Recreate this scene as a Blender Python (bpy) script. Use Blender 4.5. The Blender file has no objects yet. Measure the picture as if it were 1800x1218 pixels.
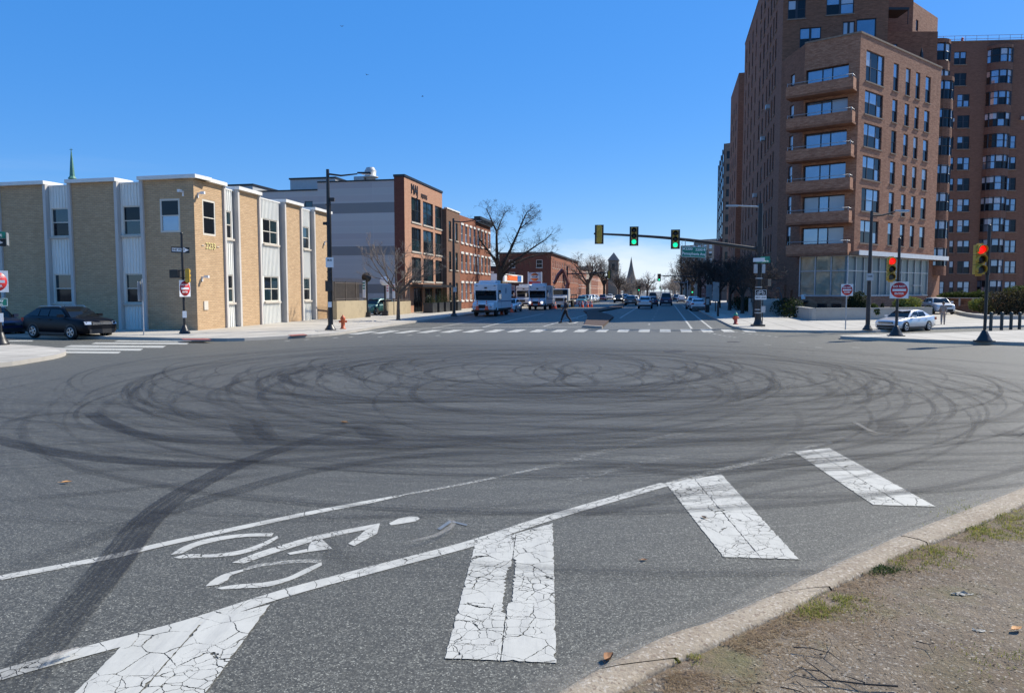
import bpy, math, random
from mathutils import Vector, Matrix
R = math.radians
random.seed(7)
SC = bpy.context.scene
COL = SC.collection

# ------------------------------------------------------------------ camera, sky, sun, exposure
F, HY, EYE = 1300.0, 512.0, 2.3
PITCH = math.atan((609 - HY) / F)
cam = bpy.data.cameras.new('camera')
cam.sensor_width = 36.0
cam.lens = 36.0 * F / 1800.0
cam.clip_start = 0.1
cam.clip_end = 6000.0
camo = bpy.data.objects.new('camera', cam)
COL.objects.link(camo)
camo.location = (0, 0, EYE)
camo.rotation_euler = (math.pi / 2 - PITCH, 0, 0)
SC.camera = camo
SC.view_settings.view_transform = 'Standard'
SC.view_settings.look = 'None'
SC.view_settings.exposure = 0.46
SC.view_settings.gamma = 1.0
SC.cycles.transparent_max_bounces = 48
SC.cycles.max_bounces = 6

SUN_AZ, SUN_EL = R(60.0), R(43.0)          # clockwise from +Y
SDIR = Vector((math.sin(SUN_AZ) * math.cos(SUN_EL), math.cos(SUN_AZ) * math.cos(SUN_EL), math.sin(SUN_EL)))
sun = bpy.data.lights.new('sun', 'SUN')
sun.energy = 5.0
sun.angle = R(0.5)
sun.color = (1.0, 0.935, 0.81)
suno = bpy.data.objects.new('sun', sun)
COL.objects.link(suno)
suno.location = (60, 40, 80)
suno.rotation_euler = SDIR.to_track_quat('Z', 'Y').to_euler()

world = bpy.data.worlds.new("World")
SC.world = world
world.use_nodes = True
wn, wl = world.node_tree.nodes, world.node_tree.links
bg = wn['Background']
sky = wn.new('ShaderNodeTexSky')
sky.sky_type = 'NISHITA'
sky.sun_disc = False
sky.sun_elevation = SUN_EL
sky.sun_rotation = SUN_AZ
sky.air_density = 1.0
sky.dust_density = 0.25
sky.ozone_density = 3.5
hs = wn.new('ShaderNodeHueSaturation')
hs.inputs['Hue'].default_value = 0.512
hs.inputs['Saturation'].default_value = 1.36
hs.inputs['Value'].default_value = 1.22
wl.new(sky.outputs[0], hs.inputs['Color'])
geo = wn.new('ShaderNodeTexCoord')
sep = wn.new('ShaderNodeSeparateXYZ')
wl.new(geo.outputs['Generated'], sep.inputs[0])


def wmath(op, a, b=None, clamp=False):
    n = wn.new('ShaderNodeMath')
    n.operation = op
    n.use_clamp = clamp
    for i, x in enumerate((a, b)):
        if x is None:
            continue
        if isinstance(x, (int, float)):
            n.inputs[i].default_value = x
        else:
            wl.new(x, n.inputs[i])
    return n.outputs[0]


mp = wn.new('ShaderNodeMapping')
mp.inputs['Scale'].default_value = (2.2, 2.2, 9.0)
wl.new(geo.outputs['Generated'], mp.inputs[0])
nz = wn.new('ShaderNodeTexNoise')
nz.inputs['Scale'].default_value = 2.6
nz.inputs['Detail'].default_value = 7
nz.inputs['Roughness'].default_value = 0.6
wl.new(mp.outputs[0], nz.inputs['Vector'])
# a low bank of white cloud down the street: strongest on the horizon near azimuth 9 deg, gone above 6 deg
azim = wmath('ARCTAN2', sep.outputs[0], sep.outputs[1])
daz = wmath('ABSOLUTE', wmath('SUBTRACT', azim, 0.11))
band_a = wmath('SUBTRACT', 1.0, wmath('DIVIDE', daz, 0.42), True)
elv = wmath('ABSOLUTE', sep.outputs[2])
band_e = wmath('SUBTRACT', 1.0, wmath('DIVIDE', elv, 0.088), True)
cl = wmath('ADD', wmath('MULTIPLY', band_e, wmath('POWER', band_a, 0.5)), wmath('MULTIPLY', nz.outputs[0], 0.75))
cl = wmath('MULTIPLY', wmath('SUBTRACT', cl, 0.56), 2.6, True)
# one thin wisp high on the left
mp2 = wn.new('ShaderNodeMapping')
mp2.inputs['Rotation'].default_value = (0, R(-24), 0)
mp2.inputs['Scale'].default_value = (1.0, 1.0, 14.0)
wl.new(geo.outputs['Generated'], mp2.inputs[0])
nz2 = wn.new('ShaderNodeTexNoise')
nz2.inputs['Scale'].default_value = 2.0
nz2.inputs['Detail'].default_value = 5
wl.new(mp2.outputs[0], nz2.inputs['Vector'])
wisp = wmath('MULTIPLY', wmath('SUBTRACT', nz2.outputs[0], 0.62, True), 0.35, True)
wisp = wmath('MULTIPLY', wisp, wmath('MULTIPLY', wmath('SUBTRACT', -0.12, azim, True), 2.0, True))
cl = wmath('MAXIMUM', cl, wisp)
mixc = wn.new('ShaderNodeMix')
mixc.data_type = 'RGBA'
mixc.inputs['B'].default_value = (6.8, 7.8, 8.8, 1)
wl.new(cl, mixc.inputs['Factor'])
azure = wn.new('ShaderNodeMix')                       # keeps the azure even down to the horizon, as on a dry spring day
azure.data_type = 'RGBA'
azure.inputs['Factor'].default_value = 0.55
azure.inputs['B'].default_value = (0.66, 3.0, 7.9, 1)
wl.new(hs.outputs[0], azure.inputs['A'])
wl.new(azure.outputs['Result'], mixc.inputs['A'])
wl.new(mixc.outputs['Result'], bg.inputs[0])
bg.inputs[1].default_value = 0.088

# ------------------------------------------------------------------ measuring helpers (photo survey -> metres)
def ray(u, v):
    x, y = u - 900.0, 609.0 - v
    return (x, F * math.cos(PITCH) + y * math.sin(PITCH), -F * math.sin(PITCH) + y * math.cos(PITCH))


def G(u, v, z=0.0):
    r = ray(u, v)
    k = (z - EYE) / r[2]
    return (r[0] * k, r[1] * k)


def ZH(v, Y):                              # height of a sight line at depth Y
    r = ray(900, v)
    return EYE + r[2] * Y / r[1]


def XU(u, Y, z=2.0):                       # sideways position at depth Y
    return (u - 900.0) / F * (Y * math.cos(PITCH) - (z - EYE) * math.sin(PITCH))


_d = ray(1167, 512)
_n = math.hypot(_d[0], _d[1])
SD = (_d[0] / _n, _d[1] / _n)              # along the street
SN = (SD[1], -SD[0])                       # across it, to the right
SROT = math.atan2(SD[1], SD[0]) - math.pi / 2


def W(s, t):
    return (s * SD[0] + t * SN[0], s * SD[1] + t * SN[1])


def along(p0, p1, u, z=4.0):               # distance along wall p0-p1 where the sight line of column u meets it
    k = (u - 900.0) / F
    dx, dy = p1[0] - p0[0], p1[1] - p0[1]
    L = math.hypot(dx, dy)
    cp, sp = math.cos(PITCH), math.sin(PITCH)
    # x = k*(y*cp-(z-EYE)*sp)
    a = (k * (p0[1] * cp - (z - EYE) * sp) - p0[0]) / (dx - k * dy * cp)
    return a * L


# ------------------------------------------------------------------ object helpers
def link(o, parent=None):
    COL.objects.link(o)
    if parent is not None:
        o.parent = parent
    return o


def thing(name, label, cat, loc=(0, 0, 0), rz=0.0, group=None, scale=1.0):
    o = bpy.data.objects.new(name, None)
    o.empty_display_size = 0.2
    COL.objects.link(o)
    o.location = loc
    o.rotation_euler = (0, 0, rz)
    o.scale = (scale,) * 3
    o['label'] = label
    o['category'] = cat
    if group:
        o['group'] = group
    return o


def kids(o, table):
    return table.get(o.name, [])


def copy_thing(root, loc, rz, label=None, group=None, scale=None):
    def cp(o, parent):
        c = o.copy()
        COL.objects.link(c)
        if parent is not None:
            c.parent = parent
        for ch in list(o.children):
            cp(ch, c)
        return c
    r = cp(root, None)
    r.location = loc
    r.rotation_euler = (0, 0, rz)
    if label:
        r['label'] = label
    if group:
        r['group'] = group
    if scale:
        r.scale = (scale,) * 3
    return r


class MB:
    def __init__(s):
        s.v, s.f, s.m, s.sm = [], [], [], []
        s.cur = 0
        s.smooth = False

    def add(s, vs, fs, mi=None, sm=None):
        b = len(s.v)
        s.v += [tuple(p) for p in vs]
        mi = s.cur if mi is None else mi
        sm = s.smooth if sm is None else sm
        for f in fs:
            s.f.append(tuple(b + i for i in f))
            s.m.append(mi)
            s.sm.append(sm)

    def box(s, x0, x1, y0, y1, z0, z1, mi=None):
        s.add([(x0, y0, z0), (x1, y0, z0), (x1, y1, z0), (x0, y1, z0), (x0, y0, z1), (x1, y0, z1), (x1, y1, z1), (x0, y1, z1)],
              [(3, 2, 1, 0), (4, 5, 6, 7), (0, 1, 5, 4), (1, 2, 6, 5), (2, 3, 7, 6), (3, 0, 4, 7)], mi, False)

    def obox(s, o, ax, a0, a1, b0, b1, z0, z1, mi=None):
        """box in a wall frame: o origin (x,y), ax unit dir; a along, b outwards (right of dir)"""
        dx, dy = ax
        nx, ny = dy, -dx
        P = lambda a, b, z: (o[0] + dx * a + nx * b, o[1] + dy * a + ny * b, z)
        s.add([P(a0, b1, z0), P(a1, b1, z0), P(a1, b0, z0), P(a0, b0, z0), P(a0, b1, z1), P(a1, b1, z1), P(a1, b0, z1), P(a0, b0, z1)],
              [(3, 2, 1, 0), (4, 5, 6, 7), (0, 1, 5, 4), (1, 2, 6, 5), (2, 3, 7, 6), (3, 0, 4, 7)], mi, False)

    def prism(s, poly, z0, z1, mi=None, bottom=False):
        n = len(poly)
        a = sum(poly[i][0] * poly[(i + 1) % n][1] - poly[(i + 1) % n][0] * poly[i][1] for i in range(n))
        if a < 0:
            poly = poly[::-1]
        vs = [(p[0], p[1], z0) for p in poly] + [(p[0], p[1], z1) for p in poly]
        fs = [(i, (i + 1) % n, n + (i + 1) % n, n + i) for i in range(n)]
        fs.append(tuple(range(n, 2 * n)))
        if bottom:
            fs.append(tuple(range(n))[::-1])
        s.add(vs, fs, mi, False)

    def sheet(s, poly, z, mi=None):
        n = len(poly)
        a = sum(poly[i][0] * poly[(i + 1) % n][1] - poly[(i + 1) % n][0] * poly[i][1] for i in range(n))
        if a < 0:
            poly = poly[::-1]
        s.add([(p[0], p[1], z) for p in poly], [tuple(range(n))], mi, False)

    def tube(s, pts, radii, n=8, mi=None, sm=True, caps=True):
        if isinstance(radii, (int, float)):
            radii = [radii] * len(pts)
        pts = [Vector(p) for p in pts]
        vs, fs = [], []
        ref = None
        for i, p in enumerate(pts):
            t = (pts[min(i + 1, len(pts) - 1)] - pts[max(i - 1, 0)])
            if t.length < 1e-9:
                t = Vector((0, 0, 1))
            t.normalize()
            if ref is None:
                ref = Vector((1, 0, 0)) if abs(t.x) < 0.8 else Vector((0, 1, 0))
            a = (ref - t * ref.dot(t)).normalized()
            ref = a
            b = t.cross(a)
            for k in range(n):
                th = 2 * math.pi * k / n
                vs.append(p + (a * math.cos(th) + b * math.sin(th)) * radii[i])
        for i in range(len(pts) - 1):
            for k in range(n):
                k2 = (k + 1) % n
                fs.append((i * n + k, i * n + k2, (i + 1) * n + k2, (i + 1) * n + k))
        s.add(vs, fs, mi, sm)
        if caps:
            m = len(pts) - 1
            s.add(vs[:n], [tuple(range(n))[::-1]], mi, False)
            s.add(vs[m * n:], [tuple(range(n))], mi, False)

    def lathe(s, prof, n=16, c=(0, 0, 0), mi=None, sm=True, axis='z'):
        vs, fs = [], []
        for r, z in prof:
            for k in range(n):
                th = 2 * math.pi * k / n
                x, y = r * math.cos(th), r * math.sin(th)
                if axis == 'z':
                    vs.append((c[0] + x, c[1] + y, c[2] + z))
                elif axis == 'y':
                    vs.append((c[0] + x, c[1] - z, c[2] + y))
                else:
                    vs.append((c[0] + z, c[1] + x, c[2] + y))
        for i in range(len(prof) - 1):
            for k in range(n):
                k2 = (k + 1) % n
                fs.append((i * n + k, i * n + k2, (i + 1) * n + k2, (i + 1) * n + k))
        s.add(vs, fs, mi, sm)
        if prof[0][0] > 1e-4:
            s.add(vs[:n], [tuple(range(n))[::-1]], mi, False)
        if prof[-1][0] > 1e-4:
            s.add(vs[-n:], [tuple(range(n))], mi, False)

    def quad(s, a, b, c, d, mi=None, sm=None):
        s.add([a, b, c, d], [(0, 1, 2, 3)], mi, sm)

    def mesh(s, name, mats, uv=True, off=(0, 0, 0)):
        me = bpy.data.meshes.new(name)
        v = s.v if off == (0, 0, 0) else [(p[0] - off[0], p[1] - off[1], p[2] - off[2]) for p in s.v]
        me.from_pydata(v, [], s.f)
        if not isinstance(mats, (list, tuple)):
            mats = [mats]
        for m in mats:
            me.materials.append(m)
        if len(mats) > 1:
            me.polygons.foreach_set('material_index', s.m)
        me.polygons.foreach_set('use_smooth', s.sm)
        if uv:
            ul = me.uv_layers.new(name='UVMap')
            buf = []
            V = s.v
            for poly in me.polygons:
                n = poly.normal
                if abs(n.z) > 0.7:
                    for i in poly.vertices:
                        buf += [V[i][0], V[i][1]]
                else:
                    l = math.hypot(n.x, n.y)
                    tx, ty = -n.y / l, n.x / l
                    for i in poly.vertices:
                        buf += [V[i][0] * tx + V[i][1] * ty, V[i][2]]
            ul.data.foreach_set('uv', buf)
        me.update()
        return me

    def build(s, name, mats, parent=None, uv=True, bevel=0.0, world=False, sub=0):
        off = tuple(parent.location) if (world and parent is not None) else (0, 0, 0)
        me = s.mesh(name, mats, uv, off)
        o = link(bpy.data.objects.new(name, me), parent)
        if bevel:
            m = o.modifiers.new('bevel', 'BEVEL')
            m.width = bevel
            m.segments = 2
            m.limit_method = 'ANGLE'
            m.angle_limit = R(40)
        if sub:
            m = o.modifiers.new('sub', 'SUBSURF')
            m.levels = m.render_levels = sub
        return o


def inst(name, me, parent, loc=(0, 0, 0), rz=0.0):
    o = link(bpy.data.objects.new(name, me), parent)
    o.location = loc
    o.rotation_euler = (0, 0, rz)
    return o


def struct(name, mb, mats, uv=True, kind='structure', bevel=0.0):
    o = mb.build(name, mats, None, uv, bevel)
    o['kind'] = kind
    return o


def text_mesh(body, size, mat, extrude=0.004, sx=1.0, align='CENTER', bold=0.0):
    c = bpy.data.curves.new('lettering', 'FONT')
    c.body = body
    c.size = size
    c.extrude = extrude
    c.offset = bold
    c.align_x = align
    c.align_y = 'CENTER'
    c.resolution_u = 3
    o = bpy.data.objects.new('lettering', c)
    COL.objects.link(o)
    bpy.context.view_layer.update()
    me = bpy.data.meshes.new_from_object(o.evaluated_get(bpy.context.evaluated_depsgraph_get()))
    bpy.data.objects.remove(o)
    bpy.data.curves.remove(c)
    me.materials.clear()
    me.materials.append(mat)
    me.transform(Matrix.Rotation(math.pi / 2, 4, 'X') @ Matrix.Diagonal((sx, 1, 1, 1)))   # stands up, reads from -Y
    return me


# ------------------------------------------------------------------ materials
class NT:
    def __init__(s, name):
        s.mat = bpy.data.materials.new(name)
        s.mat.use_nodes = True
        s.n, s.l = s.mat.node_tree.nodes, s.mat.node_tree.links
        s.b = s.n['Principled BSDF']
        s.out = s.n['Material Output']
        s.tc = s.n.new('ShaderNodeTexCoord')

    def set(s, inp, val):
        if hasattr(val, 'is_linked') or hasattr(val, 'links'):
            s.l.new(val, inp)
        else:
            inp.default_value = val
        return inp

    def math(s, op, a, b=None, clamp=False):
        n = s.n.new('ShaderNodeMath')
        n.operation = op
        n.use_clamp = clamp
        s.set(n.inputs[0], a)
        if b is not None:
            s.set(n.inputs[1], b)
        return n.outputs[0]

    def noise(s, scale, vec=None, detail=4, rough=0.55, out='Fac', dist=0.0, dim='3D'):
        n = s.n.new('ShaderNodeTexNoise')
        n.noise_dimensions = dim
        n.inputs['Scale'].default_value = scale
        n.inputs['Detail'].default_value = detail
        n.inputs['Roughness'].default_value = rough
        n.inputs['Distortion'].default_value = dist
        s.l.new(vec if vec is not None else s.tc.outputs['Object'], n.inputs['Vector'])
        return n.outputs[out]

    def voro(s, scale, vec=None, feature='F1', out='Distance', rnd=1.0):
        n = s.n.new('ShaderNodeTexVoronoi')
        n.feature = feature
        n.inputs['Scale'].default_value = scale
        n.inputs['Randomness'].default_value = rnd
        s.l.new(vec if vec is not None else s.tc.outputs['Object'], n.inputs['Vector'])
        return n.outputs[out]

    def mapr(s, x, a, b, c, d, clamp=True):
        n = s.n.new('ShaderNodeMapRange')
        n.clamp = clamp
        s.set(n.inputs['Value'], x)
        for k, val in zip(('From Min', 'From Max', 'To Min', 'To Max'), (a, b, c, d)):
            n.inputs[k].default_value = val
        return n.outputs[0]

    def mix(s, fac, a, b, mode='MIX'):
        n = s.n.new('ShaderNodeMix')
        n.data_type = 'RGBA'
        n.blend_type = mode
        s.set(n.inputs['Factor'], fac)
        for k, val in (('A', a), ('B', b)):
            if isinstance(val, (tuple, list)):
                n.inputs[k].default_value = (val[0], val[1], val[2], 1)
            else:
                s.l.new(val, n.inputs[k])
        return n.outputs['Result']

    def mapping(s, vec, scale=(1, 1, 1), rot=(0, 0, 0), loc=(0, 0, 0)):
        n = s.n.new('ShaderNodeMapping')
        n.inputs['Scale'].default_value = scale
        n.inputs['Rotation'].default_value = rot
        n.inputs['Location'].default_value = loc
        s.l.new(vec, n.inputs['Vector'])
        return n.outputs[0]

    def bump(s, h, strength=0.3, dist=0.02):
        n = s.n.new('ShaderNodeBump')
        n.inputs['Strength'].default_value = strength
        n.inputs['Distance'].default_value = dist
        s.l.new(h, n.inputs['Height'])
        s.l.new(n.outputs[0], s.b.inputs['Normal'])


def mul(c, k):
    return tuple(min(1, x * k) for x in c)


def mat(name, col, rough=0.6, metal=0.0, var=0.15, scale=3.0, spec=0.5, bump=0.0, bscale=40.0, coat=0.0, rand=0.0):
    t = NT(name)
    f = t.mapr(t.noise(scale, detail=6), 0.3, 0.7, 0, 1)
    c = t.mix(f, mul(col, 1 - var), mul(col, 1 + var))
    if rand:
        oi = t.n.new('ShaderNodeObjectInfo')
        c = t.mix(rand, c, t.mix(oi.outputs['Random'], mul(col, 0.5), mul(col, 1.5)))
    t.l.new(c, t.b.inputs['Base Color'])
    t.b.inputs['Roughness'].default_value = rough
    t.b.inputs['Metallic'].default_value = metal
    t.b.inputs['Specular IOR Level'].default_value = spec
    t.b.inputs['Coat Weight'].default_value = coat
    t.b.inputs['Coat Roughness'].default_value = 0.05
    if bump:
        t.bump(t.noise(bscale), bump, 0.01)
    return t.mat


def emit(name, col, strength):
    t = NT(name)
    t.b.inputs['Base Color'].default_value = (*col, 1)
    t.b.inputs['Emission Color'].default_value = (*col, 1)
    t.b.inputs['Emission Strength'].default_value = strength
    t.b.inputs['Roughness'].default_value = 0.3
    return t.mat


def brick(name, c1, c2, mortar, bw=0.21, rh=0.075, ms=0.012, mottle=0.25, stain=0.2, bump=0.3):
    t = NT(name)
    b = t.n.new('ShaderNodeTexBrick')
    b.inputs['Scale'].default_value = 1.0
    b.inputs['Brick Width'].default_value = bw
    b.inputs['Row Height'].default_value = rh
    b.inputs['Mortar Size'].default_value = ms
    b.inputs['Mortar Smooth'].default_value = 0.2
    b.inputs['Bias'].default_value = 0.0
    b.inputs['Color1'].default_value = (*c1, 1)
    b.inputs['Color2'].default_value = (*c2, 1)
    b.inputs['Mortar'].default_value = (*mortar, 1)
    t.l.new(t.tc.outputs['UV'], b.inputs['Vector'])
    # patches of several courses fired lighter or darker, then rain streaks
    m = t.noise(1.0, t.mapping(t.tc.outputs['UV'], (1.1, 4.0, 1)), detail=7, rough=0.75)
    c = t.mix(t.mapr(m, 0.3, 0.7, 0, mottle), b.outputs['Color'], mul(c1, 0.5))
    m2 = t.noise(1.0, t.mapping(t.tc.outputs['UV'], (2.2, 9.0, 1), loc=(3.1, 7.7, 0)), detail=5, rough=0.7)
    c = t.mix(t.mapr(m2, 0.5, 0.75, 0, mottle), c, mul(c2, 1.45))
    st = t.noise(1.0, t.mapping(t.tc.outputs['UV'], (0.9, 0.1, 1)), detail=4)
    c = t.mix(t.mapr(st, 0.55, 0.8, 0, stain), c, mul(c1, 0.35))
    t.l.new(c, t.b.inputs['Base Color'])
    t.b.inputs['Roughness'].default_value = 0.85
    t.b.inputs['Specular IOR Level'].default_value = 0.25
    t.bump(t.math('SUBTRACT', 1.0, b.outputs['Fac']), bump, 0.008)
    return t.mat


def glass(name, tint, rough=0.04, metal=0.0, spec=0.8, wav=0.02, coat=0.5):
    t = NT(name)
    f = t.noise(0.6, detail=3)
    c = t.mix(f, mul(tint, 0.7), mul(tint, 1.3))
    t.l.new(c, t.b.inputs['Base Color'])
    t.b.inputs['Roughness'].default_value = rough
    t.b.inputs['Metallic'].default_value = metal
    t.b.inputs['Specular IOR Level'].default_value = spec
    t.b.inputs['Coat Weight'].default_value = coat
    t.b.inputs['Coat Roughness'].default_value = 0.02
    t.bump(t.noise(0.9, detail=1), wav, 0.3)
    return t.mat


def concrete(name, col, joint=0.0, var=0.18, stain=0.35, rot=0.0):
    t = NT(name)
    P = t.tc.outputs['Object']
    n1 = t.noise(0.35, P, 6, 0.65)
    n2 = t.noise(18.0, P, 4, 0.7)
    n3 = t.noise(1.7, P, 7, 0.7)
    c = t.mix(t.mapr(n1, 0.3, 0.7, 0, 1), mul(col, 1 - var), mul(col, 1 + var * 0.6))
    c = t.mix(t.mapr(n3, 0.52, 0.75, 0, stain), c, mul(col, 0.55))
    c = t.mix(t.mapr(n2, 0.3, 0.8, 0, 0.25), c, mul(col, 0.7))
    h = n2
    if joint:
        b = t.n.new('ShaderNodeTexBrick')
        b.offset = 0.0
        b.inputs['Scale'].default_value = 1.0
        b.inputs['Brick Width'].default_value = joint
        b.inputs['Row Height'].default_value = joint
        b.inputs['Mortar Size'].default_value = 0.028
        b.inputs['Color1'].default_value = (1, 1, 1, 1)
        b.inputs['Color2'].default_value = (0.86, 0.86, 0.86, 1)
        b.inputs['Mortar'].default_value = (0.35, 0.33, 0.3, 1)
        t.l.new(t.mapping(P, (1, 1, 1), (0, 0, rot)), b.inputs['Vector'])
        c = t.mix(1.0, c, b.outputs['Color'], 'MULTIPLY')
    t.l.new(c, t.b.inputs['Base Color'])
    t.b.inputs['Roughness'].default_value = 0.85
    t.b.inputs['Specular IOR Level'].default_value = 0.3
    t.bump(h, 0.35, 0.006)
    return t.mat


M = {}
M['tan_brick'] = brick('tan_brick', (0.485, 0.32, 0.178), (0.58, 0.40, 0.235), (0.36, 0.265, 0.175), bw=0.3, rh=0.1, ms=0.014, mottle=0.3, stain=0.2)
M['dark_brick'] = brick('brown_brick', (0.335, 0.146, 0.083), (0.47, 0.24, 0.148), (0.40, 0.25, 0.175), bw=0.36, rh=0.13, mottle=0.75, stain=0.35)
M['tower_brick'] = brick('shaded_tower_brick', (0.22, 0.094, 0.054), (0.31, 0.142, 0.085), (0.25, 0.15, 0.10), bw=0.36, rh=0.13, mottle=0.6, stain=0.3)  # darker copy of the tower's brick, with shade put into its colour
M['rear_brick'] = brick('rear_tower_brick', (0.18, 0.084, 0.054), (0.25, 0.125, 0.083), (0.21, 0.135, 0.10), bw=0.26, rh=0.09, mottle=0.4, stain=0.25)
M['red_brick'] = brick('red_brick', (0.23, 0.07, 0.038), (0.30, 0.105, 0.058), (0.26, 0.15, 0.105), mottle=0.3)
M['old_brick'] = brick('old_brown_brick', (0.16, 0.085, 0.055), (0.22, 0.12, 0.08), (0.19, 0.13, 0.1), mottle=0.4)
M['salmon_brick'] = brick('salmon_brick', (0.42, 0.19, 0.115), (0.52, 0.27, 0.17), (0.45, 0.31, 0.22), mottle=0.25)
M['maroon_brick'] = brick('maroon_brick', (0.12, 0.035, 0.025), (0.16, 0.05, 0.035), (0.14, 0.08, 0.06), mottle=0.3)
M['grey_stone'] = brick('grey_stone', (0.17, 0.145, 0.12), (0.22, 0.19, 0.155), (0.2, 0.18, 0.15), bw=0.6, rh=0.3, mottle=0.4)
M['beige_stone'] = brick('beige_stone', (0.30, 0.25, 0.2), (0.36, 0.3, 0.24), (0.33, 0.28, 0.22), bw=0.6, rh=0.3, mottle=0.3)
M['white_trim'] = mat('white_trim', (0.74, 0.73, 0.69), 0.6, var=0.06)
M['cap'] = mat('white_cap_metal', (0.72, 0.71, 0.67), 0.5, var=0.06)
M['fin'] = concrete('fin_concrete', (0.56, 0.53, 0.49), var=0.1, stain=0.2)
M['panel'] = mat('ribbed_panel_paint', (0.76, 0.75, 0.69), 0.55, var=0.06, scale=1.2)
M['tan_frame'] = mat('cream_window_frame', (0.62, 0.57, 0.48), 0.5, var=0.06)
M['black_frame'] = mat('dark_window_frame', (0.025, 0.027, 0.03), 0.45, var=0.2)
M['navy_frame'] = mat('navy_window_frame', (0.022, 0.026, 0.036), 0.5, var=0.2)
M['white_frame'] = mat('white_window_frame', (0.72, 0.71, 0.68), 0.5, var=0.08)
M['sill'] = mat('stone_sill', (0.50, 0.45, 0.38), 0.75, var=0.12)
M['brown_sill'] = mat('brick_sill', (0.24, 0.17, 0.12), 0.8, var=0.2)
M['g_dark'] = glass('dark_window_glass', (0.010, 0.013, 0.017), 0.05, 0.0, 0.35, coat=0.0)
M['g_sky'] = glass('sky_window_glass', (0.30, 0.36, 0.44), 0.05, 0.6)
M['g_blind'] = glass('window_glass_over_blind', (0.42, 0.46, 0.52), 0.12, 0.0, 0.9)
M['g_teal'] = glass('teal_window_glass', (0.02, 0.045, 0.055), 0.03, 0.25)
M['g_tower'] = glass('blue_curtain_wall_glass', (0.20, 0.27, 0.34), 0.04, 0.75)
M['g_curtain'] = None
M['asph_roof'] = mat('roof_membrane', (0.12, 0.12, 0.12), 0.9, var=0.2)
M['black_metal'] = mat('black_painted_metal', (0.018, 0.017, 0.017), 0.42, var=0.3, spec=0.5)
M['brown_pole'] = mat('weathered_dark_pole', (0.035, 0.029, 0.026), 0.55, var=0.35, scale=5)
M['galv'] = mat('galvanised_steel', (0.42, 0.43, 0.44), 0.45, 0.6, var=0.15)
M['yellow'] = mat('signal_yellow', (0.58, 0.34, 0.035), 0.5, var=0.12)
M['sign_white'] = mat('sign_white', (0.78, 0.78, 0.77), 0.45, var=0.04)
M['sign_red'] = mat('sign_red', (0.52, 0.025, 0.03), 0.4, var=0.08)
M['sign_green'] = mat('sign_green', (0.01, 0.19, 0.13), 0.4, var=0.08)
M['sign_black'] = mat('sign_black', (0.012, 0.012, 0.013), 0.4, var=0.1)
M['lens_red'] = emit('lit_red_lens', (1.0, 0.012, 0.008), 0.75)
M['lens_green'] = emit('lit_green_lens', (0.012, 0.9, 0.45), 0.8)
M['lens_off'] = mat('unlit_lens', (0.022, 0.02, 0.018), 0.25, var=0.2)
M['lens_grey'] = mat('unlit_green_lens', (0.06, 0.065, 0.06), 0.25, var=0.2)
M['hydrant'] = mat('orange_hydrant_paint', (0.52, 0.10, 0.03), 0.5, var=0.2, scale=8)
M['hyd_red'] = mat('red_hydrant_paint', (0.40, 0.05, 0.03), 0.5, var=0.2, scale=8)
M['hyd_green'] = mat('green_hydrant_paint', (0.03, 0.25, 0.16), 0.5, var=0.2, scale=8)
M['cone'] = mat('orange_cone_rubber', (0.85, 0.11, 0.04), 0.55, var=0.1)
M['reflect'] = mat('white_cone_band', (0.75, 0.75, 0.74), 0.4, var=0.05)
M['tyre'] = mat('tyre_rubber', (0.013, 0.013, 0.013), 0.8, var=0.2)
M['rim'] = mat('alloy_rim', (0.5, 0.5, 0.51), 0.3, 0.85, var=0.08)
M['chrome'] = mat('chrome_trim', (0.6, 0.6, 0.62), 0.15, 0.95, var=0.05)
M['plastic'] = mat('black_plastic', (0.018, 0.018, 0.02), 0.5, var=0.2)
M['carglass'] = glass('car_glass', (0.008, 0.010, 0.012), 0.04, 0.0, 0.45, 0.0, 0.0)
M['headlight'] = mat('headlight_lens', (0.62, 0.64, 0.66), 0.08, 0.4, var=0.1)
M['headlight_on'] = emit('lit_headlight', (1.0, 0.97, 0.9), 3.0)
M['taillight'] = mat('taillight_lens', (0.35, 0.012, 0.012), 0.15, var=0.1)
M['plate'] = mat('number_plate', (0.68, 0.69, 0.7), 0.4, var=0.08)
M['bark'] = mat('grey_bark', (0.115, 0.088, 0.068), 0.9, var=0.35, scale=6, bump=0.4, bscale=14)
M['dark_bark'] = mat('dark_bark', (0.048, 0.038, 0.03), 0.9, var=0.35, scale=6, bump=0.4, bscale=14)
M['twig'] = mat('twig_bark', (0.20, 0.165, 0.14), 0.9, var=0.3, scale=6)
M['dark_twig'] = mat('dark_twig_bark', (0.055, 0.043, 0.036), 0.9, var=0.3, scale=6)
M['wallstone'] = concrete('stained_tan_concrete', (0.42, 0.34, 0.22), var=0.2, stain=0.7)
M['planter'] = concrete('pale_planter_concrete', (0.40, 0.38, 0.34), var=0.12, stain=0.3)
M['iron'] = mat('fence_iron', (0.10, 0.085, 0.075), 0.5, var=0.25)


def paint(name, col, metal=0.0, rough=0.28):
    return mat(name, col, rough, metal, var=0.04, coat=0.7)


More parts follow.
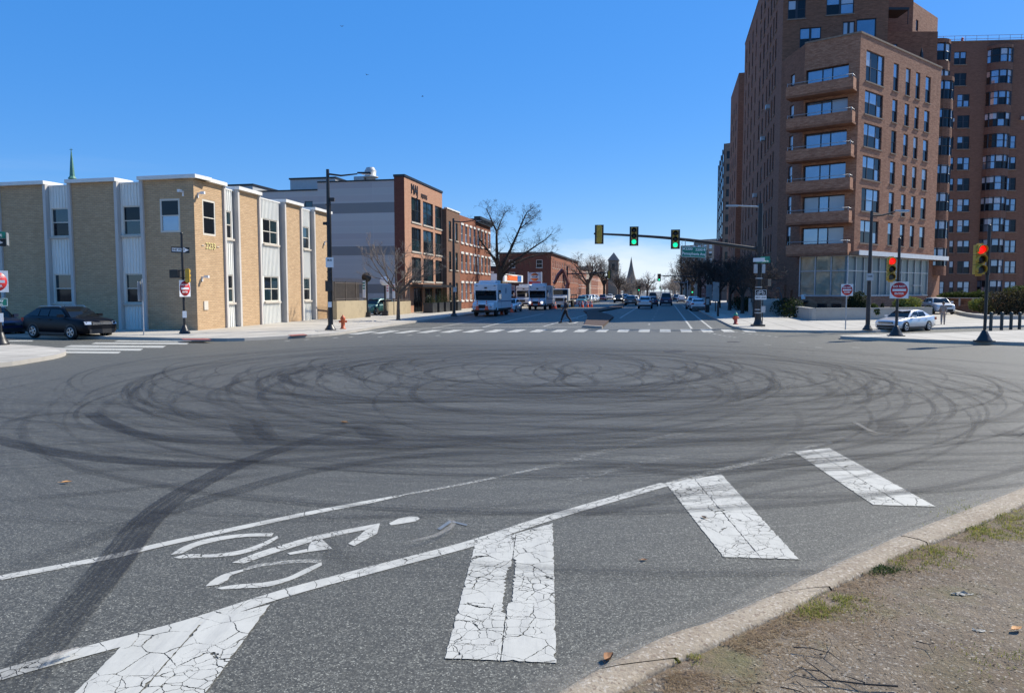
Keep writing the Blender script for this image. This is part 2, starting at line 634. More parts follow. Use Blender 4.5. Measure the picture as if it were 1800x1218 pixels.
M['p_black'] = mat('black_car_paint', (0.003, 0.0035, 0.007), 0.38, var=0.04, spec=0.2, coat=0.0)
M['p_silver'] = paint('silver_car_paint', (0.62, 0.64, 0.66), 0.35)
M['p_grey'] = paint('grey_car_paint', (0.16, 0.165, 0.17), 0.3)
M['p_white'] = paint('white_car_paint', (0.76, 0.77, 0.78))
M['p_blue'] = paint('blue_car_paint', (0.015, 0.03, 0.09), 0.2)
M['p_red'] = paint('red_car_paint', (0.45, 0.02, 0.02))
M['p_teal'] = paint('teal_car_paint', (0.06, 0.16, 0.16), 0.2)
M['van_white'] = mat('van_white_paint', (0.70, 0.72, 0.74), 0.4, var=0.05)
M['boom'] = mat('maroon_boom_paint', (0.11, 0.02, 0.02), 0.4, var=0.25)

# ================================================================== GROUND
def make_asphalt(name, base, swirl=True):
    t = NT(name)
    P = t.tc.outputs['Object']
    big = t.noise(0.09, P, 5, 0.6)
    mid = t.noise(1.3, P, 5, 0.7)
    fine = t.noise(40.0, P, 5, 0.92)
    agg = t.voro(125.0, P, 'F1', 'Color')
    sepc = t.n.new('ShaderNodeSeparateColor')
    t.l.new(agg, sepc.inputs[0])
    c = t.mix(t.mapr(big, 0.3, 0.7, 0, 1), mul(base, 0.82), mul(base, 1.2))
    c = t.mix(t.mapr(mid, 0.3, 0.75, 0, 0.3), c, mul(base, 0.72))
    ag2 = t.voro(64.0, P, 'F1', 'Color')
    sc2 = t.n.new('ShaderNodeSeparateColor')
    t.l.new(ag2, sc2.inputs[0])
    c = t.mix(1.0, c, t.mix(t.math('POWER', sc2.outputs[0], 1.6), (0.5, 0.5, 0.5), (1.85, 1.85, 1.85)), 'MULTIPLY')
    med = t.noise(24.0, P, 3, 0.8)
    c = t.mix(t.mapr(med, 0.4, 0.62, 0.32, 0.0), c, mul(base, 0.45))
    c = t.mix(t.mapr(fine, 0.41, 0.60, 0.0, 1.0), mul(base, 0.26), c)
    c = t.mix(t.mapr(sepc.outputs[0], 0.9, 1.0, 0, 0.9), c, mul(base, 2.6))
    c = t.mix(t.mapr(sepc.outputs[1], 0.8, 1.0, 0, 0.7), c, mul(base, 0.3))
    if swirl:
        xyz = t.n.new('ShaderNodeSeparateXYZ')
        t.l.new(P, xyz.inputs[0])
        for (cx, cy, r0, r1, fr, seed, amt) in ((1.6, 22.0, 3.0, 12.5, 7.0, 0.0, 0.42), (-2.6, 19.6, 4.0, 13.5, 11.0, 4.0, 0.45), (5.0, 20.4, 4.5, 13.0, 9.0, 9.0, 0.42), (-6.0, 23.0, 6.0, 15.0, 13.0, 2.0, 0.35), (8.5, 22.0, 6.0, 15.0, 12.0, 6.0, 0.35), (0.5, 15.5, 6.0, 14.0, 14.0, 12.0, 0.35)):
            dx = t.math('SUBTRACT', xyz.outputs[0], cx)
            dy = t.math('SUBTRACT', xyz.outputs[1], cy)
            r = t.math('SQRT', t.math('ADD', t.math('MULTIPLY', dx, dx), t.math('MULTIPLY', dy, dy)))
            cb = t.n.new('ShaderNodeCombineXYZ')
            t.l.new(t.math('MULTIPLY', r, fr), cb.inputs[0])
            t.l.new(t.math('ADD', t.math('MULTIPLY', t.math('DIVIDE', dx, r), 1.1), seed), cb.inputs[1])
            t.l.new(t.math('MULTIPLY', t.math('DIVIDE', dy, r), 1.1), cb.inputs[2])
            n = t.noise(1.0, cb.outputs[0], 4, 0.7)
            m = t.math('MULTIPLY', t.mapr(r, r0 - 1.5, r0 + 1.5, 0, 1), t.mapr(r, r1 - 4.5, r1 + 1.5, 1, 0))
            f = t.math('MULTIPLY', t.mapr(n, 0.42, 0.60, 0, amt), m)
            c = t.mix(f, c, mul(base, 0.34))
    # hairline cracks
    w = t.noise(0.8, P, 4, 0.6, out='Color')
    mixv = t.mix(0.22, P, w)
    e = t.voro(0.22, mixv, 'DISTANCE_TO_EDGE')
    gate = t.mapr(t.noise(0.13, P, 2), 0.52, 0.6, 0, 1)
    c = t.mix(t.math('MULTIPLY', t.mapr(e, 0.0, 0.0035, 0.75, 0), gate), c, mul(base, 0.22))
    t.l.new(c, t.b.inputs['Base Color'])
    t.b.inputs['Roughness'].default_value = 0.62
    t.b.inputs['Specular IOR Level'].default_value = 0.4
    t.bump(t.math('ADD', fine, t.math('MULTIPLY', sepc.outputs[2], 0.5)), 0.6, 0.006)
    return t.mat


M['asphalt'] = make_asphalt('worn_asphalt', (0.166, 0.162, 0.135))


def make_paint(name, wear=0.0, crack=1.0):
    t = NT(name)
    P = t.tc.outputs['Object']
    w = t.noise(7.0, P, 4, 0.65, out='Color')
    Pd = t.mix(0.06, P, w)
    e1 = t.voro(4.2, Pd, 'DISTANCE_TO_EDGE')
    e2 = t.voro(10.5, Pd, 'DISTANCE_TO_EDGE')
    g1 = t.mapr(t.noise(3.6, P, 4, .7), 0.30, 0.70, -0.003, 0.019 * crack)
    g2 = t.mapr(t.noise(1.1, t.mapping(P, loc=(5, 3, 0)), 3), 0.34, 0.66, -0.020, 0.036 * crack)
    c1 = t.math('LESS_THAN', e1, g1)
    c2 = t.math('LESS_THAN', e2, g2)
    chips = t.math('GREATER_THAN', t.noise(9.0, P, 5, 0.7), 0.735 - 0.22 * wear)
    hole = t.math('MAXIMUM', t.math('MAXIMUM', c1, c2), chips)
    if wear > 0:
        st = t.noise(22.0, P, 5, 0.8)
        hole = t.math('MAXIMUM', hole, t.mapr(st, 0.5 - 0.22 * wear, 0.62 - 0.1 * wear, 0, min(1, wear * 1.25)))
    col = t.mix(t.mapr(t.noise(2.2, P, 6, 0.7), 0.3, 0.75, 0, 1), (0.51, 0.497, 0.44), (0.41, 0.40, 0.35))
    grit = t.noise(60.0, P, 3, 0.8)
    col = t.mix(t.mapr(grit, 0.55, 0.75, 0, 0.35), col, (0.34, 0.335, 0.32))
    gr = t.noise(1.0, t.mapping(P, (9.0, 1.1, 1), (0, 0, R(-52))), 5, 0.75)
    col = t.mix(t.mapr(gr, 0.48, 0.72, 0, 0.5), col, (0.30, 0.295, 0.275))
    t.l.new(col, t.b.inputs['Base Color'])
    t.b.inputs['Roughness'].default_value = 0.65
    t.bump(grit, 0.3, 0.004)
    tr = t.n.new('ShaderNodeBsdfTransparent')
    ms = t.n.new('ShaderNodeMixShader')
    t.l.new(hole, ms.inputs[0])
    t.l.new(t.b.outputs[0], ms.inputs[1])
    t.l.new(tr.outputs[0], ms.inputs[2])
    t.l.new(ms.outputs[0], t.out.inputs[0])
    return t.mat


M['paint'] = make_paint('cracked_road_paint')
M['paint_far'] = make_paint('road_paint', 0.12, 0.6)
M['paint_worn'] = make_paint('faded_road_paint', 0.62)
M['paint_faint'] = make_paint('nearly_gone_road_paint', 0.92)


def make_rubber(name, white=False):
    t = NT(name)
    uv = t.n.new('ShaderNodeSeparateXYZ')
    t.l.new(t.tc.outputs['UV'], uv.inputs[0])
    at = t.n.new('ShaderNodeAttribute')
    at.attribute_name = 'strength'
    cb = t.n.new('ShaderNodeCombineXYZ')
    t.l.new(t.math('MULTIPLY', uv.outputs[0], 9.0), cb.inputs[0])
    t.l.new(t.math('MULTIPLY', uv.outputs[1], 0.35), cb.inputs[1])
    n = t.noise(1.0, cb.outputs[0], 3, 0.6, dim='3D')
    edge = t.math('MULTIPLY', t.mapr(uv.outputs[0], 0, 0.07, 0, 1), t.mapr(uv.outputs[0], 0.93, 1.0, 1, 0))
    grain = t.mapr(t.noise(55.0, t.tc.outputs['Object'], 3, 0.8), 0.35, 0.62, 0.25, 1)
    a = t.math('MULTIPLY', t.math('MULTIPLY', at.outputs['Fac'], t.mapr(n, 0.3, 0.62, 0.25, 1)), t.math('MULTIPLY', edge, grain), True)
    t.b.inputs['Base Color'].default_value = (0.42, 0.385, 0.33, 1) if white else (0.020, 0.020, 0.020, 1)
    t.b.inputs['Roughness'].default_value = 0.7
    tr = t.n.new('ShaderNodeBsdfTransparent')
    ms = t.n.new('ShaderNodeMixShader')
    t.l.new(a, ms.inputs[0])
    t.l.new(tr.outputs[0], ms.inputs[1])
    t.l.new(t.b.outputs[0], ms.inputs[2])
    t.l.new(ms.outputs[0], t.out.inputs[0])
    return t.mat


M['rubber'] = make_rubber('tyre_rubber_on_asphalt')

# the road: one sheet out to the horizon
mb = MB()
S = 2500.0
mb.quad((-S, -200, 0), (S, -200, 0), (S, S * 1.6, 0), (-S, S * 1.6, 0))
road = struct('road', mb, M['asphalt'])


def smooth_line(pts, n=8):
    """Catmull-Rom through 2-D points"""
    out = []
    for i in range(len(pts) - 1):
        p0, p1, p2, p3 = pts[max(i - 1, 0)], pts[i], pts[i + 1], pts[min(i + 2, len(pts) - 1)]
        for k in range(n):
            t = k / n
            out.append(tuple(0.5 * (2 * p1[j] + (p2[j] - p0[j]) * t + (2 * p0[j] - 5 * p1[j] + 4 * p2[j] - p3[j]) * t * t + (3 * p1[j] - p0[j] - 3 * p2[j] + p3[j]) * t ** 3) for j in range(2)))
    out.append(tuple(pts[-1]))
    return out


def normals2(pts):
    out = []
    for i in range(len(pts)):
        a, b = pts[max(i - 1, 0)], pts[min(i + 1, len(pts) - 1)]
        dx, dy = b[0] - a[0], b[1] - a[1]
        l = math.hypot(dx, dy) or 1
        out.append((dy / l, -dx / l))
    return out


def ribbon(mb, pts, w, z):
    nn = normals2(pts)
    if isinstance(w, (int, float)):
        w = [w] * len(pts)
    vs = []
    for p, n, ww in zip(pts, nn, w):
        vs += [(p[0] - n[0] * ww / 2, p[1] - n[1] * ww / 2, z), (p[0] + n[0] * ww / 2, p[1] + n[1] * ww / 2, z)]
    mb.add(vs, [(2 * i, 2 * i + 1, 2 * i + 3, 2 * i + 2) for i in range(len(pts) - 1)], None, False)


def child(parent, name, mb, m, uv=True):
    return mb.build(name, m, parent, uv)


ZP = 0.005
# --- foreground buffer hatching and bike lane
gl = lambda L: [G(u, v) for u, v in L]
mb = MB()
ribbon(mb, smooth_line(gl([(-260, 1268), (0, 1187), (140, 1148), (330, 1097), (500, 1043), (660, 1000), (830, 955), (970, 909), (1170, 851)])), 0.15, ZP)


def rag(mb, a, b, c, d, z, chew=(0, 0, 0, 0)):
    """a painted quad with slightly ragged edges; chew eats into the middle of one side"""
    P = [a, b, c, d]
    out = []
    for k in range(4):
        p, q = P[k], P[(k + 1) % 4]
        L = math.dist(p, q)
        n = max(2, int(L / .035))
        nx, ny = -(q[1] - p[1]) / L, (q[0] - p[0]) / L
        for i in range(n):
            f = i / n
            j = random.uniform(-.005, .003) - (.012 if random.random() < .06 else 0)
            if i == 0:
                j = 0
            if chew[k] and .35 < f < .72:
                j -= chew[k] * (.4 + .6 * abs(math.sin(i * 1.7)))
            out.append((p[0] + (q[0] - p[0]) * f + nx * j, p[1] + (q[1] - p[1]) * f + ny * j))
    mb.sheet(out, z)


random.seed(3)
bars = [((-420, 1300), (-150, 1235), (-330, 1500), (-640, 1500)),
        ((225, 1126), (475, 1063), (352, 1232), (118, 1232)),
        ((835, 958), (972, 920), (978, 1166), (782, 1158)),
        ((1170, 850), (1268, 834), (1405, 984), (1272, 980)),
        ((1395, 794), (1458, 788), (1645, 891), (1535, 888))]
for q in bars:
    c = gl(q)
    # two strips of thermoplastic with a narrow seam between them
    m1 = [((c[0][k] + c[1][k]) / 2) for k in (0, 1)]
    m2 = [((c[3][k] + c[2][k]) / 2) for k in (0, 1)]
    e = 0.003
    w_ = .035 if q[0][0] == 835 else 0.0
    rag(mb, c[0], (m1[0] - e, m1[1]), (m2[0] - e, m2[1]), c[3], ZP + 0.002, (0, w_, 0, 0))
    rag(mb, (m1[0] + e, m1[1]), c[1], c[2], (m2[0] + e, m2[1]), ZP + 0.002, (0, 0, 0, w_))
child(road, 'buffer_hatching', mb, M['paint'])
mb = MB()
ribbon(mb, smooth_line(gl([(1170, 853), (1260, 828), (1390, 797)])), 0.13, ZP)
ribbon(mb, smooth_line(gl([(715, 869), (820, 850), (945, 824)])), [0.07] * 16 + [0.11], ZP)
child(road, 'worn_edge_line', mb, M['paint_worn'])
mb = MB()
ribbon(mb, smooth_line(gl([(945, 824), (1080, 789), (1190, 762), (1320, 740)])), 0.15, ZP)
ribbon(mb, smooth_line(gl([(1000, 845), (1060, 831), (1120, 816), (1190, 803)])), 0.16, ZP)
ribbon(mb, smooth_line(gl([(1390, 797), (1490, 768)])), 0.15, ZP)
child(road, 'faded_edge_line', mb, M['paint_faint'])
mb = MB()
ribbon(mb, smooth_line(gl([(-250, 1075), (-60, 1030), (0, 1016), (190, 980), (300, 954), (540, 903), (640, 884), (715, 869)])), [0.12] * 49 + [0.11, 0.1, 0.09, 0.08, 0.07, 0.05, 0.04, 0.03], ZP)
child(road, 'bike_lane_line', mb, M['paint'])

# bicycle symbol, traced from its pieces
zz = lambda L: [G(x / 2.0, 800 + y / 2.0) for x, y in L]
mb = MB()


def band(outer, inner, z=ZP):
    a, b = smooth_line(zz(outer), 4), smooth_line(zz(inner), 4)
    vs = []
    for p, q in zip(a, b):
        vs += [(p[0], p[1], z), (q[0], q[1], z)]
    mb.add(vs, [(2 * i, 2 * i + 1, 2 * i + 3, 2 * i + 2) for i in range(len(a) - 1)], None, False)


band([(600, 351), (645, 322), (720, 297), (800, 283), (880, 276), (962, 275)], [(640, 346), (690, 322), (740, 308), (810, 294), (880, 287), (955, 286)])
band([(610, 361), (660, 349), (740, 349), (830, 338), (900, 318), (975, 284)], [(630, 364), (720, 361), (790, 357), (850, 348), (920, 326), (978, 292)])
band([(722, 462), (748, 440), (790, 418), (855, 402)], [(770, 456), (800, 440), (812, 424), (855, 409)])
band([(760, 468), (830, 456), (930, 448), (1010, 430), (1070, 402), (1130, 376)], [(775, 473), (850, 469), (940, 463), (1020, 441), (1085, 412), (1132, 388)])
band([(815, 379), (900, 345), (980, 320), (1090, 288), (1200, 265), (1336, 240)], [(860, 381), (930, 356), (1000, 334), (1100, 304), (1200, 280), (1290, 262)])
mb.sheet(zz([(1336, 240), (1326, 276), (1245, 320), (1224, 312), (1262, 285), (1286, 262)]), ZP)
mb.sheet(zz([(1098, 300), (1132, 296), (1168, 330), (1082, 341), (1085, 322)]), ZP)
mb.sheet(zz([(1082, 341), (1020, 351), (1010, 345), (1080, 330)]), ZP)
mb.sheet(zz([(1368, 240), (1400, 224), (1440, 216), (1468, 217), (1476, 224), (1462, 233), (1410, 242), (1374, 247)]), ZP)
child(road, 'bike_symbol', mb, M['paint'])
mb = MB()
band([(855, 402), (900, 385), (960, 376), (1050, 368), (1130, 368)], [(855, 409), (910, 394), (970, 386), (1050, 380), (1130, 380)])
child(road, 'worn_symbol_arc', mb, M['paint_worn'])

# --- far crosswalk, stop line and lane lines
mb = MB()
top = smooth_line([(560, 584.5), (700, 580.5), (860, 579), (1000, 578.7), (1340, 578.7)], 12)
bot = smooth_line([(560, 590.5), (700, 586.5), (860, 584.6), (1000, 584), (1340, 584)], 12)
L0, L1 = G(575, 587), G(1345, 581)
for k in range(20):
    f = k / 19.0
    u = 600 + f * 715 + 8 * math.sin(f * math.pi)
    vt = min(top, key=lambda p: abs(p[0] - u))[1]
    vb = min(bot, key=lambda p: abs(p[0] - u))[1]
    c = G(u, (vt + vb) / 2)
    h, w = 1.5, 0.31
    mb.sheet([(c[0] - SN[0] * w - SD[0] * h, c[1] - SN[1] * w - SD[1] * h), (c[0] + SN[0] * w - SD[0] * h, c[1] + SN[1] * w - SD[1] * h),
              (c[0] + SN[0] * w + SD[0] * h, c[1] + SN[1] * w + SD[1] * h), (c[0] - SN[0] * w + SD[0] * h, c[1] - SN[1] * w + SD[1] * h)], ZP)
child(road, 'crosswalk_bars', mb, M['paint_far'])
mb = MB()
for q in (((168, 602.2), (333, 602.4), (328, 605.5), (160, 604.8)), ((125, 606.8), (292, 607.8), (286, 611.5), (112, 610.3)),
          ((80, 611.2), (252, 613), (246, 616.6), (64, 615)), ((40, 616.5), (213, 618.2), (208, 621.6), (20, 620)),
          ((208, 598.6), (338, 599.2), (334, 601), (200, 600.6)), ((20, 598.4), (60, 598.2), (56, 600), (10, 600.4)), ((-60, 601.5), (8, 600.8), (0, 603), (-80, 604))):
    mb.sheet(gl(q), ZP)
child(road, 'side_crosswalk_bars', mb, M['paint_far'])
mb = MB()
for a, b, w in (((640, 581.3), (760, 577.2), 0.25), ((760, 577.2), (880, 575.2), 0.25), ((880, 575.2), (1042, 574.6), 0.22), ((640, 574.8), (735, 571.6), 0.15)):
    ribbon(mb, gl([a, b]), w, ZP)
for a, b, w in (((846, 576), (906, 561.5), 0.14), ((906, 561.5), (955, 551.5), 0.14), ((955, 574), (1013, 558), 0.14), ((1013, 558), (1042, 550), 0.13),
                ((1216, 578), (1185, 536), 0.14), ((1251, 578), (1199, 536), 0.14), ((1090, 559), (1123, 539), 0.14), ((760, 577), (860, 560), 0.12),
                ((963, 543.4), (1045, 544.4), 0.4), ((1043, 537.6), (1120, 537.0), 0.5), ((1126, 537), (1172, 536.6), 0.5), ((1178, 536.6), (1196, 536.4), 0.5)):
    ribbon(mb, gl([a, b]), w, ZP)
for u, v in ((1147, 562), (1150, 557), (1153, 551.5), (1155.5, 546.5), (1157, 543), (1141, 571)):
    a = G(u, v)
    ribbon(mb, [a, (a[0] + SD[0] * 1.2, a[1] + SD[1] * 1.2)], 0.12, ZP)
for k in range(8):                          # dotted guide lines through the junction
    for (a, b) in (((1228, 582.5), (1290, 593)), ((1282, 582.5), (1362, 592))):
        f = k / 7.0
        c = G(a[0] + (b[0] - a[0]) * f, a[1] + (b[1] - a[1]) * f)
        d = G(a[0] + (b[0] - a[0]) * (f + .05), a[1] + (b[1] - a[1]) * (f + .05))
        ribbon(mb, [c, d], 0.16, ZP)
for u, v in ((1350, 606), (1410, 602), (1505, 611), (1440, 611)):
    ribbon(mb, gl([(u - 7, v - .3), (u + 6, v + .4)]), 0.12, ZP)
for (u, v) in ((590, 594), (617, 592.5), (668, 592), (720, 589.5), (770, 590), (505, 599.5), (540, 597)):
    ribbon(mb, gl([(u - 4, v + .5), (u + 4, v - .5)]), 0.12, ZP)
child(road, 'lane_lines', mb, M['paint_far'])
# turn-lane arrow and ONLY, read by the traffic coming the other way
mb = MB()
a0 = G(1012, 567)
for k in range(2):
    a = (a0[0] - k * 0.1 + k * 5.6, a0[1] + k * 27)
    P = lambda s, t: (a[0] + SD[0] * s + SN[0] * t, a[1] + SD[1] * s + SN[1] * t)
    mb.sheet([P(-1.4, -.12), P(-1.4, .12), P(0.9, .12), P(0.9, -.12)], ZP)
    mb.sheet([P(-1.3, -.5), P(-1.3, .1), P(-2.1, -.2)], ZP + .001)
child(road, 'lane_arrow', mb, M['paint_far'])
only = text_mesh('ONLY', 1.9, M['paint_far'], 0.0, 1.0)
only.transform(Matrix.Rotation(-math.pi / 2, 4, 'X'))
only.transform(Matrix.Diagonal((0.72, 1.5, 1, 1)))
oo = inst('lane_word', only, road, (*G(1043, 560), ZP + .001), SROT + math.pi)

# --- tyre marks: thin ribbons of rubber, each one fading at its ends
random.seed(11)


def ribbons_mesh(name, items, m, z0):
    vs, fs, uvs, st = [], [], [], []
    for k, (pts, w, s0, fade) in enumerate(items):
        nn = normals2(pts)
        z = z0 + 0.00006 * k
        b = len(vs)
        L = 0.0
        n = len(pts)
        tot = sum(math.dist(pts[i], pts[i + 1]) for i in range(n - 1))
        off = random.uniform(0, 50)
        for i, (p, nrm) in enumerate(zip(pts, nn)):
            if i:
                L += math.dist(pts[i - 1], p)
            e = min(1.0, L / (fade * tot + 1e-6), (tot - L) / (fade * tot + 1e-6)) if fade > 0 else 1.0
            for sgn, uu in ((-1, 0.0), (1, 1.0)):
                vs.append((p[0] + sgn * nrm[0] * w / 2, p[1] + sgn * nrm[1] * w / 2, z))
                uvs.append((uu + 3 * k * 0, L + off))
                st.append(s0 * max(0.0, e))
        fs += [(b + 2 * i, b + 2 * i + 1, b + 2 * i + 3, b + 2 * i + 2) for i in range(n - 1)]
    me = bpy.data.meshes.new(name)
    me.from_pydata(vs, [], fs)
    me.materials.append(m)
    ul = me.uv_layers.new(name='UVMap')
    for lp in me.loops:
        ul.data[lp.index].uv = uvs[lp.vertex_index]
    at = me.attributes.new('strength', 'FLOAT', 'POINT')
    at.data.foreach_set('value', st)
    return link(bpy.data.objects.new(name, me), road)


items = []
px = lambda L: smooth_line(gl(L), 6)
# marks one can follow by eye
items += [(px([(-160, 1520), (-60, 1350), (10, 1240), (60, 1158), (130, 1072), (200, 990), (262, 912), (330, 862), (432, 812), (560, 770), (700, 735)]), 0.34, 0.9, 0.3),
          (px([(-30, 1012), (110, 968), (250, 915), (400, 868), (560, 826), (760, 800), (1000, 792)]), 0.3, 0.6, 0.25),
          (px([(-40, 765), (60, 787), (140, 801), (215, 809), (330, 817), (480, 821)]), 0.34, 0.95, 0.1),
          (px([(158, 724), (190, 744), (250, 764), (330, 775), (480, 779), (600, 779), (705, 775)]), 0.3, 0.95, 0.05),
          (px([(0, 745), (70, 730), (160, 724)]), 0.26, 0.5, 0.2),
          (px([(0, 850), (180, 828), (380, 818), (560, 805), (720, 790), (900, 770)]), 0.24, 0.45, 0.25),
          (px([(0, 880), (150, 868), (320, 850), (500, 828)]), 0.2, 0.4, 0.2),
          (px([(500, 828), (640, 820), (860, 818), (1020, 812), (1190, 820), (1330, 818)]), 0.2, 0.5, 0.2),
          (px([(900, 835), (1060, 822), (1240, 832), (1420, 812), (1600, 800)]), 0.3, 0.6, 0.25),  # streaks hereabouts mix tyre rubber with branch shadows painted as dark ribbons
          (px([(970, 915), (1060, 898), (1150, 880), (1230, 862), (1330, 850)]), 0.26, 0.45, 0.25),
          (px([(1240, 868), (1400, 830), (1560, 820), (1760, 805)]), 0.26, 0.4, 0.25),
          (px([(560, 935), (600, 985), (700, 985)]), 0.2, 0.25, 0.3),
          (px([(420, 735), (440, 760), (470, 785)]), 0.5, 0.6, 0.2), (px([(455, 735), (470, 765), (500, 784)]), 0.3, 0.5, 0.2),
          (px([(640, 748), (660, 765), (705, 775)]), 0.45, 0.6, 0.2), (px([(1555, 735), (1570, 750), (1560, 765)]), 0.5, 0.5, 0.2),
          (px([(1500, 745), (1525, 760), (1555, 768)]), 0.4, 0.35, 0.2), (px([(1770, 755), (1790, 765), (1830, 768)]), 0.6, 0.45, 0.2),
          (px([(1110, 640), (1200, 650), (1240, 660), (1215, 670), (1100, 684), (960, 690), (820, 690)]), 0.24, 0.75, 0.15),
          (px([(1150, 628), (1230, 640), (1272, 653), (1250, 665), (1150, 676), (1000, 684)]), 0.26, 0.8, 0.15),
          (px([(830, 640), (760, 650), (760, 662), (840, 676)]), 0.22, 0.5, 0.2),
          (px([(560, 648), (500, 660), (520, 676), (566, 682)]), 0.34, 0.8, 0.15),
          (px([(1420, 630), (1500, 645), (1540, 665), (1500, 690), (1400, 712)]), 0.25, 0.45, 0.25),
          (px([(1060, 632), (1000, 640), (985, 652), (1010, 662), (1090, 668)]), 0.2, 0.5, 0.25),
          (px([(860, 632), (960, 628), (1070, 630), (1170, 638)]), 0.2, 0.5, 0.25)]
for k in range(420):                        # the donuts: arcs round a wandering centre
    cx, cy = random.gauss(0.8, 2.6), random.gauss(20.8, 2.2)
    r = random.choice([random.uniform(2.6, 5.5), random.uniform(4.5, 9.0), random.uniform(7, 12.0)])
    a0 = random.uniform(0, 2 * math.pi)
    sp = random.uniform(0.8, 3.6)
    dr = random.uniform(-1.2, 1.2)
    n = max(10, int(sp * 14))
    pts = [(cx + (r + dr * i / n) * math.cos(a0 + sp * i / n), cy + (r + dr * i / n) * math.sin(a0 + sp * i / n) * 0.97) for i in range(n + 1)]
    items.append((pts, random.choice((random.uniform(.04, .1), random.uniform(.06, .14), random.uniform(.1, .2))), random.uniform(0.12, 0.6), 0.2))
for k in range(110):                        # wide drifts across the junction
    x0 = random.uniform(-15, 2)
    y0 = random.uniform(9.5, 18)
    x1 = x0 + random.uniform(6, 18)
    pts = smooth_line([(x0, y0 + random.uniform(-1, 2)), ((x0 * 2 + x1) / 3, y0 + random.uniform(-.8, .4)), ((x0 + 2 * x1) / 3, y0 + random.uniform(-.6, .6)), (x1, y0 + random.uniform(-.5, 2.5))], 10)
    items.append((pts, random.uniform(0.06, 0.26), random.uniform(0.12, 0.45), 0.35))
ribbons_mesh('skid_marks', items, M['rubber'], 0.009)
# pale scrapes where the tread cut through the paint
M['scrape'] = make_rubber('pale_scrape', True)
sc = []
for k in range(6):
    sc.append((px([(82 + k * 6, 1172 + k * -2), (98 + k * 8, 1160 - k * 2)]), 0.025, 1.0, 0.0))
sc += [([(a[0] * .97 + b[0] * .03 - .02, a[1] * .97 + b[1] * .03 + .02) for a, b in zip(o1, i1)], .0, 0.0, 0.0)] if False else []
sc += [(px([(715, 962), (770, 948), (796, 930), (788, 918)]), 0.06, 0.55, 0.2), (px([(1500, 745), (1530, 762), (1556, 768)]), 0.08, 0.5, 0.2)]
ribbons_mesh('paint_scrapes', sc, M['scrape'], 0.05)
M['blue_spray'] = mat('blue_survey_paint', (0.115, 0.14, 0.17), 0.8)
mb = MB()
for q in ([(768, 930), (790, 915), (796, 917), (774, 932)], [(790, 915), (822, 922), (820, 925), (794, 918)]):
    mb.sheet(gl(q), 0.006)
child(road, 'utility_mark', mb, M['blue_spray'])
# manholes
M['iron_cover'] = mat('manhole_iron', (0.05, 0.046, 0.043), 0.6, 0.3, var=0.3, scale=12)
for (u, v, r) in ((1186, 618, 0.42), (1290, 601, 0.3)):
    mb = MB()
    mb.lathe([(r, 0.0), (r, 0.006), (r * .92, 0.006), (r * .9, 0.004), (0.001, 0.004)], 28)
    o = mb.build('manhole_cover', M['iron_cover'])
    o.location = (*G(u, v), 0.004)
    o['label'] = ('dark iron manhole cover in the asphalt, larger and nearer of the two' if r > .4 else 'small iron cover in the asphalt before the crosswalk')
    o['category'] = 'manhole'

# --- sidewalks, islands, median
M['walk'] = concrete('sidewalk_concrete', (0.50, 0.465, 0.40), 1.5, 0.16, 0.4, 0.2)
M['walk2'] = concrete('right_sidewalk_concrete', (0.48, 0.45, 0.39), 1.5, 0.16, 0.4, 0.2)
M['kerb'] = concrete('kerb_concrete', (0.42, 0.39, 0.345), 0.0, 0.15, 0.35)
M['curb_agg'] = None
M['tactile'] = mat('red_tactile_plate', (0.30, 0.09, 0.07), 0.75, var=0.2, scale=9)
M['median'] = brick('median_pavers', (0.075, 0.048, 0.037), (0.10, 0.066, 0.05), (0.07, 0.055, 0.05), 0.2, 0.1, 0.008)  # pavers coloured darker to stand in for the tower's shadow


def walk(name, edge, rest, h=0.14, m=None):
    """edge: polyline along the road (kerb line); rest: closing points; kerb strip 0.16 wide and slab behind, kerb as child"""
    nn = normals2(edge)
    c = (sum(p[0] for p in rest) / len(rest), sum(p[1] for p in rest) / len(rest))
    mid = edge[len(edge) // 2]
    sgn = 1 if (c[0] - mid[0]) * nn[len(edge) // 2][0] + (c[1] - mid[1]) * nn[len(edge) // 2][1] > 0 else -1
    inner = [(p[0] + sgn * n[0] * 0.17, p[1] + sgn * n[1] * 0.17) for p, n in zip(edge, nn)]
    mb = MB()
    mb.prism(inner + rest, -0.05, h - 0.004)
    o = struct(name, mb, m or M['walk'])
    mb = MB()
    for i in range(len(edge) - 1):
        a, b, c2, d = edge[i], edge[i + 1], inner[i + 1], inner[i]
        mb.add([(*a, -0.05), (*b, -0.05), (*b, h), (*a, h), (*c2, h), (*d, h)], [(0, 1, 2, 3) if sgn < 0 else (3, 2, 1, 0), (3, 2, 4, 5) if sgn < 0 else (5, 4, 2, 3)], 0, False)
    mb.build('kerb', M['kerb'], o)
    return o


eL = gl([(-330, 588), (-100, 591), (120, 595), (240, 597.5), (330, 599.5), (400, 600)]) + smooth_line(gl([(430, 599.3), (500, 595.5), (560, 592), (600, 588), (650, 579.5), (700, 571.5), (800, 557.5)]), 4)
eL += [W(90, -18.9), W(160, -18.9), W(420, -18.9), W(900, -18.9)]
walk('left_sidewalk', eL, [W(900, -45), W(420, -60), (-70, 120), (-90, 50)])
mb = MB()
for q in (((322, 597.2), (372, 597.4), (365, 594.8), (318, 594.8)), ((512, 590.5), (542, 588.6), (534, 587), (506, 588.6))):
    mb.sheet([G(u, v, 0.14) for u, v in q], 0.142)
child(bpy.data.objects['left_sidewalk'], 'tactile_plate', mb, M['tactile'])
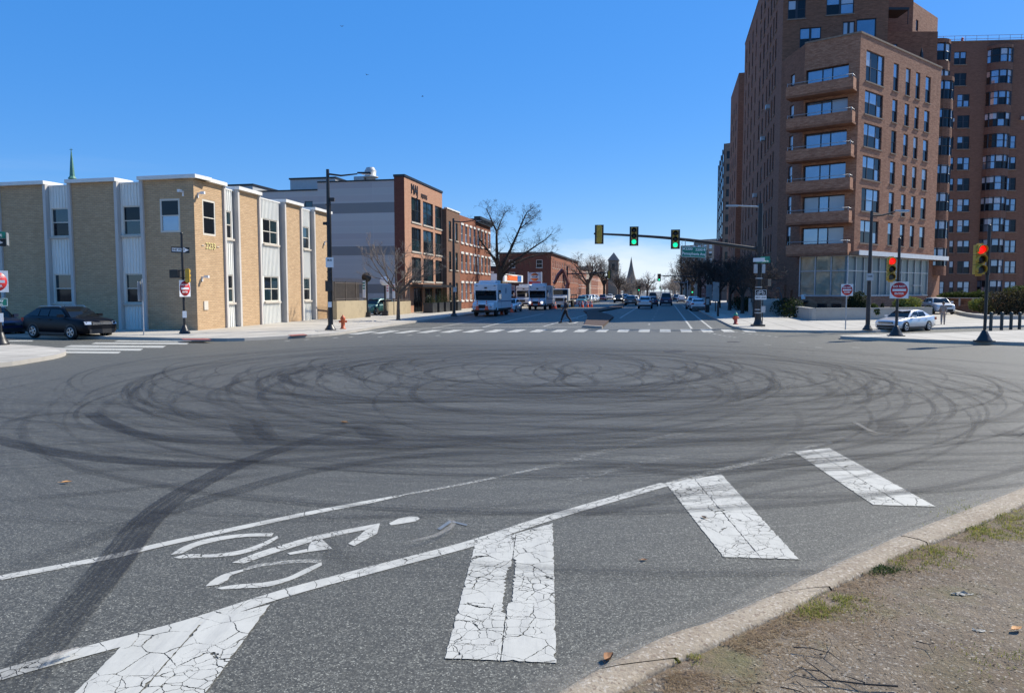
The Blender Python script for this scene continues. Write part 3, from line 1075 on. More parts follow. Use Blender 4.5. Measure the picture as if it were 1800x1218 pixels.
# storm drain under the kerb by the lamp post
mb = MB()
mb.box(-0.75, 0.75, -0.05, 0.45, 0, 0.155)
dr = thing('storm_drain', 'storm drain with a dark kerb mouth and pale concrete lid by the tall lamp post', 'storm drain', (*G(583, 586.5), 0.0), R(38))
mb.build('inlet_lid', M['walk'], dr)
mb = MB()
mb.box(-0.6, 0.6, -0.056, -0.045, 0.01, 0.11)
mb.build('inlet_mouth', M['sign_black'], dr)

eI = smooth_line(gl([(-420, 672), (-160, 656), (0, 645.5), (60, 637), (100, 630), (116, 624), (108, 619), (70, 614.5), (0, 610), (-160, 605), (-420, 601)]), 4)
mb = MB()
eI2 = [(p[0] - .0, p[1]) for p in eI]
walk('corner_pavement', eI, [(-40, 33), (-42, 22)])

eR = [W(900, 4.3), W(420, 4.3), W(150, 4.2), W(81, 4.0), W(56, 4.2)] + smooth_line(gl([(1285, 575.5), (1296, 578.5), (1312, 581), (1345, 583), (1400, 584.3), (1480, 585), (1540, 584.5)]), 3) + \
    smooth_line(gl([(1600, 581), (1650, 579), (1700, 577.5), (1760, 576), (1900, 573), (2300, 567)]), 2)
walk('right_sidewalk', eR, [(150, 60), (150, 130), W(420, 60), W(900, 40)], 0.12, M['walk2'])
eT = smooth_line(gl([(2300, 624), (2000, 614), (1800, 608.2), (1750, 606.3), (1640, 603), (1560, 599.5), (1490, 597), (1477, 595.3), (1490, 594), (1560, 592), (1660, 589.5), (1735, 587), (1900, 582), (2300, 574)]), 4)
walk('island_pavement', eT, [(60, 35), (50, 34)], 0.15, M['walk2'])
mb = MB()
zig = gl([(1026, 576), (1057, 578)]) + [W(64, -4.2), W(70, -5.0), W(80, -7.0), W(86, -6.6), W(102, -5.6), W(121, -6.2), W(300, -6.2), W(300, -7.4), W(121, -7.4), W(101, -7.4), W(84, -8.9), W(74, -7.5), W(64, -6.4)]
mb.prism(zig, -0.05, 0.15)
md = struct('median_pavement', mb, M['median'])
mb = MB()
a, b = G(1024, 576.2), G(1058, 578.4)
mb.prism([a, b, (b[0] + SD[0] * .45, b[1] + SD[1] * .45), (a[0] + SD[0] * .45, a[1] + SD[1] * .45)], -0.04, 0.165)
child(md, 'median_nose', mb, M['kerb'])

# --- foreground verge: worn dirt behind an aggregate kerb
CZ = 0.10
ko = [(978, 1215), (1033, 1182), (1155, 1121), (1255, 1086), (1344, 1048), (1422, 1010), (1522, 965), (1611, 927), (1700, 893), (1797, 855)]
ki = [(1078, 1215), (1178, 1162), (1289, 1112), (1389, 1066), (1450, 1034), (1526, 1000), (1585, 970), (1657, 943), (1715, 920), (1800, 884)]
o0 = [G(u, v, CZ) for u, v in ko]
i0 = [G(u, v, CZ) for u, v in ki]


def ext(L, a, b):
    d0 = (L[0][0] - L[1][0], L[0][1] - L[1][1])
    l = math.hypot(*d0)
    d1 = (L[-1][0] - L[-2][0], L[-1][1] - L[-2][1])
    m = math.hypot(*d1)
    return [(L[0][0] + d0[0] / l * a * k, L[0][1] + d0[1] / l * a * k) for k in (1, .5, .2)] + L + [(L[-1][0] + d1[0] / m * b * k, L[-1][1] + d1[1] / m * b * k) for k in (.1, .3, 1)]


o1, i1 = smooth_line(ext(o0, 5, 14), 6), smooth_line(ext(i0, 5, 14), 6)
t = NT('aggregate_kerb')
P = t.tc.outputs['Object']
n1 = t.noise(1.5, P, 5)
pc = t.voro(62.0, P, 'F1', 'Color')
sc_ = t.n.new('ShaderNodeSeparateColor')
t.l.new(pc, sc_.inputs[0])
c = t.mix(t.mapr(n1, 0.3, 0.7, 0, 1), (0.27, 0.215, 0.15), (0.36, 0.30, 0.22))
c = t.mix(t.mapr(sc_.outputs[0], 0.75, 1.0, 0, 0.8), c, (0.5, 0.44, 0.36))
c = t.mix(t.mapr(sc_.outputs[1], 0.75, 1.0, 0, 0.8), c, (0.17, 0.12, 0.085))
c = t.mix(t.mapr(t.noise(9.0, P, 5, .7), 0.55, 0.8, 0, 0.5), c, (0.2, 0.155, 0.11))
t.l.new(c, t.b.inputs['Base Color'])
t.b.inputs['Roughness'].default_value = 0.9
t.bump(t.math('ADD', t.noise(45.0, P, 4, .8), t.math('MULTIPLY', t.noise(5.0, P, 4, .7), 2.0)), 0.8, 0.01)
M['curb_agg'] = t.mat
ribbons_mesh('gutter_dust', [([(a[0] - (b[0] - a[0]) * k, a[1] - (b[1] - a[1]) * k) for a, b in zip(o1, i1)], w, st, 0.0) for k, w, st in ((.25, .45, .22), (.1, .22, .35))], M['scrape'], 0.007)
mb = MB()
random.seed(5)
prof_n = len(o1)
rows = []
for a, b in zip(o1, i1):
    j = lambda s: random.uniform(-s, s)
    d = (b[0] - a[0], b[1] - a[1])
    jj = j(.006)
    q = lambda f, z: (a[0] + d[0] * f + j(.003) + jj, a[1] + d[1] * f + j(.003), z + j(.003))
    rows.append([q(0, -0.05), q(0.0, CZ - 0.025), q(0.06, CZ - 0.004), q(0.3, CZ + .003), q(.7, CZ + .002), q(.95, CZ - .004), q(1.0, CZ - .03), q(1.02, -0.05)])
vs = [p for r in rows for p in r]
K = 8
fs = []
for i in range(len(rows) - 1):
    if i in (24, 42, 57):                 # open joints between kerb stones
        continue
    for k in range(K - 1):
        fs.append((i * K + k, (i + 1) * K + k, (i + 1) * K + k + 1, i * K + k + 1))
for j in (24, 42, 57):
    m_ = lambda p, q, f: tuple(p[x] + (q[x] - p[x]) * f for x in range(3))
    A, B = rows[j], rows[j + 1]
    base = len(vs)
    L_ = math.dist(A[3], B[3])
    f = max(0.0, 1 - 0.022 / L_)
    vs += A + [m_(p, q, f) for p, q in zip(A, B)]
    for k in range(K - 1):
        fs.append((base + k, base + K + k, base + K + k + 1, base + k + 1))
mb.add(vs, fs, 0, True)
struct('foreground_kerb', mb, M['curb_agg'], uv=False)

t = NT('verge_dirt')
P = t.tc.outputs['Object']
n1 = t.noise(0.9, P, 6, .65)
n2 = t.noise(6.0, P, 6, .7)
n3 = t.noise(70.0, P, 3, .8)
ed = t.n.new('ShaderNodeAttribute')
ed.attribute_name = 'edge'
c = t.mix(t.mapr(n1, .3, .7, 0, 1), (0.155, 0.112, 0.070), (0.25, 0.20, 0.14))
c = t.mix(t.mapr(n2, .45, .75, 0, .6), c, (0.12, 0.098, 0.078))
c = t.mix(t.mapr(n3, .55, .75, 0, .8), c, (0.085, 0.068, 0.053))
vc = t.voro(75.0, P, 'F1', 'Color')
s2 = t.n.new('ShaderNodeSeparateColor')
t.l.new(vc, s2.inputs[0])
c = t.mix(t.mapr(s2.outputs[0], .86, 1, 0, .9), c, (0.42, 0.37, 0.30))
g = t.math('MULTIPLY', t.mapr(t.noise(1.3, t.mapping(P, loc=(3, 1, 0)), 5, .7), .52, .64, 0, .75), t.mapr(ed.outputs['Fac'], 0.0, 0.9, 1, 0.25))
c = t.mix(g, c, t.mix(n3, (0.075, 0.085, 0.02), (0.19, 0.18, 0.05)))
s = t.math('MULTIPLY', t.mapr(ed.outputs['Fac'], 0.0, 0.7, 1, 0), t.mapr(t.noise(2.0, P, 4, .7), .38, .62, 0, .7))
c = t.mix(s, c, (0.20, 0.135, 0.085))
t.l.new(c, t.b.inputs['Base Color'])
t.b.inputs['Roughness'].default_value = 0.95
t.bump(t.math('ADD', t.math('MULTIPLY', n2, 3.0), n3), 0.9, 0.02)
M['dirt'] = t.mat
from mathutils import noise as mnoise
vs, fs, ea = [], [], []
SA, SB = len(i1), 46
q = (0.82, -0.57)
for p in i1:
    for k in range(SB):
        dd = 10.0 * (k / (SB - 1)) ** 2.0
        x, y = p[0] + q[0] * dd, p[1] + q[1] * dd
        h = mnoise.noise((x * 1.3, y * 1.3, 0)) * 0.018 + mnoise.noise((x * 5, y * 5, 3)) * 0.009 + mnoise.noise((x * 14, y * 14, 3)) * 0.004
        e = min(1, dd / .25)
        vs.append((x, y, CZ - 0.04 + (0.012 + h * .7) * e + min(.03, dd * .006)))
        ea.append(dd)
for i in range(SA - 1):
    for k in range(SB - 1):
        fs.append((i * SB + k, i * SB + k + 1, (i + 1) * SB + k + 1, (i + 1) * SB + k))
me = bpy.data.meshes.new('verge_dirt')
me.from_pydata(vs, [], [f[::-1] for f in fs])
me.materials.append(M['dirt'])
me.polygons.foreach_set('use_smooth', [True] * len(me.polygons))
at = me.attributes.new('edge', 'FLOAT', 'POINT')
at.data.foreach_set('value', ea)
vg = link(bpy.data.objects.new('verge_ground', me))
vg['kind'] = 'structure'


def verge_z(x, y):
    return CZ - 0.026 + mnoise.noise((x * 1.3, y * 1.3, 0)) * 0.0126 + mnoise.noise((x * 5, y * 5, 3)) * 0.0063


def verge_uv(a, dd):
    """a in 0..1 along the kerb part that shows, dd metres in from it"""
    f = 18 + a * 56
    i = int(f)
    p = [i1[i][k] + (i1[i + 1][k] - i1[i][k]) * (f - i) for k in (0, 1)]
    return (p[0] + q[0] * dd, p[1] + q[1] * dd)


def leafmat(name, c1, c2, rough=0.8):
    t = NT(name)
    g_ = t.n.new('ShaderNodeNewGeometry')
    c = t.mix(g_.outputs['Random Per Island'], c1, c2)
    t.l.new(c, t.b.inputs['Base Color'])
    t.b.inputs['Roughness'].default_value = rough
    t.b.inputs['Specular IOR Level'].default_value = 0.3
    tl = t.n.new('ShaderNodeBsdfTranslucent')
    t.l.new(t.mix(1.0, c, (1.0, 0.95, 0.55), 'MULTIPLY'), tl.inputs[0])
    ms = t.n.new('ShaderNodeMixShader')
    ms.inputs[0].default_value = 0.4
    t.l.new(t.b.outputs[0], ms.inputs[1])
    t.l.new(tl.outputs[0], ms.inputs[2])
    t.l.new(ms.outputs[0], t.out.inputs[0])
    return t.mat


M['straw'] = leafmat('dead_straw', (0.40, 0.30, 0.18), (0.16, 0.10, 0.055))
M['grass'] = leafmat('green_grass', (0.14, 0.17, 0.018), (0.40, 0.38, 0.10))
M['weed'] = leafmat('dark_weed', (0.03, 0.055, 0.015), (0.07, 0.11, 0.03))
M['chip'] = leafmat('litter_chips', (0.50, 0.43, 0.33), (0.09, 0.065, 0.045))


def blade(mb, x, y, z, L, w, az, el, bend=0.3):
    dx, dy = math.cos(az), math.sin(az)
    px_, py_ = -dy * w / 2, dx * w / 2
    c, s = math.cos(el), math.sin(el)
    m = (x + dx * c * L * .55, y + dy * c * L * .55, z + s * L * .6)
    e = (x + dx * c * L * (1 + bend * .2), y + dy * c * L * (1 + bend * .2), z + s * L * (1 - bend))
    mb.add([(x - px_, y - py_, z), (x + px_, y + py_, z), (m[0] + px_ * .8, m[1] + py_ * .8, m[2]), (m[0] - px_ * .8, m[1] - py_ * .8, m[2]), e],
           [(0, 1, 2, 3), (3, 2, 4)], 0, False)


random.seed(21)
mb = MB()
for k in range(13000):
    a = random.betavariate(1.0, 1.6)
    dd = abs(random.gauss(0, 0.33)) + .01
    if random.random() < .3:
        dd = random.uniform(.02, 2.6)
    if a > .42 and random.random() < .45:
        continue
    x, y = verge_uv(a, dd)
    if mnoise.noise((x * 2.2, y * 2.2, 7)) < -0.12:
        continue
    blade(mb, x, y, verge_z(x, y) - .002, random.uniform(.02, .075), random.uniform(.0022, .0045), random.uniform(0, 6.28), random.uniform(0, .35), .5)
o = mb.build('dead_grass', M['straw'], None, False)
o['kind'] = 'stuff'
mb = MB()
patches = [(1760, 905, .16, 1.0), (1650, 965, .1, .6), (1610, 985, .1, .5), (1480, 1050, .07, .5), (1440, 1068, .07, .5), (1790, 930, .12, .9), (1730, 935, .1, .5), (1790, 1160, .12, .4), (1200, 1150, .04, .2), (1850, 900, .3, 1.)]
for (u, v, rad, den) in patches:
    c0 = G(u, v, CZ)
    for k in range(int(1500 * den)):
        x, y = c0[0] + random.gauss(0, rad * 1.6), c0[1] + random.gauss(0, rad)
        if mnoise.noise((x * 9, y * 9, 1)) < -0.1:
            continue
        blade(mb, x, y, verge_z(x, y) - .004, random.uniform(.02, .055), random.uniform(.003, .005), random.uniform(0, 6.28), random.uniform(.3, 1.3))
o = mb.build('verge_grass', M['grass'], None, False)
o['kind'] = 'stuff'
mb = MB()
for k in range(5200):
    a, dd = random.random() * 1.15 - .1, random.uniform(.02, 3.2)
    x, y = verge_uv(max(-.3, a), dd)
    z = verge_z(x, y) + min(.03, dd * .006) - .001
    r = random.uniform(.003, .011) * (1.5 if random.random() < .08 else 1)
    az = random.uniform(0, 6.28)
    tl = random.uniform(-.5, .5)
    P4 = [(x + r * math.cos(az + f), y + r * math.sin(az + f) * .7, z + .004 + r * tl * math.cos(f)) for f in (0, 1.3, 3.1, 4.6)]
    mb.add(P4, [(0, 1, 2, 3)], 0, False)
o = mb.build('gravel', M['chip'], None, False)
o['kind'] = 'stuff'
# weeds at the kerb
for n_, (u, v, lab) in enumerate(((1690, 922, 'bright low weed tuft spilling onto the kerb edge below the green grass'), (1547, 995, 'dark green weed clump behind the kerb, nearer the photographer'))):
    c0 = G(u, v, CZ)
    w_ = thing('weed_tuft', lab, 'weed', (c0[0], c0[1], CZ - .03))
    mb = MB()
    for k in range(420):
        x, y = random.gauss(0, .10), random.gauss(0, .05)
        blade(mb, x, y, 0, random.uniform(.02, .05), random.uniform(.006, .012), random.uniform(0, 6.28), random.uniform(.1, 1.2))
    mb.build('weed_leaves', M['weed' if n_ else 'grass'], w_, False)
    mb = MB()
    for k in range(12):
        a_ = random.uniform(0, 6.28)
        mb.tube([(0, 0, 0), (.05 * math.cos(a_), .03 * math.sin(a_), .015), (.10 * math.cos(a_), .05 * math.sin(a_), .02)], [.0018, .0014, .001], 3)
    mb.build('weed_stems', M['weed'], w_, False)
# fallen twigs
def twig(label, pts, r, forks, grp=None):
    P3 = [(*G(u, v, CZ), CZ + .006) for u, v in pts]
    b = P3[0]
    t_ = thing('fallen_twig', label, 'twig', b)
    mb = MB()
    L_ = [(p[0] - b[0], p[1] - b[1], p[2] - b[2] + random.uniform(-.003, .012)) for p in P3]
    mb.tube(L_, [r * (1 - .6 * i / (len(L_) - 1)) for i in range(len(L_))], 6)
    mb.build('twig_stem', M['dark_bark'], t_, False)
    mb = MB()
    for f in forks:
        Q = [(*G(u, v, CZ), CZ + .004 + random.uniform(0, .016)) for u, v in f]
        mb.tube([(p[0] - b[0], p[1] - b[1], p[2] - b[2]) for p in Q], [r * .7, r * .5, r * .3][:len(Q)] if len(Q) <= 3 else r * .5, 5)
    mb.build('twig_side_shoots', M['dark_bark'], t_, False)


twig('long dark twig with forked side shoots lying on the dirt at the bottom', [(1578, 1208), (1520, 1205), (1465, 1198), (1440, 1182), (1415, 1162)], .0062,
     [[(1465, 1198), (1430, 1197), (1395, 1190)], [(1440, 1182), (1405, 1178), (1388, 1186)], [(1520, 1205), (1500, 1195), (1478, 1188)]])
twig('thin bent twig lying above the long forked one on the dirt', [(1395, 1140), (1425, 1143), (1455, 1148), (1462, 1135), (1458, 1124)], .004, [[(1455, 1148), (1470, 1160), (1482, 1168)]])
twig('short forked twig at the bottom edge left of the long one', [(1372, 1208), (1400, 1214), (1425, 1222)], .004, [[(1400, 1200), (1415, 1212), (1430, 1226)]])
twig('small curved twig alone on the bare dirt to the right', [(1610, 1128), (1632, 1134), (1642, 1150)], .004, [[(1632, 1134), (1640, 1134)]])
# crumpled bits
def scrap(name, label, cat, u, v, size, m, flat=.35, seed=1):
    random.seed(seed)
    mb = MB()
    for k in range(16):                          # torn, folded flakes heaped together
        c = Vector((random.gauss(0, .8) * size * 1.3, random.gauss(0, .35) * size, random.uniform(.1, .35) * size * flat))
        t1 = Vector((random.gauss(0, 1), random.gauss(0, .6), random.gauss(0, .08))).normalized() * size * random.uniform(.5, 1.1)
        t2 = Vector((random.gauss(0, .6), random.gauss(0, 1), random.gauss(0, .08))).normalized() * size * random.uniform(.25, .6)
        mb.add([c - t1, c + t2, c + t1 * .9, c - t2 * .8, c + Vector((0, 0, size * .08))], [(0, 1, 4), (1, 2, 4), (2, 3, 4), (3, 0, 4)], 0, False)
    o = mb.build(name, m, None, False)
    z = CZ - .016 if u > 1100 else 0.006
    o.location = (*G(u, v, z), z)
    o['label'] = label
    o['category'] = cat
    return o


M['paper'] = mat('weathered_paper', (0.36, 0.34, 0.29), 0.9, var=0.3, scale=20)
M['dryleaf'] = mat('dry_leaf', (0.30, 0.15, 0.07), 0.7, var=0.4, scale=25)
M['orangeleaf'] = mat('orange_leaf', (0.55, 0.28, 0.10), 0.7, var=0.3, scale=25)
scrap('crumpled_paper', 'pale crumpled scrap of paper lying on the grey dirt', 'litter', 1684, 1043, .04, M['paper'], .22, 2)
scrap('crumpled_paper', 'small grey scrap of litter below the paler crumpled paper on the dirt', 'litter', 1722, 1108, .026, M['paper'], .2, 9)


def leaf(label, u, v, size, m, curl, rz, z):
    mb = MB()
    prof = [(-1, 0), (-.6, .32), (-.1, .5), (.4, .36), (.75, .14), (1, 0)]
    vs = []
    for x, w in prof:
        for k in (-1, -.5, 0, .5, 1):
            vs.append((x * size, k * w * size, size * (curl * (k * k) * w + .35 * curl * x * x + .02 * math.sin(9 * x + 3 * k))))
    fs = [(i * 5 + k, i * 5 + k + 1, (i + 1) * 5 + k + 1, (i + 1) * 5 + k) for i in range(5) for k in range(4)]
    o = thing('dry_leaf', label, 'leaf', (*G(u, v, z), z + .004), rz)
    mb.add(vs, fs, 0, True)
    mb.build('leaf_blade', m, o, False)
    mb = MB()
    mb.tube([(-size * 1.5, 0, size * curl * .5), (-size, 0, size * .1), (size * .9, 0, size * .3 * curl)], [.0016, .0022, .001], 4)
    mb.build('leaf_stalk', m, o, False)


leaf('curled brown leaf on the asphalt against the kerb at the bottom', 1070, 1160, .06, M['dryleaf'], 1.3, 1.0, 0.004)
leaf('orange leaf on the dirt at the right edge', 1787, 1106, .05, M['orangeleaf'], .5, .4, CZ - .012)
leaf('small brown leaf on the white bar nearest the middle', 1237, 910, .04, M['dryleaf'], .7, 2.0, .008)
leaf('small brown leaf on dark asphalt between two white bars', 1132, 985, .035, M['dryleaf'], .6, .2, .004)
leaf('pale yellow leaf lying on the far skid marks', 605, 743, .09, M['orangeleaf'], .5, 2.5, .012)
leaf('tan leaf on the asphalt at the left', 117, 848, .06, M['orangeleaf'], .5, .5, .012)

# ================================================================== BUILDINGS
def facade(mb, p0, p1, z0, z1, ops, depth=0.16, mi=0, mr=None):
    """wall p0->p1 seen from its right side, with real openings (a0,a1,b0,b1) and their reveals"""
    mr = mi if mr is None else mr
    dx, dy = p1[0] - p0[0], p1[1] - p0[1]
    L = math.hypot(dx, dy)
    dx, dy = dx / L, dy / L
    nx, ny = dy, -dx
    ops = [(max(a, 0.02), min(b, L - 0.02), c, d) for a, b, c, d in ops if b > 0.02 and a < L - 0.02]
    xs = sorted(set([0, L] + [round(o[0], 4) for o in ops] + [round(o[1], 4) for o in ops]))
    zs = sorted(set([z0, z1] + [round(o[2], 4) for o in ops if z0 < o[2] < z1] + [round(o[3], 4) for o in ops if z0 < o[3] < z1]))
    P = lambda a, z, d=0: (p0[0] + dx * a - nx * d, p0[1] + dy * a - ny * d, z)
    vid = {}
    vs, fs = [], []

    def V(i, j):
        if (i, j) not in vid:
            vid[(i, j)] = len(vs)
            vs.append(P(xs[i], zs[j]))
        return vid[(i, j)]
    for i in range(len(xs) - 1):
        xm = (xs[i] + xs[i + 1]) / 2
        col = [o for o in ops if o[0] < xm < o[1]]
        for j in range(len(zs) - 1):
            zm = (zs[j] + zs[j + 1]) / 2
            if any(o[2] < zm < o[3] for o in col):
                continue
            fs.append((V(i, j), V(i + 1, j), V(i + 1, j + 1), V(i, j + 1)))
    mb.add(vs, fs, mi, False)
    for a, b, c, d in ops:
        for q in ((P(a, c), P(a, d), P(a, d, depth), P(a, c, depth)), (P(b, d), P(b, c), P(b, c, depth), P(b, d, depth)),
                  (P(b, c), P(a, c), P(a, c, depth), P(b, c, depth)), (P(a, d), P(b, d), P(b, d, depth), P(a, d, depth))):
            mb.add(q, [(0, 1, 2, 3)], mr, False)


def style(frame='black_frame', nx=1, ny=1, hung=True, panes=('g_dark',), sill=None, fw=0.06, mull=0.06, sill_h=0.12, rail=0.055, wide=None, lintel=0.0):
    return dict(frame=frame, nx=nx, ny=ny, hung=hung, panes=panes, sill=sill, fw=fw, mull=mull, sill_h=sill_h, rail=rail, wide=wide, lintel=lintel)


def gen_window(mf, mp, w, h, st, rnd, T=None):
    """frame into mf (slot 0 frame, 1 sill), panes into mp; local: x along the wall, outwards -y, z up"""
    f, m = st['fw'], st['mull']
    A, B = MB(), MB()
    A.box(-w / 2, -w / 2 + f, -.06, .02, 0, h)
    A.box(w / 2 - f, w / 2, -.06, .02, 0, h)
    A.box(-w / 2 + f, w / 2 - f, -.06, .02, 0, f)
    A.box(-w / 2 + f, w / 2 - f, -.06, .02, h - f, h)
    wid = st['wide'] or [1.0] * st['nx']
    tot = sum(wid)
    iw = w - 2 * f
    x = -w / 2 + f
    np_ = len(st['panes'])
    for k, q in enumerate(wid):
        x1 = x + iw * q / tot
        if k < len(wid) - 1:
            A.box(x1 - m / 2, x1 + m / 2, -.055, .02, f, h - f)
        c0, c1 = x + (m / 2 if k else 0), x1 - (m / 2 if k < len(wid) - 1 else 0)
        ny = 2 if st['hung'] else st['ny']
        up = rnd.randrange(np_)
        lo = rnd.randrange(np_)
        for j in range(ny):
            za, zb = f + (h - 2 * f) * j / ny, f + (h - 2 * f) * (j + 1) / ny
            y = (-.012 if j % 2 == 0 else -.03) if st['hung'] else -.02
            if st['hung'] and ny == 2:
                mi = lo if j == 0 else up
                if np_ == 3:
                    mi = rnd.choice((0, 0, 0, 1)) if j == 0 else rnd.choice((1, 1, 1, 2, 2, 0))
            else:
                mi = rnd.randrange(np_)
            B.quad((c0, y, za), (c1, y, za), (c1, y, zb), (c0, y, zb), mi, False)
            if j:
                A.box(c0, c1, -.05, .02, za - st['rail'] / 2, za + st['rail'] / 2)
        x = x1
    if st['sill']:
        A.box(-w / 2 - .08, w / 2 + .08, -.06 - .17, -.062, -st['sill_h'], -.001, 1)
    if st['lintel']:
        A.box(-w / 2 - .12, w / 2 + .12, -.21, -.125, h + .002, h + st['lintel'], 1)
    for S_, D in ((A, mf), (B, mp)):
        vs = S_.v if T is None else [tuple(T @ Vector(p)) for p in S_.v]
        b = len(D.v)
        D.v += vs
        D.f += [tuple(b + i for i in q) for q in S_.f]
        D.m += S_.m
        D.sm += S_.sm


class Bld:
    def __init__(s, name, label, cat, base, group=None, limit=96, seed=1):
        s.o = thing(name, label, cat, (base[0], base[1], base[2] if len(base) > 2 else 0.0), 0, group)
        s.count, s.limit = 0, limit
        s.cache = {}
        s.rnd = random.Random(seed)
        s.sf, s.sp, s.sst = MB(), MB(), None

    def part(s, name, mb, mats, bevel=0.0):
        return mb.build(name, mats, s.o, True, bevel, True)

    def win(s, p0, p1, a0, a1, b0, b1, st, depth=0.14):
        dx, dy = p1[0] - p0[0], p1[1] - p0[1]
        L = math.hypot(dx, dy)
        dx, dy = dx / L, dy / L
        c = (a0 + a1) / 2
        loc = (p0[0] + dx * c - dy * depth, p0[1] + dy * c + dx * depth, b0)
        loc = tuple(loc[i] - s.o.location[i] for i in range(3))
        rz = math.atan2(dy, dx)
        mats_f = [M[st['frame']], M[st['sill'] or 'sill']]
        mats_p = [M[q] for q in st['panes']]
        s.count += 1
        if s.count > s.limit:
            T = Matrix.Translation(loc) @ Matrix.Rotation(rz, 4, 'Z')
            gen_window(s.sf, s.sp, a1 - a0, b1 - b0, st, s.rnd, T)
            s.sst = (mats_f, mats_p)
            return None
        key = (round(a1 - a0, 2), round(b1 - b0, 2), id(st), s.rnd.randrange(5))
        if key not in s.cache:
            mf, mp = MB(), MB()
            gen_window(mf, mp, a1 - a0, b1 - b0, st, s.rnd)
            s.cache[key] = (mf.mesh('window', mats_f), mp.mesh('pane', mats_p))
        w = inst('window', s.cache[key][0], s.o, loc, rz)
        inst('pane', s.cache[key][1], w)
        return w

    def finish(s):
        if s.sst:
            w = s.sf.build('windows', s.sst[0], s.o)
            w['kind'] = 'stuff'
            s.sp.build('panes', s.sst[1], w)


def unit(p0, p1):
    dx, dy = p1[0] - p0[0], p1[1] - p0[1]
    L = math.hypot(dx, dy)
    return (dx / L, dy / L), L


def on(p0, p1, a, out=0.0):
    (dx, dy), L = unit(p0, p1)
    return (p0[0] + dx * a + dy * out, p0[1] + dy * a - dx * out)


# ------------------------------------------------------------------ tan brick building on the left corner
TA = (-17.44, 41.02)
TB = (XU(582, 60.0), 60.0)
TL = (XU(-90, 45.2), 45.2)
bt = Bld('tan_brick_building', 'two storey tan brick building with white capped bays and ribbed white panels between them', 'building', (*TA, 0.14))
ZC = 8.45           # underside of the caps
wall = MB()
st_pan = style('tan_frame', 1, 1, True, ('g_dark', 'g_teal'), 'sill', fw=.07)
st_pan2 = style('tan_frame', 2, 1, True, ('g_dark', 'g_teal'), 'sill', fw=.07)
st_bay = style('tan_frame', 1, 1, True, ('g_dark', 'g_sky'), None, fw=.11)
st_bay2 = style('tan_frame', 1, 1, True, ('g_dark', 'g_teal'), None, fw=.11)


def one(name, m, *boxes, parent=None):
    mb = MB()
    for o, ax, *b in boxes:
        mb.obox(o, ax, *b)
    o = mb.build(name, M[m], parent or bt.o, True, 0, True)
    if parent:
        o.location = tuple(-c for c in bt.o.location)
    return o


def tan_face(p0, p1, bays, panels, wins):
    ax, L = unit(p0, p1)
    A = lambda u: along(p0, p1, u)
    for u0, u1 in bays:
        a0, a1 = max(0, A(u0)), min(L, A(u1))
        a0, a1 = (0.0 if a0 < .4 else a0), (L if a1 > L - .4 else a1)
        ops = [(A(w0), A(w1), z0, z1) for (w0, w1, z0, z1) in wins if w0 > u0 and w1 < u1]
        facade(wall, on(p0, p1, a0), on(p0, p1, a1), 0.0, ZC, [(o[0] - a0, o[1] - a0, o[2], o[3]) for o in ops], .1)
        for o in ops:
            bt.win(p0, p1, *o, st_bay if p0 == TL else st_bay2, .07)
        # cap with a slight overhang, concrete fins at both sides
        f0, f1 = (0.0 if a0 < .01 else .2), (0.0 if a1 > L - .01 else .2)
        one('cap', 'cap', (p0, ax, a0 - f0 - .04 * (f0 > 0), a1 + f1 + .3 * (p0 == TL and f1 == 0), -1.2, .24, ZC, ZC + .2))
        if f0:
            one('fin', 'fin', (p0, ax, a0 - .2, a0 - .001, -.5, .12, 0, ZC - .002))
        if f1:
            one('fin', 'fin', (p0, ax, a1 + .001, a1 + .2, -.5, .12, 0, ZC - .002))
    for u0, u1, two in panels:
        a0, a1 = A(u0), A(u1)
        q0, q1 = on(p0, p1, a0, -.16), on(p0, p1, a1, -.16)
        w0, w1 = (.2, a1 - a0 - .2) if two else (.12, a1 - a0 - .1)
        hi, lo = (5.45, 7.1), (1.62, 3.3)
        panel = MB()
        facade(panel, q0, q1, 0.05, ZC - .12, [(w0, w1, *lo), (w0, w1, *hi)], .12)
        pn = bt.part('ribbed_panel', panel, M['panel'])
        for z in (lo, hi):
            bt.win(q0, q1, w0, w1, z[0], z[1], st_pan2 if two else st_pan, .09)
        n = max(5, int((a1 - a0) / .19))
        rb = []
        for k in range(n):
            a = (a1 - a0) * (k + .5) / n
            for z0, z1 in ((0.06, lo[0] - .14), (lo[1] + .02, hi[0] - .14), (hi[1] + .02, ZC - .13)):
                rb.append((q0, ax, a - .025, a + .025, .001, .04, z0, z1))
        for q_ in range(3):
            mb = MB()
            for o, x_, *b in rb[q_::3]:
                mb.obox(o, x_, *b)
            mb.build('panel_rib', M['panel'], pn).location = tuple(-c for c in bt.o.location)
        one('panel_coping', 'cap', (q0, ax, -.2, a1 - a0 + .2, -1.0, .05, ZC - .12, ZC - .04))


tan_face(TL, TA, [(-70, -32), (7, 83), (131, 207), (257, 341)], [(-30, 3, False), (87, 123, False), (212, 249, False)], [(284, 319, 5.55, 7.4)])
tan_face(TA, TB, [(339, 394), (421, 455.5), (502.5, 529), (553.5, 582)], [(398, 415, False), (465, 495.5, True), (535.5, 549, False)], [(358.5, 381, 5.45, 7.45)])
# return wall at the far end and a plain back so that it is a solid block
BK1, BK2 = (TB[0] - 14, TB[1] + 2.2), (TL[0] - 1, TL[1] + 16)
facade(wall, TB, BK1, 0, ZC, [])
facade(wall, BK1, BK2, 0, ZC, [])
facade(wall, BK2, TL, 0, ZC, [])
bt.part('wall', wall, M['tan_brick'])
mb = MB()
mb.prism([on(TL, TA, .2, -.6), on(TL, TA, 13, -.6), on(TA, TB, .6, -.6), on(TA, TB, 18, -.6), BK1, BK2], ZC - .5, ZC - .05)
bt.part('roof', mb, M['asph_roof'])
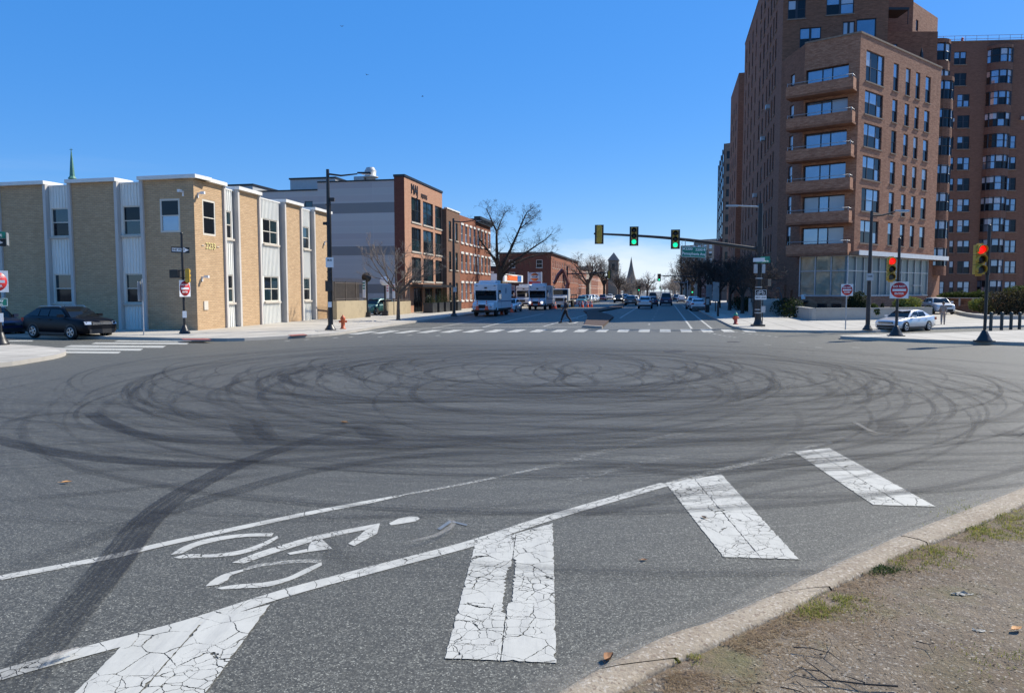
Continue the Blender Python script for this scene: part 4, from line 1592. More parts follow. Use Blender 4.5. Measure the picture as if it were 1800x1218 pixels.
# house number with a little flourish each side
num = text_mesh('2233', .5, mat('brass_number', (0.74, 0.66, 0.28), 0.4), .01, 1.05)
(dx, dy), L = unit(TA, TB)
a = along(TA, TB, 370.5)
p = on(TA, TB, a, .03)
inst('house_number', num, bt.o, (p[0] - TA[0], p[1] - TA[1], 4.85 - .14), math.atan2(dy, dx))
mb = MB()
for s in (-1, 1):
    mb.obox(on(TA, TB, a + s * .78), (dx, dy), -.12, .12, .01, .04, 4.84, 4.88)
bt.part('number_flourish', mb, M['tan_frame'])
# cameras, meter cover
for (p0, p1, u, z) in ((TL, TA, 326, 7.75), (TA, TB, 351, 7.7), (TA, TB, 354, 3.1), (TA, TB, 571, 6.2)):
    (dx, dy), L = unit(p0, p1)
    q_ = on(p0, p1, along(p0, p1, u))
    cam_mb = MB()
    cam_mb.obox(q_, (dx, dy), -.05, .05, .0, .18, z - .05, z + .03)
    cam_mb.obox(q_, (dx, dy), -.07, .07, .18, .42, z - .06, z + .08)
    cam_mb.obox(q_, (dx, dy), -.04, .04, .0, .05, z - .25, z)
    bt.part('security_camera', cam_mb, M['sign_white'])
mb = MB()
mb.obox(on(TA, TB, along(TA, TB, 359)), unit(TA, TB)[0], -.2, .2, .0, .05, 1.25, 1.75)
bt.part('wall_vent', mb, M['tan_frame'])
bt.finish()
# green copper spire that shows above its roof, on a church far behind
sp = thing('church_spire', 'slender green copper spire rising far behind the tan brick building', 'spire', (XU(136, 150), 150, 0))
mb = MB()
mb.lathe([(2.2, 0), (2.2, 20), (1.4, 21.5), (.9, 22.2)], 8, sm=False)
mb.build('spire_tower', M['grey_stone'], sp)
M['copper'] = mat('green_copper', (0.08, 0.22, 0.16), 0.6, var=0.25)
mb = MB()
mb.lathe([(1.15, 22.2), (1.15, 22.8), (.7, 23.4), (.62, 24.6), (.85, 24.7), (.5, 25.2), (.28, 28.0), (.1, 30.0), (.001, 31.0)], 8, sm=False)
mb.box(-.3, .3, -.04, .04, 30.4, 30.5)
mb.build('spire_cone', M['copper'], sp)

# ------------------------------------------------------------------ grey panelled building with salmon brick street front
MA = (-10.5, 73.0)                                     # corner of brick front
sdir = (SD[0], SD[1])
MBk = (MA[0] + SD[0] * 12.6, MA[1] + SD[1] * 12.6)
bm = Bld('brick_fronted_building', 'four storey building with a salmon brick front, black window grids and grey panelled side', 'building', (*MA, 0.14))
ZM = ZH(310.5, 73.0)
st_ma = style('black_frame', 2, 2, False, ('g_dark', 'g_teal', 'g_teal'), 'sill', fw=.08, mull=.06, rail=.05, sill_h=.16)
wb = MB()
ops = []
for (u0, u1) in ((724.2, 740.5), (744.5, 762), (765.5, 780)):
    a0, a1 = along(MA, MBk, u0), along(MA, MBk, u1)
    for z0, z1 in ((3.35, 5.75), (6.35, 8.75), (9.3, 11.75)):
        ops.append((a0, a1, z0, z1))
door_ops = [(along(MA, MBk, u0), along(MA, MBk, u1), .02, 2.65) for u0, u1 in ((727, 743), (747, 761), (765, 780))]
facade(wb, MA, MBk, 0, ZM, ops + door_ops, .18)
for o in ops:
    bm.win(MA, MBk, *o, st_ma, .15)
st_door = style('black_frame', 3, 1, False, ('g_dark',), None, fw=.1, mull=.07)
for o in door_ops:
    bm.win(MA, MBk, *o, st_door, .17)
# brick return pier on the near corner
PR = (MA[0] - SN[0] * 1.05, MA[1] - SN[1] * 1.05)
facade(wb, PR, MA, 0, ZM, [], 0, 1)
bm.part('brick_front', wb, [M['salmon_brick'], M['maroon_brick']])
mb = MB()
mb.obox(MA, sdir, -.06, 12.66, -.5, .08, ZM, ZM + .22)
mb.obox(PR, SN, -.05, .99, -.5, .08, ZM + .002, ZM + .22)
bm.part('coping', mb, M['sign_black'])
# canopy over the entrance
mb = MB()
mb.obox(MA, sdir, 1.0, 12.2, .02, 1.5, 2.72, 3.0)
bm.part('entrance_canopy', mb, M['black_metal'])
# letters standing off the brick
big = text_mesh('MAJ', 1.45, M['sign_black'], .02, .86, 'LEFT', .0)
a = along(MA, MBk, 723.5)
p = on(MA, MBk, a, .05)
rzs = math.atan2(SD[1], SD[0])
inst('lettering', big, bm.o, (p[0] - MA[0], p[1] - MA[1], 12.35), rzs)
sml = text_mesh('renns', .95, M['sign_black'], .02, .95, 'LEFT', .0)
p = on(MA, MBk, a + 3.1, .05)
inst('lettering', sml, bm.o, (p[0] - MA[0], p[1] - MA[1], 12.15), rzs)
# grey side: long panel bands
GS = (MA[0] - SN[0] * 27, MA[1] - SN[1] * 27)
ztop = ZM - .35
t = NT('grey_panels')
uvs_ = t.n.new('ShaderNodeSeparateXYZ')
t.l.new(t.tc.outputs['UV'], uvs_.inputs[0])
b = t.n.new('ShaderNodeTexBrick')
b.offset = 0.0
b.inputs['Scale'].default_value = 1
b.inputs['Brick Width'].default_value = 4.7
b.inputs['Row Height'].default_value = .62
b.inputs['Mortar Size'].default_value = .018
b.inputs['Color1'].default_value = (.33, .33, .335, 1)
b.inputs['Color2'].default_value = (.42, .425, .42, 1)
b.inputs['Mortar'].default_value = (.52, .52, .51, 1)
t.l.new(t.tc.outputs['UV'], b.inputs['Vector'])
z = uvs_.outputs[1]
rows_ = t.math('FLOOR', t.math('DIVIDE', z, .62))
wn_ = t.n.new('ShaderNodeTexWhiteNoise')
wn_.noise_dimensions = '1D'
t.l.new(rows_, wn_.inputs['W'])
c = t.mix(0.6, b.outputs['Color'], t.mix(t.mapr(wn_.outputs['Value'], .4, .6, 0, 1), (.34, .325, .33), (.38, .395, .39)))
for z0, z1 in ((10.0, 11.0), (5.85, 6.75), (2.1, 3.0)):
    inb = t.math('MULTIPLY', t.math('GREATER_THAN', z, z0), t.math('LESS_THAN', z, z1))
    c = t.mix(inb, c, (.17, .18, .185))
t.l.new(c, t.b.inputs['Base Color'])
t.b.inputs['Roughness'].default_value = .5
M['grey_panels'] = t.mat
wg = MB()
aw = [(along(GS, PR, u0), along(GS, PR, u1), z0, z1) for u0, u1, z0, z1 in ((538, 552, 9.3, 11.3),)]
lowp = on(GS, PR, along(GS, PR, 561))
facade(wg, lowp, PR, 0, ztop, [])
facade(wg, GS, lowp, 0, ztop - .75, aw, .1)
for o in aw:
    bm.win(GS, PR, *o, style('black_frame', 1, 1, False, ('g_teal',), None), .08)
back = (MBk[0] - SN[0] * 28, MBk[1] - SN[1] * 28)
facade(wg, MBk, back, 0, ztop, [])
facade(wg, back, GS, 0, ztop - .75, [])
bm.part('panelled_side', wg, M['grey_panels'])
mb = MB()
mb.obox(lowp, SN, 0, unit(lowp, PR)[1], -.4, .06, ztop, ztop + .14)
mb.obox(GS, SN, 0, unit(GS, lowp)[1] - .02, -.4, .06, ztop - .75, ztop - .61)
bm.part('side_coping', mb, M['sign_black'])
mb = MB()
mb.prism([on(PR, MA, .3, -.3), on(MA, MBk, .3, -.3), on(MA, MBk, 12.3, -.3), back, GS], ztop - 1.1, ztop - .9)
bm.part('roof', mb, M['asph_roof'])
# penthouse and roof plant
M['pent'] = mat('pale_grey_panel', (0.42, 0.43, 0.43), 0.5, var=.05)
pa = on(GS, PR, along(GS, PR, 484), -3.5)
pb = on(GS, PR, along(GS, PR, 566), -3.5)
pd, pl = unit(pa, pb)
mb = MB()
mb.obox(pa, pd, 0, pl, -7, 0, ztop - 1, ztop + .95)
ph = bm.part('penthouse', mb, M['pent'])
mb = MB()
mb.obox(pa, pd, -.1, pl + .1, -7.1, .1, ztop + .951, ztop + 1.12)
bm.part('penthouse_coping', mb, M['sign_black'])
mb = MB()
mb.obox(pa, pd, pl - 1.6, pl - .5, -.1, .03, ztop - .8, ztop - .05)
bm.part('penthouse_louvre', mb, M['black_frame'])
mb = MB()
f0 = on(GS, PR, along(GS, PR, 640), -2.0)
mb.lathe([(.4, -1), (.4, .4), (.5, .45), (.5, .6), (.8, .65), (.8, .75), (.55, .8), (.6, 1.3), (.45, 1.55), (.4, 1.65)], 14, (f0[0], f0[1], ztop))
f1 = on(GS, PR, along(GS, PR, 622), -2.0)
mb.obox(f1, SN, -.5, .6, -.5, .5, ztop - 1, ztop + .75)
bm.part('roof_fan', mb, M['pent'])
bm.finish()
# a second grey block behind the tan one
gb = Bld('grey_annex_building', 'low grey annex showing above the tan building roof beside the panelled side', 'building', (XU(400, 80), 80, .1))
p0, p1 = (XU(380, 80), 80), (XU(449, 79), 79)
mb = MB()
(dx, dy), L = unit(p0, p1)
mb.obox(p0, (dx, dy), 0, L, -9, 0, 0, ZH(326.5, 79))
gb.part('wall', mb, M['pent'])
mb = MB()
mb.obox(p0, (dx, dy), -.1, L + .1, -9.1, .1, ZH(326.5, 79) + .001, ZH(325, 79) + .1)
gb.part('coping', mb, M['sign_black'])

# ------------------------------------------------------------------ row houses beyond
def row(p_s0, t_, s1, name, label, zt, wallm, rows_, cols, st, z_of, trim=None, cornice=None, group=None, seed=3, base=0.14):
    p0, p1 = W(p_s0, t_), W(s1, t_)
    b = Bld(name, label, 'row house', (*p0, base), group, 90, seed)
    L = s1 - p_s0
    w = MB()
    ops = []
    for j, (z0, z1) in enumerate(z_of):
        for k in range(cols):
            c = L * (k + .5) / cols
            ops.append((c - .48, c + .48, z0, z1))
    facade(w, p0, p1, 0, zt, ops, .15)
    for o in ops:
        b.win(p0, p1, *o, st, .12)
    q0, q1 = W(p_s0, t_ - 12), W(s1, t_ - 12)
    facade(w, q0, p0, 0, zt, [])
    facade(w, p1, q1, 0, zt, [])
    facade(w, q1, q0, 0, zt, [])
    b.part('wall', w, M[wallm])
    mb = MB()
    mb.prism([on(p0, p1, .1, -.1), on(p0, p1, L - .1, -.1), W(s1 - .1, t_ - 11.9), W(p_s0 + .1, t_ - 11.9)], zt - .3, zt - .02)
    b.part('roof', mb, M['asph_roof'])
    if cornice == 'thin':
        mb = MB()
        mb.obox(p0, SD, -.02, L + .02, -.3, .08, zt, zt + .16)
        b.part('coping', mb, M['white_trim'])
    elif cornice:
        mb = MB()
        mb.obox(p0, SD, -.05, L + .05, -.3, .55, zt - .05, zt + .28)
        mb.obox(p0, SD, 0, L, 0.001, .3, zt - .55, zt - .051)
        for k in range(int(L / .8)):
            mb.obox(p0, SD, .3 + k * .8, .5 + k * .8, .301, .5, zt - .4, zt - .052)
        b.part('cornice', mb, M[cornice])
    b.finish()
    return b, p0


s_ma = 69.4 + 12.65
st_old = style('black_frame', 1, 1, True, ('g_dark', 'g_teal'), 'sill', fw=.06)
st_red = style('white_frame', 1, 1, True, ('g_dark', 'g_sky'), 'white_trim', fw=.07, sill_h=.2, lintel=.26)
zo = ((1.2, 3.3), (4.8, 6.9), (8.3, 10.4))
row(s_ma + .02, -24.45, s_ma + 5.6, 'brown_row_house', 'narrow old brown brick row house beside the salmon brick building', 11.7, 'old_brick', 3, 2, st_old, zo, None, 'thin', None, 3)
for k in range(2):
    row(s_ma + 5.62 + k * 8.2, -24.45, s_ma + 13.8 + k * 8.2, 'red_row_house', ['red brick row house with white lintels next to the brown brick one', 'end red brick row house with white lintels and a heavy dark cornice'][k],
        [11.55, 11.9][k], 'red_brick', 3, 4, st_red, zo, 'white_trim', [None, 'black_frame'][k], 'red brick row houses on the left', 5 + k)
# stoop of white steps
stp = thing('stone_stoop', 'white stone front steps with a railing before the red row houses', 'steps', (*W(97.5, -24.0), .14), SROT)
mb = MB()
for k in range(6):
    mb.box(-.7, .7, -1.0 + k * .3 - 1.0, .0, k * .17, (k + 1) * .17)
ob = mb.build('step', M['white_trim'], stp)
ob.rotation_euler = (0, 0, math.pi / 2)
mb = MB()
for s in (-.65, .65):
    mb.tube([(1.9, s, .9), (0.1, s, 2.0)], .03, 6)
    for k in range(4):
        mb.tube([(1.9 - k * .6, s, .1 + k * .3), (1.9 - k * .6, s, .9 + k * .37)], .02, 5)
mb.build('stair_rail', M['black_metal'], stp)

# brick block past the filling station: its near side faces us in shade, its street side is lit
s0 = 166
st_blk = style('white_frame', 1, 1, True, ('g_dark', 'g_sky', 'g_dark'), 'sill', fw=.08)
C0 = W(s0, -25.0)
bb = Bld('corner_brick_building', 'three storey brick block beyond the filling station, street side lit, near side shaded', 'building', (*C0, .1), None, 60, 9)
zb = ZH(446, C0[1])
w = MB()
q0, q1 = W(s0, -37.0), W(s0 + 54, -25.0)
L = 12.0
opsN = [(c - .7, c + .7, z0, z1) for c in (3.0, 9.3) for z0, z1 in ((1.4, 3.6), (4.6, 6.6), (7.6, 9.4))]
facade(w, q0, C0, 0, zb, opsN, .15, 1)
for o in opsN:
    bb.win(q0, C0, *o, st_blk, .12)
opsS = [(3 + k * 3.3 - .55, 3 + k * 3.3 + .55, z0, z1) for k in range(16) for z0, z1 in ((1.2, 3.4), (4.6, 6.6), (7.6, 9.4))]
facade(w, C0, q1, 0, zb, opsS, .15)
for o in opsS:
    bb.win(C0, q1, *o, st_blk, .12)
facade(w, q1, W(s0 + 54, -37), 0, zb, [])
facade(w, W(s0 + 54, -37), q0, 0, zb, [])
bb.part('wall', w, [M['red_brick'], M['maroon_brick']])  # near side's shade is painted in with the darker brick
mb = MB()
mb.obox(C0, SD, -.3, 54, -.4, .45, zb, zb + .35)
mb.obox(q0, SN, -.1, 11.55, -.4, .4, zb + .002, zb + .35)
bb.part('cornice', mb, M['black_frame'])
mb = MB()
mb.prism([W(s0 + .2, -36.8), W(s0 + .2, -25.5), W(s0 + 53.8, -25.5), W(s0 + 53.8, -36.8)], zb - .4, zb - .1)
bb.part('roof', mb, M['asph_roof'])
bb.finish()
mb = MB()
lowb = Bld('low_brick_building', 'low brown brick building seen between the bare tree and the filling station canopy', 'building', (*W(150, -52), .1), None, 20, 4)
facade(mb, W(176, -64), W(176, -38), 0, 8.0, [(x, x + 1.2, 4.6, 6.4) for x in (3, 8, 13, 18, 22.5)], .15)
for x in (3, 8, 13, 18, 22.5):
    lowb.win(W(176, -64), W(176, -38), x, x + 1.2, 4.6, 6.4, st_blk, .12)
mb.prism([W(176.3, -64), W(176.3, -38), W(190, -38), W(190, -64)], 0, 7.9)
lowb.part('wall', mb, M['maroon_brick'])
mb = MB()
mb.obox(W(176, -64), SN, 0, 26, -.5, .3, 8.0, 8.4)
lowb.part('cornice', mb, M['black_frame'])
lowb.finish()
# lit row houses further along on the left, and stone building
for k, (a, b_, h, m_, lab) in enumerate(((222, 246, 9.6, 'red_brick', 'far lit red row house just past the corner brick block'), (246.1, 262, 10.5, 'beige_stone', 'far pale stone row house behind the parked cars'),
                                         (262.1, 290, 9.0, 'red_brick', 'far red row house seen through the bare trees in the middle of the row'), (290.1, 330, 8.6, 'salmon_brick', 'far salmon row house before the square church tower'),
                                         (410, 440, 9.0, 'red_brick', 'farthest red row house between the square tower and the pointed steeple'))):
    row(a, -25.2, b_, 'far_row_house', lab, h, m_, 3, max(3, int((b_ - a) / 4)), st_red, ((1.2, 3.2), (4.3, 6.2), (6.9, 8.3)), None, 'black_frame', 'row houses far along the left', 20 + k)
# square church tower with a pyramid roof
tw = Bld('church_tower', 'square stone church tower with a pyramid roof far down the street', 'tower', (*W(385, -25), .1), None, 20, 3)
w = MB()
zt = ZH(458.5, W(385, -25)[1])
P0, P1, P2, P3 = W(382, -28), W(382, -23), W(388, -23), W(388, -28)
for a_, b_ in ((P0, P1), (P1, P2), (P2, P3), (P3, P0)):
    L = unit(a_, b_)[1]
    o_ = [(L / 2 - .8, L / 2 + .8, zt - 5, zt - 1.6)]
    facade(w, a_, b_, 0, zt, o_, .4)
    tw.win(a_, b_, *o_[0], style('black_frame', 1, 3, False, ('g_dark',), None), .38)
tw.part('wall', w, M['grey_stone'])
mb = MB()
c_ = W(385, -25.5)
vs = [(P[0] + (P[0] - c_[0]) * .22, P[1] + (P[1] - c_[1]) * .22, zt + .05) for P in (P0, P1, P2, P3)] + [(c_[0], c_[1], zt + 4.3)]
mb.add(vs, [(0, 1, 4), (1, 2, 4), (2, 3, 4), (3, 0, 4), (3, 2, 1, 0)], 0, False)
tw.part('roof', mb, M['asph_roof'])
tw.finish()
ssp = Bld('church_steeple', 'dark pointed stone steeple standing against the pale sky down the street', 'steeple', (XU(1109, 450), 450, .1), None, 20, 3)
mb = MB()
cx_, cy_ = XU(1109, 450), 450
mb.lathe([(4.2, 0), (4.2, 6.5)], 4, (cx_, cy_, 0), sm=False)
ssp.part('wall', mb, M['grey_stone'])
mb = MB()
mb.lathe([(4.0, 6.5), (3.3, 8.5), (2.1, 12.5), (1.0, 17.5), (.02, 23.2)], 8, (cx_, cy_, 0), sm=False)
ssp.part('steeple_spire', mb, M['grey_stone'])

# ------------------------------------------------------------------ filling station
fs_ = thing('filling_station_canopy', 'filling station canopy with a white, orange and blue fascia behind the step vans', 'canopy', (*W(118, -33.0), 0), SROT)
base = fs_.location
mb = MB()
zc0, zc1 = 3.9, 5.15
mb.box(-7.5, 7.6, 0, 16, zc0, zc1)
mb.build('canopy_deck', M['sign_white'], fs_)
M['orange'] = mat('orange_fascia', (0.80, 0.16, 0.02), 0.4, var=.08)
M['blue'] = mat('blue_fascia', (0.02, 0.14, 0.45), 0.4, var=.08)
mb = MB()
mb.box(7.601, 7.66, 2.0, 10.5, zc0 + .22, zc1 - .22)
mb.build('orange_fascia', M['orange'], fs_)
mb = MB()
mb.box(7.601, 7.66, 10.8, 14.2, zc0 + .1, zc1 - .1)
mb.build('blue_fascia', M['blue'], fs_)
for x in (-5, 5):
    for y in (4, 12):
        mb = MB()
        mb.box(x - .2, x + .2, y - .2, y + .2, 0, zc0)
        mb.build('canopy_column', M['galv'], fs_)
for x in (2.5, 5.5):
    for y in (2.5, 6, 9):
        mb = MB()
        mb.box(x - .3, x + .3, y - .3, y + .3, zc0 - .06, zc0 - .001)
        mb.build('canopy_light', M['sign_white'], fs_)
kb = Bld('filling_station_shop', 'low maroon filling station shop in shade beneath and behind the canopy', 'shop', (*W(140, -36), 0))
mb = MB()
mb.prism([W(137, -48), W(137, -31), W(147, -31), W(147, -48)], 0, 4.2)
kb.part('wall', mb, M['maroon_brick'])
mb = MB()
mb.prism([W(136.8, -48), W(136.8, -30.8), W(147, -30.8), W(147, -48)], 4.201, 4.6)
kb.part('fascia', mb, M['orange'])
# price sign: white panel with a round badge over a red price board
ps = thing('price_sign', 'tall filling station sign, white panel with a round orange badge above a red price board', 'sign', (XU(940, 122), 122, 0), R(-8))
k_ = 122 / F
sw = 23 * k_ / 2
z_a, z_b, z_c = ZH(507, 122), ZH(495, 122), ZH(479, 122)
mb = MB()
for s in (-1, 1):
    mb.box(s * sw - .08, s * sw + .08, -.1, .1, 0, z_c + .1)
mb.build('sign_post', M['sign_white'], ps)
mb = MB()
mb.box(-sw + .09, sw - .09, -.12, .12, z_b, z_c)
pan = mb.build('sign_panel', mat('pale_sign_panel', (.52, .55, .62), .4), ps)
mb = MB()
mb.lathe([(.001, .15), (.66, .15), (.66, .12)], 24, (0, 0, (z_b + z_c) / 2), axis='y')
mb.build('badge', M['orange'], pan)
mb = MB()
mb.box(-.78, .78, -.19, -.16, (z_b + z_c) / 2 - .22, (z_b + z_c) / 2 + .22)
mb.build('badge_band', M['sign_white'], pan)
inst('lettering', text_mesh('Gulf', .42, mat('navy_letter', (.01, .03, .16), .5), .01, 1.2, bold=.01), pan, (0, -.2, (z_b + z_c) / 2))
mb = MB()
mb.box(-sw + .09, sw - .09, -.12, .12, z_a - .3, z_b - .02)
rp = mb.build('price_board', M['sign_red'], ps)
for s_ in (-.5, .5):
    lamp_mb = MB()
    lamp_mb.box(s_ - .3, s_ + .3, -.14, -.122, z_a + .1, z_b - .35)
    lamp_mb.build('price_panel', mat('dark_red_led', (.62, .02, .015), .4), rp)

# ------------------------------------------------------------------ brown brick apartment tower on the right
K_ = (27.1, 76.2)
Q_ = (27.4, 71.0)
C_ = (31.2, 68.0)
R_ = (44.55, 78.6)
ZW = 25.3                     # roof of the corner wing
ZT = 39.3                     # roof of the main mass
tb = Bld('brown_apartment_tower', 'tall brown brick apartment tower with a stack of corner balconies and a glazed ground floor', 'apartment tower', (*K_, .1), None, 97, 17)
st_t1 = style('navy_frame', 1, 1, True, ('g_dark', 'g_sky', 'g_blind'), 'brown_sill', fw=.07, sill_h=.1)
st_t3 = style('navy_frame', 3, 1, True, ('g_dark', 'g_sky', 'g_blind'), 'brown_sill', fw=.09, mull=.14, sill_h=.12, wide=(1, 1.5, 1))
st_t2 = style('navy_frame', 2, 1, True, ('g_dark', 'g_sky', 'g_blind'), 'brown_sill', fw=.08, mull=.22, sill_h=.12)
st_door = style('navy_frame', 3, 1, False, ('g_blind', 'g_sky'), None, fw=.09, mull=.1, wide=(1.15, .75, 1.2))
st_big = style('navy_frame', 1, 1, False, ('g_tower',), None, fw=.1)
wl_ = MB()
fl = [6.75 + 2.92 * k for k in range(6)]
# lit right face of the wing
ops = []
cols = [(1516.5, 1548), (1564.5, 1573.5), (1586, 1594), (1603.5, 1611), (1620.5, 1629.5)]
for i, (u0, u1) in enumerate(cols):
    a0, a1 = along(C_, R_, u0, 14), along(C_, R_, u1, 14)
    for k, z in enumerate(fl):
        h = 2.12 if k < 5 else 2.75
        if i:
            h = 2.15 if k < 5 else 2.6
        ops.append((a0, a1, z, z + h, i))
facade(wl_, C_, R_, 5.9, ZW, [o[:4] for o in ops], .2)
for o in ops:
    tb.win(C_, R_, *o[:4], st_t3 if o[4] == 0 else st_t1, .16)
# balcony face
(bd, bL) = unit(Q_, C_)
b0, b1 = along(Q_, C_, 1412, 14), along(Q_, C_, 1486.5, 14)
bops = [(b0, b1, z - .75, z + 1.5) for z in fl]
facade(wl_, Q_, C_, 5.3, ZW, bops, .5)
for o in bops:
    tb.win(Q_, C_, *o, st_door, .42)
# short shaded return and the long street side, and the front of the main mass
sops = [(2.2, 3.1, z, z + 1.9) for z in fl]
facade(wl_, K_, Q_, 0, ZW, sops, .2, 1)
for o in sops:
    tb.win(K_, Q_, *o, st_t1, .16)
FL_ = (11.2 + .209 * 114.5, 114.5)
lops = []
Lw = unit(FL_, K_)[1]
ucols = (1302.5, 1306.5, 1311.5, 1317, 1323, 1331, 1337, 1343.5, 1348.5, 1353.5, 1358)
rr = random.Random(4)
for i, u in enumerate(ucols):
    a = along(FL_, K_, u, 15)
    wd = (1.25, 1.0, 1.25, 1.25, 1.0, 1.3, 1.3, 1.0, 1.2, .9, 1.0)[i]
    for k in range(12):
        z = 3.6 + 2.92 * k
        lops.append((a - wd / 2, a + wd / 2, z, z + 2.0))
lops = [o for o in lops if o[0] > .3 and o[1] < Lw - .3]
lops.sort(key=lambda o: -o[0])
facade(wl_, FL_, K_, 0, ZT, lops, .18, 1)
# front of the main mass above the wing, with its corner picture window
A1 = (36.55, 74.0)
fops = []
for (u0, u1, z0, z1) in ((1406, 1443.5, 26.3, 28.4), (1481.5, 1502.5, 25.6, 28.7), (1384, 1415, 29.35, 31.2), (1451.5, 1500, 29.45, 31.4)):
    fops.append((along(K_, A1, u0, 28), along(K_, A1, u1, 28), z0, z1))
bigw = (along(K_, A1, 1504.5, 27), along(K_, A1, 1539.5, 27), 25.6, 28.85)
allf = fops + [bigw]
for k in (0, 1):
    for (a0, a1, z0, z1) in (fops[0], fops[3]):
        pass
for (u0, u1) in ((1406, 1443), (1455, 1500)):
    for k in range(2):
        a0, a1 = along(K_, A1, u0, 33), along(K_, A1, u1, 33)
        allf.append((a0, a1, 32.3 + 2.92 * k, 34.4 + 2.92 * k))
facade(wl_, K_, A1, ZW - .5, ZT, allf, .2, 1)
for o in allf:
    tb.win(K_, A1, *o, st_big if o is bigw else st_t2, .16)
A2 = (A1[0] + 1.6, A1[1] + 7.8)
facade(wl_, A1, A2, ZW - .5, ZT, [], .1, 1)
# parapets
cp = MB()
for a_, b_, z in ((C_, R_, ZW), (Q_, C_, ZW), (K_, A1, ZT), (FL_, K_, ZT)):
    cp.obox(a_, unit(a_, b_)[0], -.03, unit(a_, b_)[1] + .03, -.3, .06, z, z + .16)
tb.part('parapet_coping', cp, M['brown_sill'])
for a_, b_ in ((C_, R_), (Q_, C_)):
    pass
# set back upper blocks behind the wing
B1 = (44.2, 84.0)
B2 = (49.7, 88.9)
B0 = (39.0, 83.0)
zB = ZH(-3, 84)
blk = MB()
facade(blk, B0, B1, ZW, zB, [(.9, 1.7, 32.6, 35.0)], .15, 1)
tb.win(B0, B1, .9, 1.7, 32.6, 35.0, st_t1, .12)
facade(blk, B1, B2, ZW, zB - .4, [(.9, 1.6, 31.2, 32.4)], .15, 0)
tb.win(B1, B2, .9, 1.6, 31.2, 32.4, style('navy_frame', 1, 1, False, ('g_dark',), None), .12)
B3 = (B2[0] - 8, B2[1] + 9)
facade(blk, B2, B3, ZW, zB - .4, [], .15, 0)
blk.prism([(B0[0] + .5, B0[1] + .3), (B1[0] - .2, B1[1] + .3), (B2[0] - .5, B2[1]), (B3[0], B3[1] - .3), (B0[0] + .5, B0[1] + 9)], ZW, zB - .5, 0)
D0, D1 = (38.3, 80.2), (44.9, 80.2)
zD = ZH(56, 80.2)
dops = [(along(D0, D1, 1546, 29), along(D0, D1, 1578, 29), 26.2, 28.3)]
facade(blk, D0, D1, ZW - .5, zD, dops, .15, 1)
tb.win(D0, D1, *dops[0], st_t2, .12)
blk.prism([(D0[0], D0[1] + .3), (D1[0], D1[1] + .3), (D1[0], D1[1] + 4), (D0[0], D0[1] + 4)], ZW - .5, zD - .6, 1)
facade(blk, D1, (D1[0], D1[1] + 4.01), ZW - .5, zD, [], .1, 0)
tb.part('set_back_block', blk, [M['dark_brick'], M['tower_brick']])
# rounded bays at the right of the wing
def bay_stack(b, cx, cy, r, z0, z1, step, name='bay_window', facing=-1.2, span=2.6, wm='tower_brick'):
    """one rounded bay per storey: brick apron as the part, its glass and frame as sub-parts"""
    n = 10
    z = z0
    off = tuple(-c for c in b.o.location)
    arc = lambda rad, k: (cx + rad * math.cos(facing - span / 2 + span * k / n), cy + rad * math.sin(facing - span / 2 + span * k / n))
    while z < z1 - 1:
        sp_, gl_, fr = MB(), MB(), MB()
        mid = z + step * .68
        lo_m = up_m = 0
        for k in range(n):
            a_, b_ = arc(r, k), arc(r, k + 1)
            a2, b2 = arc(r * .96, k), arc(r * .96, k + 1)
            sp_.quad((*a_, z), (*b_, z), (*b_, z + step * .34), (*a_, z + step * .34), 0, False)
            sp_.quad((*a_, z + step * .34), (*b_, z + step * .34), (*b2, z + step * .36), (*a2, z + step * .36), 0, False)
            sp_.quad((*a2, z), (*b2, z), (*b_, z), (*a_, z), 0, False)
            if k % 2 == 0:
                lo_m, up_m = b.rnd.choice((0, 0, 1)), b.rnd.choice((1, 1, 2, 2, 0))
            gl_.quad((*a2, z + step * .34), (*b2, z + step * .34), (*b2, mid), (*a2, mid), lo_m, False)
            gl_.quad((*a2, mid), (*b2, mid), (*b2, z + step), (*a2, z + step), up_m, False)
            p, q2 = arc(r * .97, k), arc(r * .97, k + 1)
            for zz_ in (z + step * .35, mid, z + step * .97):
                fr.tube([(*p, zz_), (*q2, zz_)], .05, 4, sm=False, caps=False)
        for k in range(0, n + 1, 2):
            p = arc(r * .98, k)
            fr.box(p[0] - .07, p[0] + .07, p[1] - .07, p[1] + .07, z + step * .34, z + step)
        s_ = b.part(name, sp_, M[wm])
        gl_.build('bay_glass', [M['g_dark'], M['g_sky'], M['g_blind']], s_).location = off
        fr.build('bay_frame', M['navy_frame'], s_).location = off
        z += step
    cp_ = MB()
    for k in range(n):
        a_, b_ = arc(r * 1.02, k), arc(r * 1.02, k + 1)
        cp_.quad((*a_, z), (*b_, z), (*b_, z + .45), (*a_, z + .45), 0, False)
        cp_.add([(*a_, z + .45), (*b_, z + .45), (cx, cy, z + .46)], [(0, 1, 2)], 0, False)
    b.part('bay_top', cp_, M[wm])


bay_stack(tb, 45.6, 81.2, 1.55, 4.0, 23.6, 2.92, 'round_bay', -.75, 3.0)
bay_stack(tb, XU(1622, 86), 86, 1.75, 24.0, ZH(70, 85) - .3, 2.9, 'upper_round_bay', -1.0, 3.2)
mb = MB()
mb.prism([(R_[0] - .3, R_[1] + .3), (45.6, 80.2), (47.5, 82.5), (46, 90), (40, 84)], 0, ZW - 1.6)
tb.part('rear_wing', mb, M['tower_brick'])
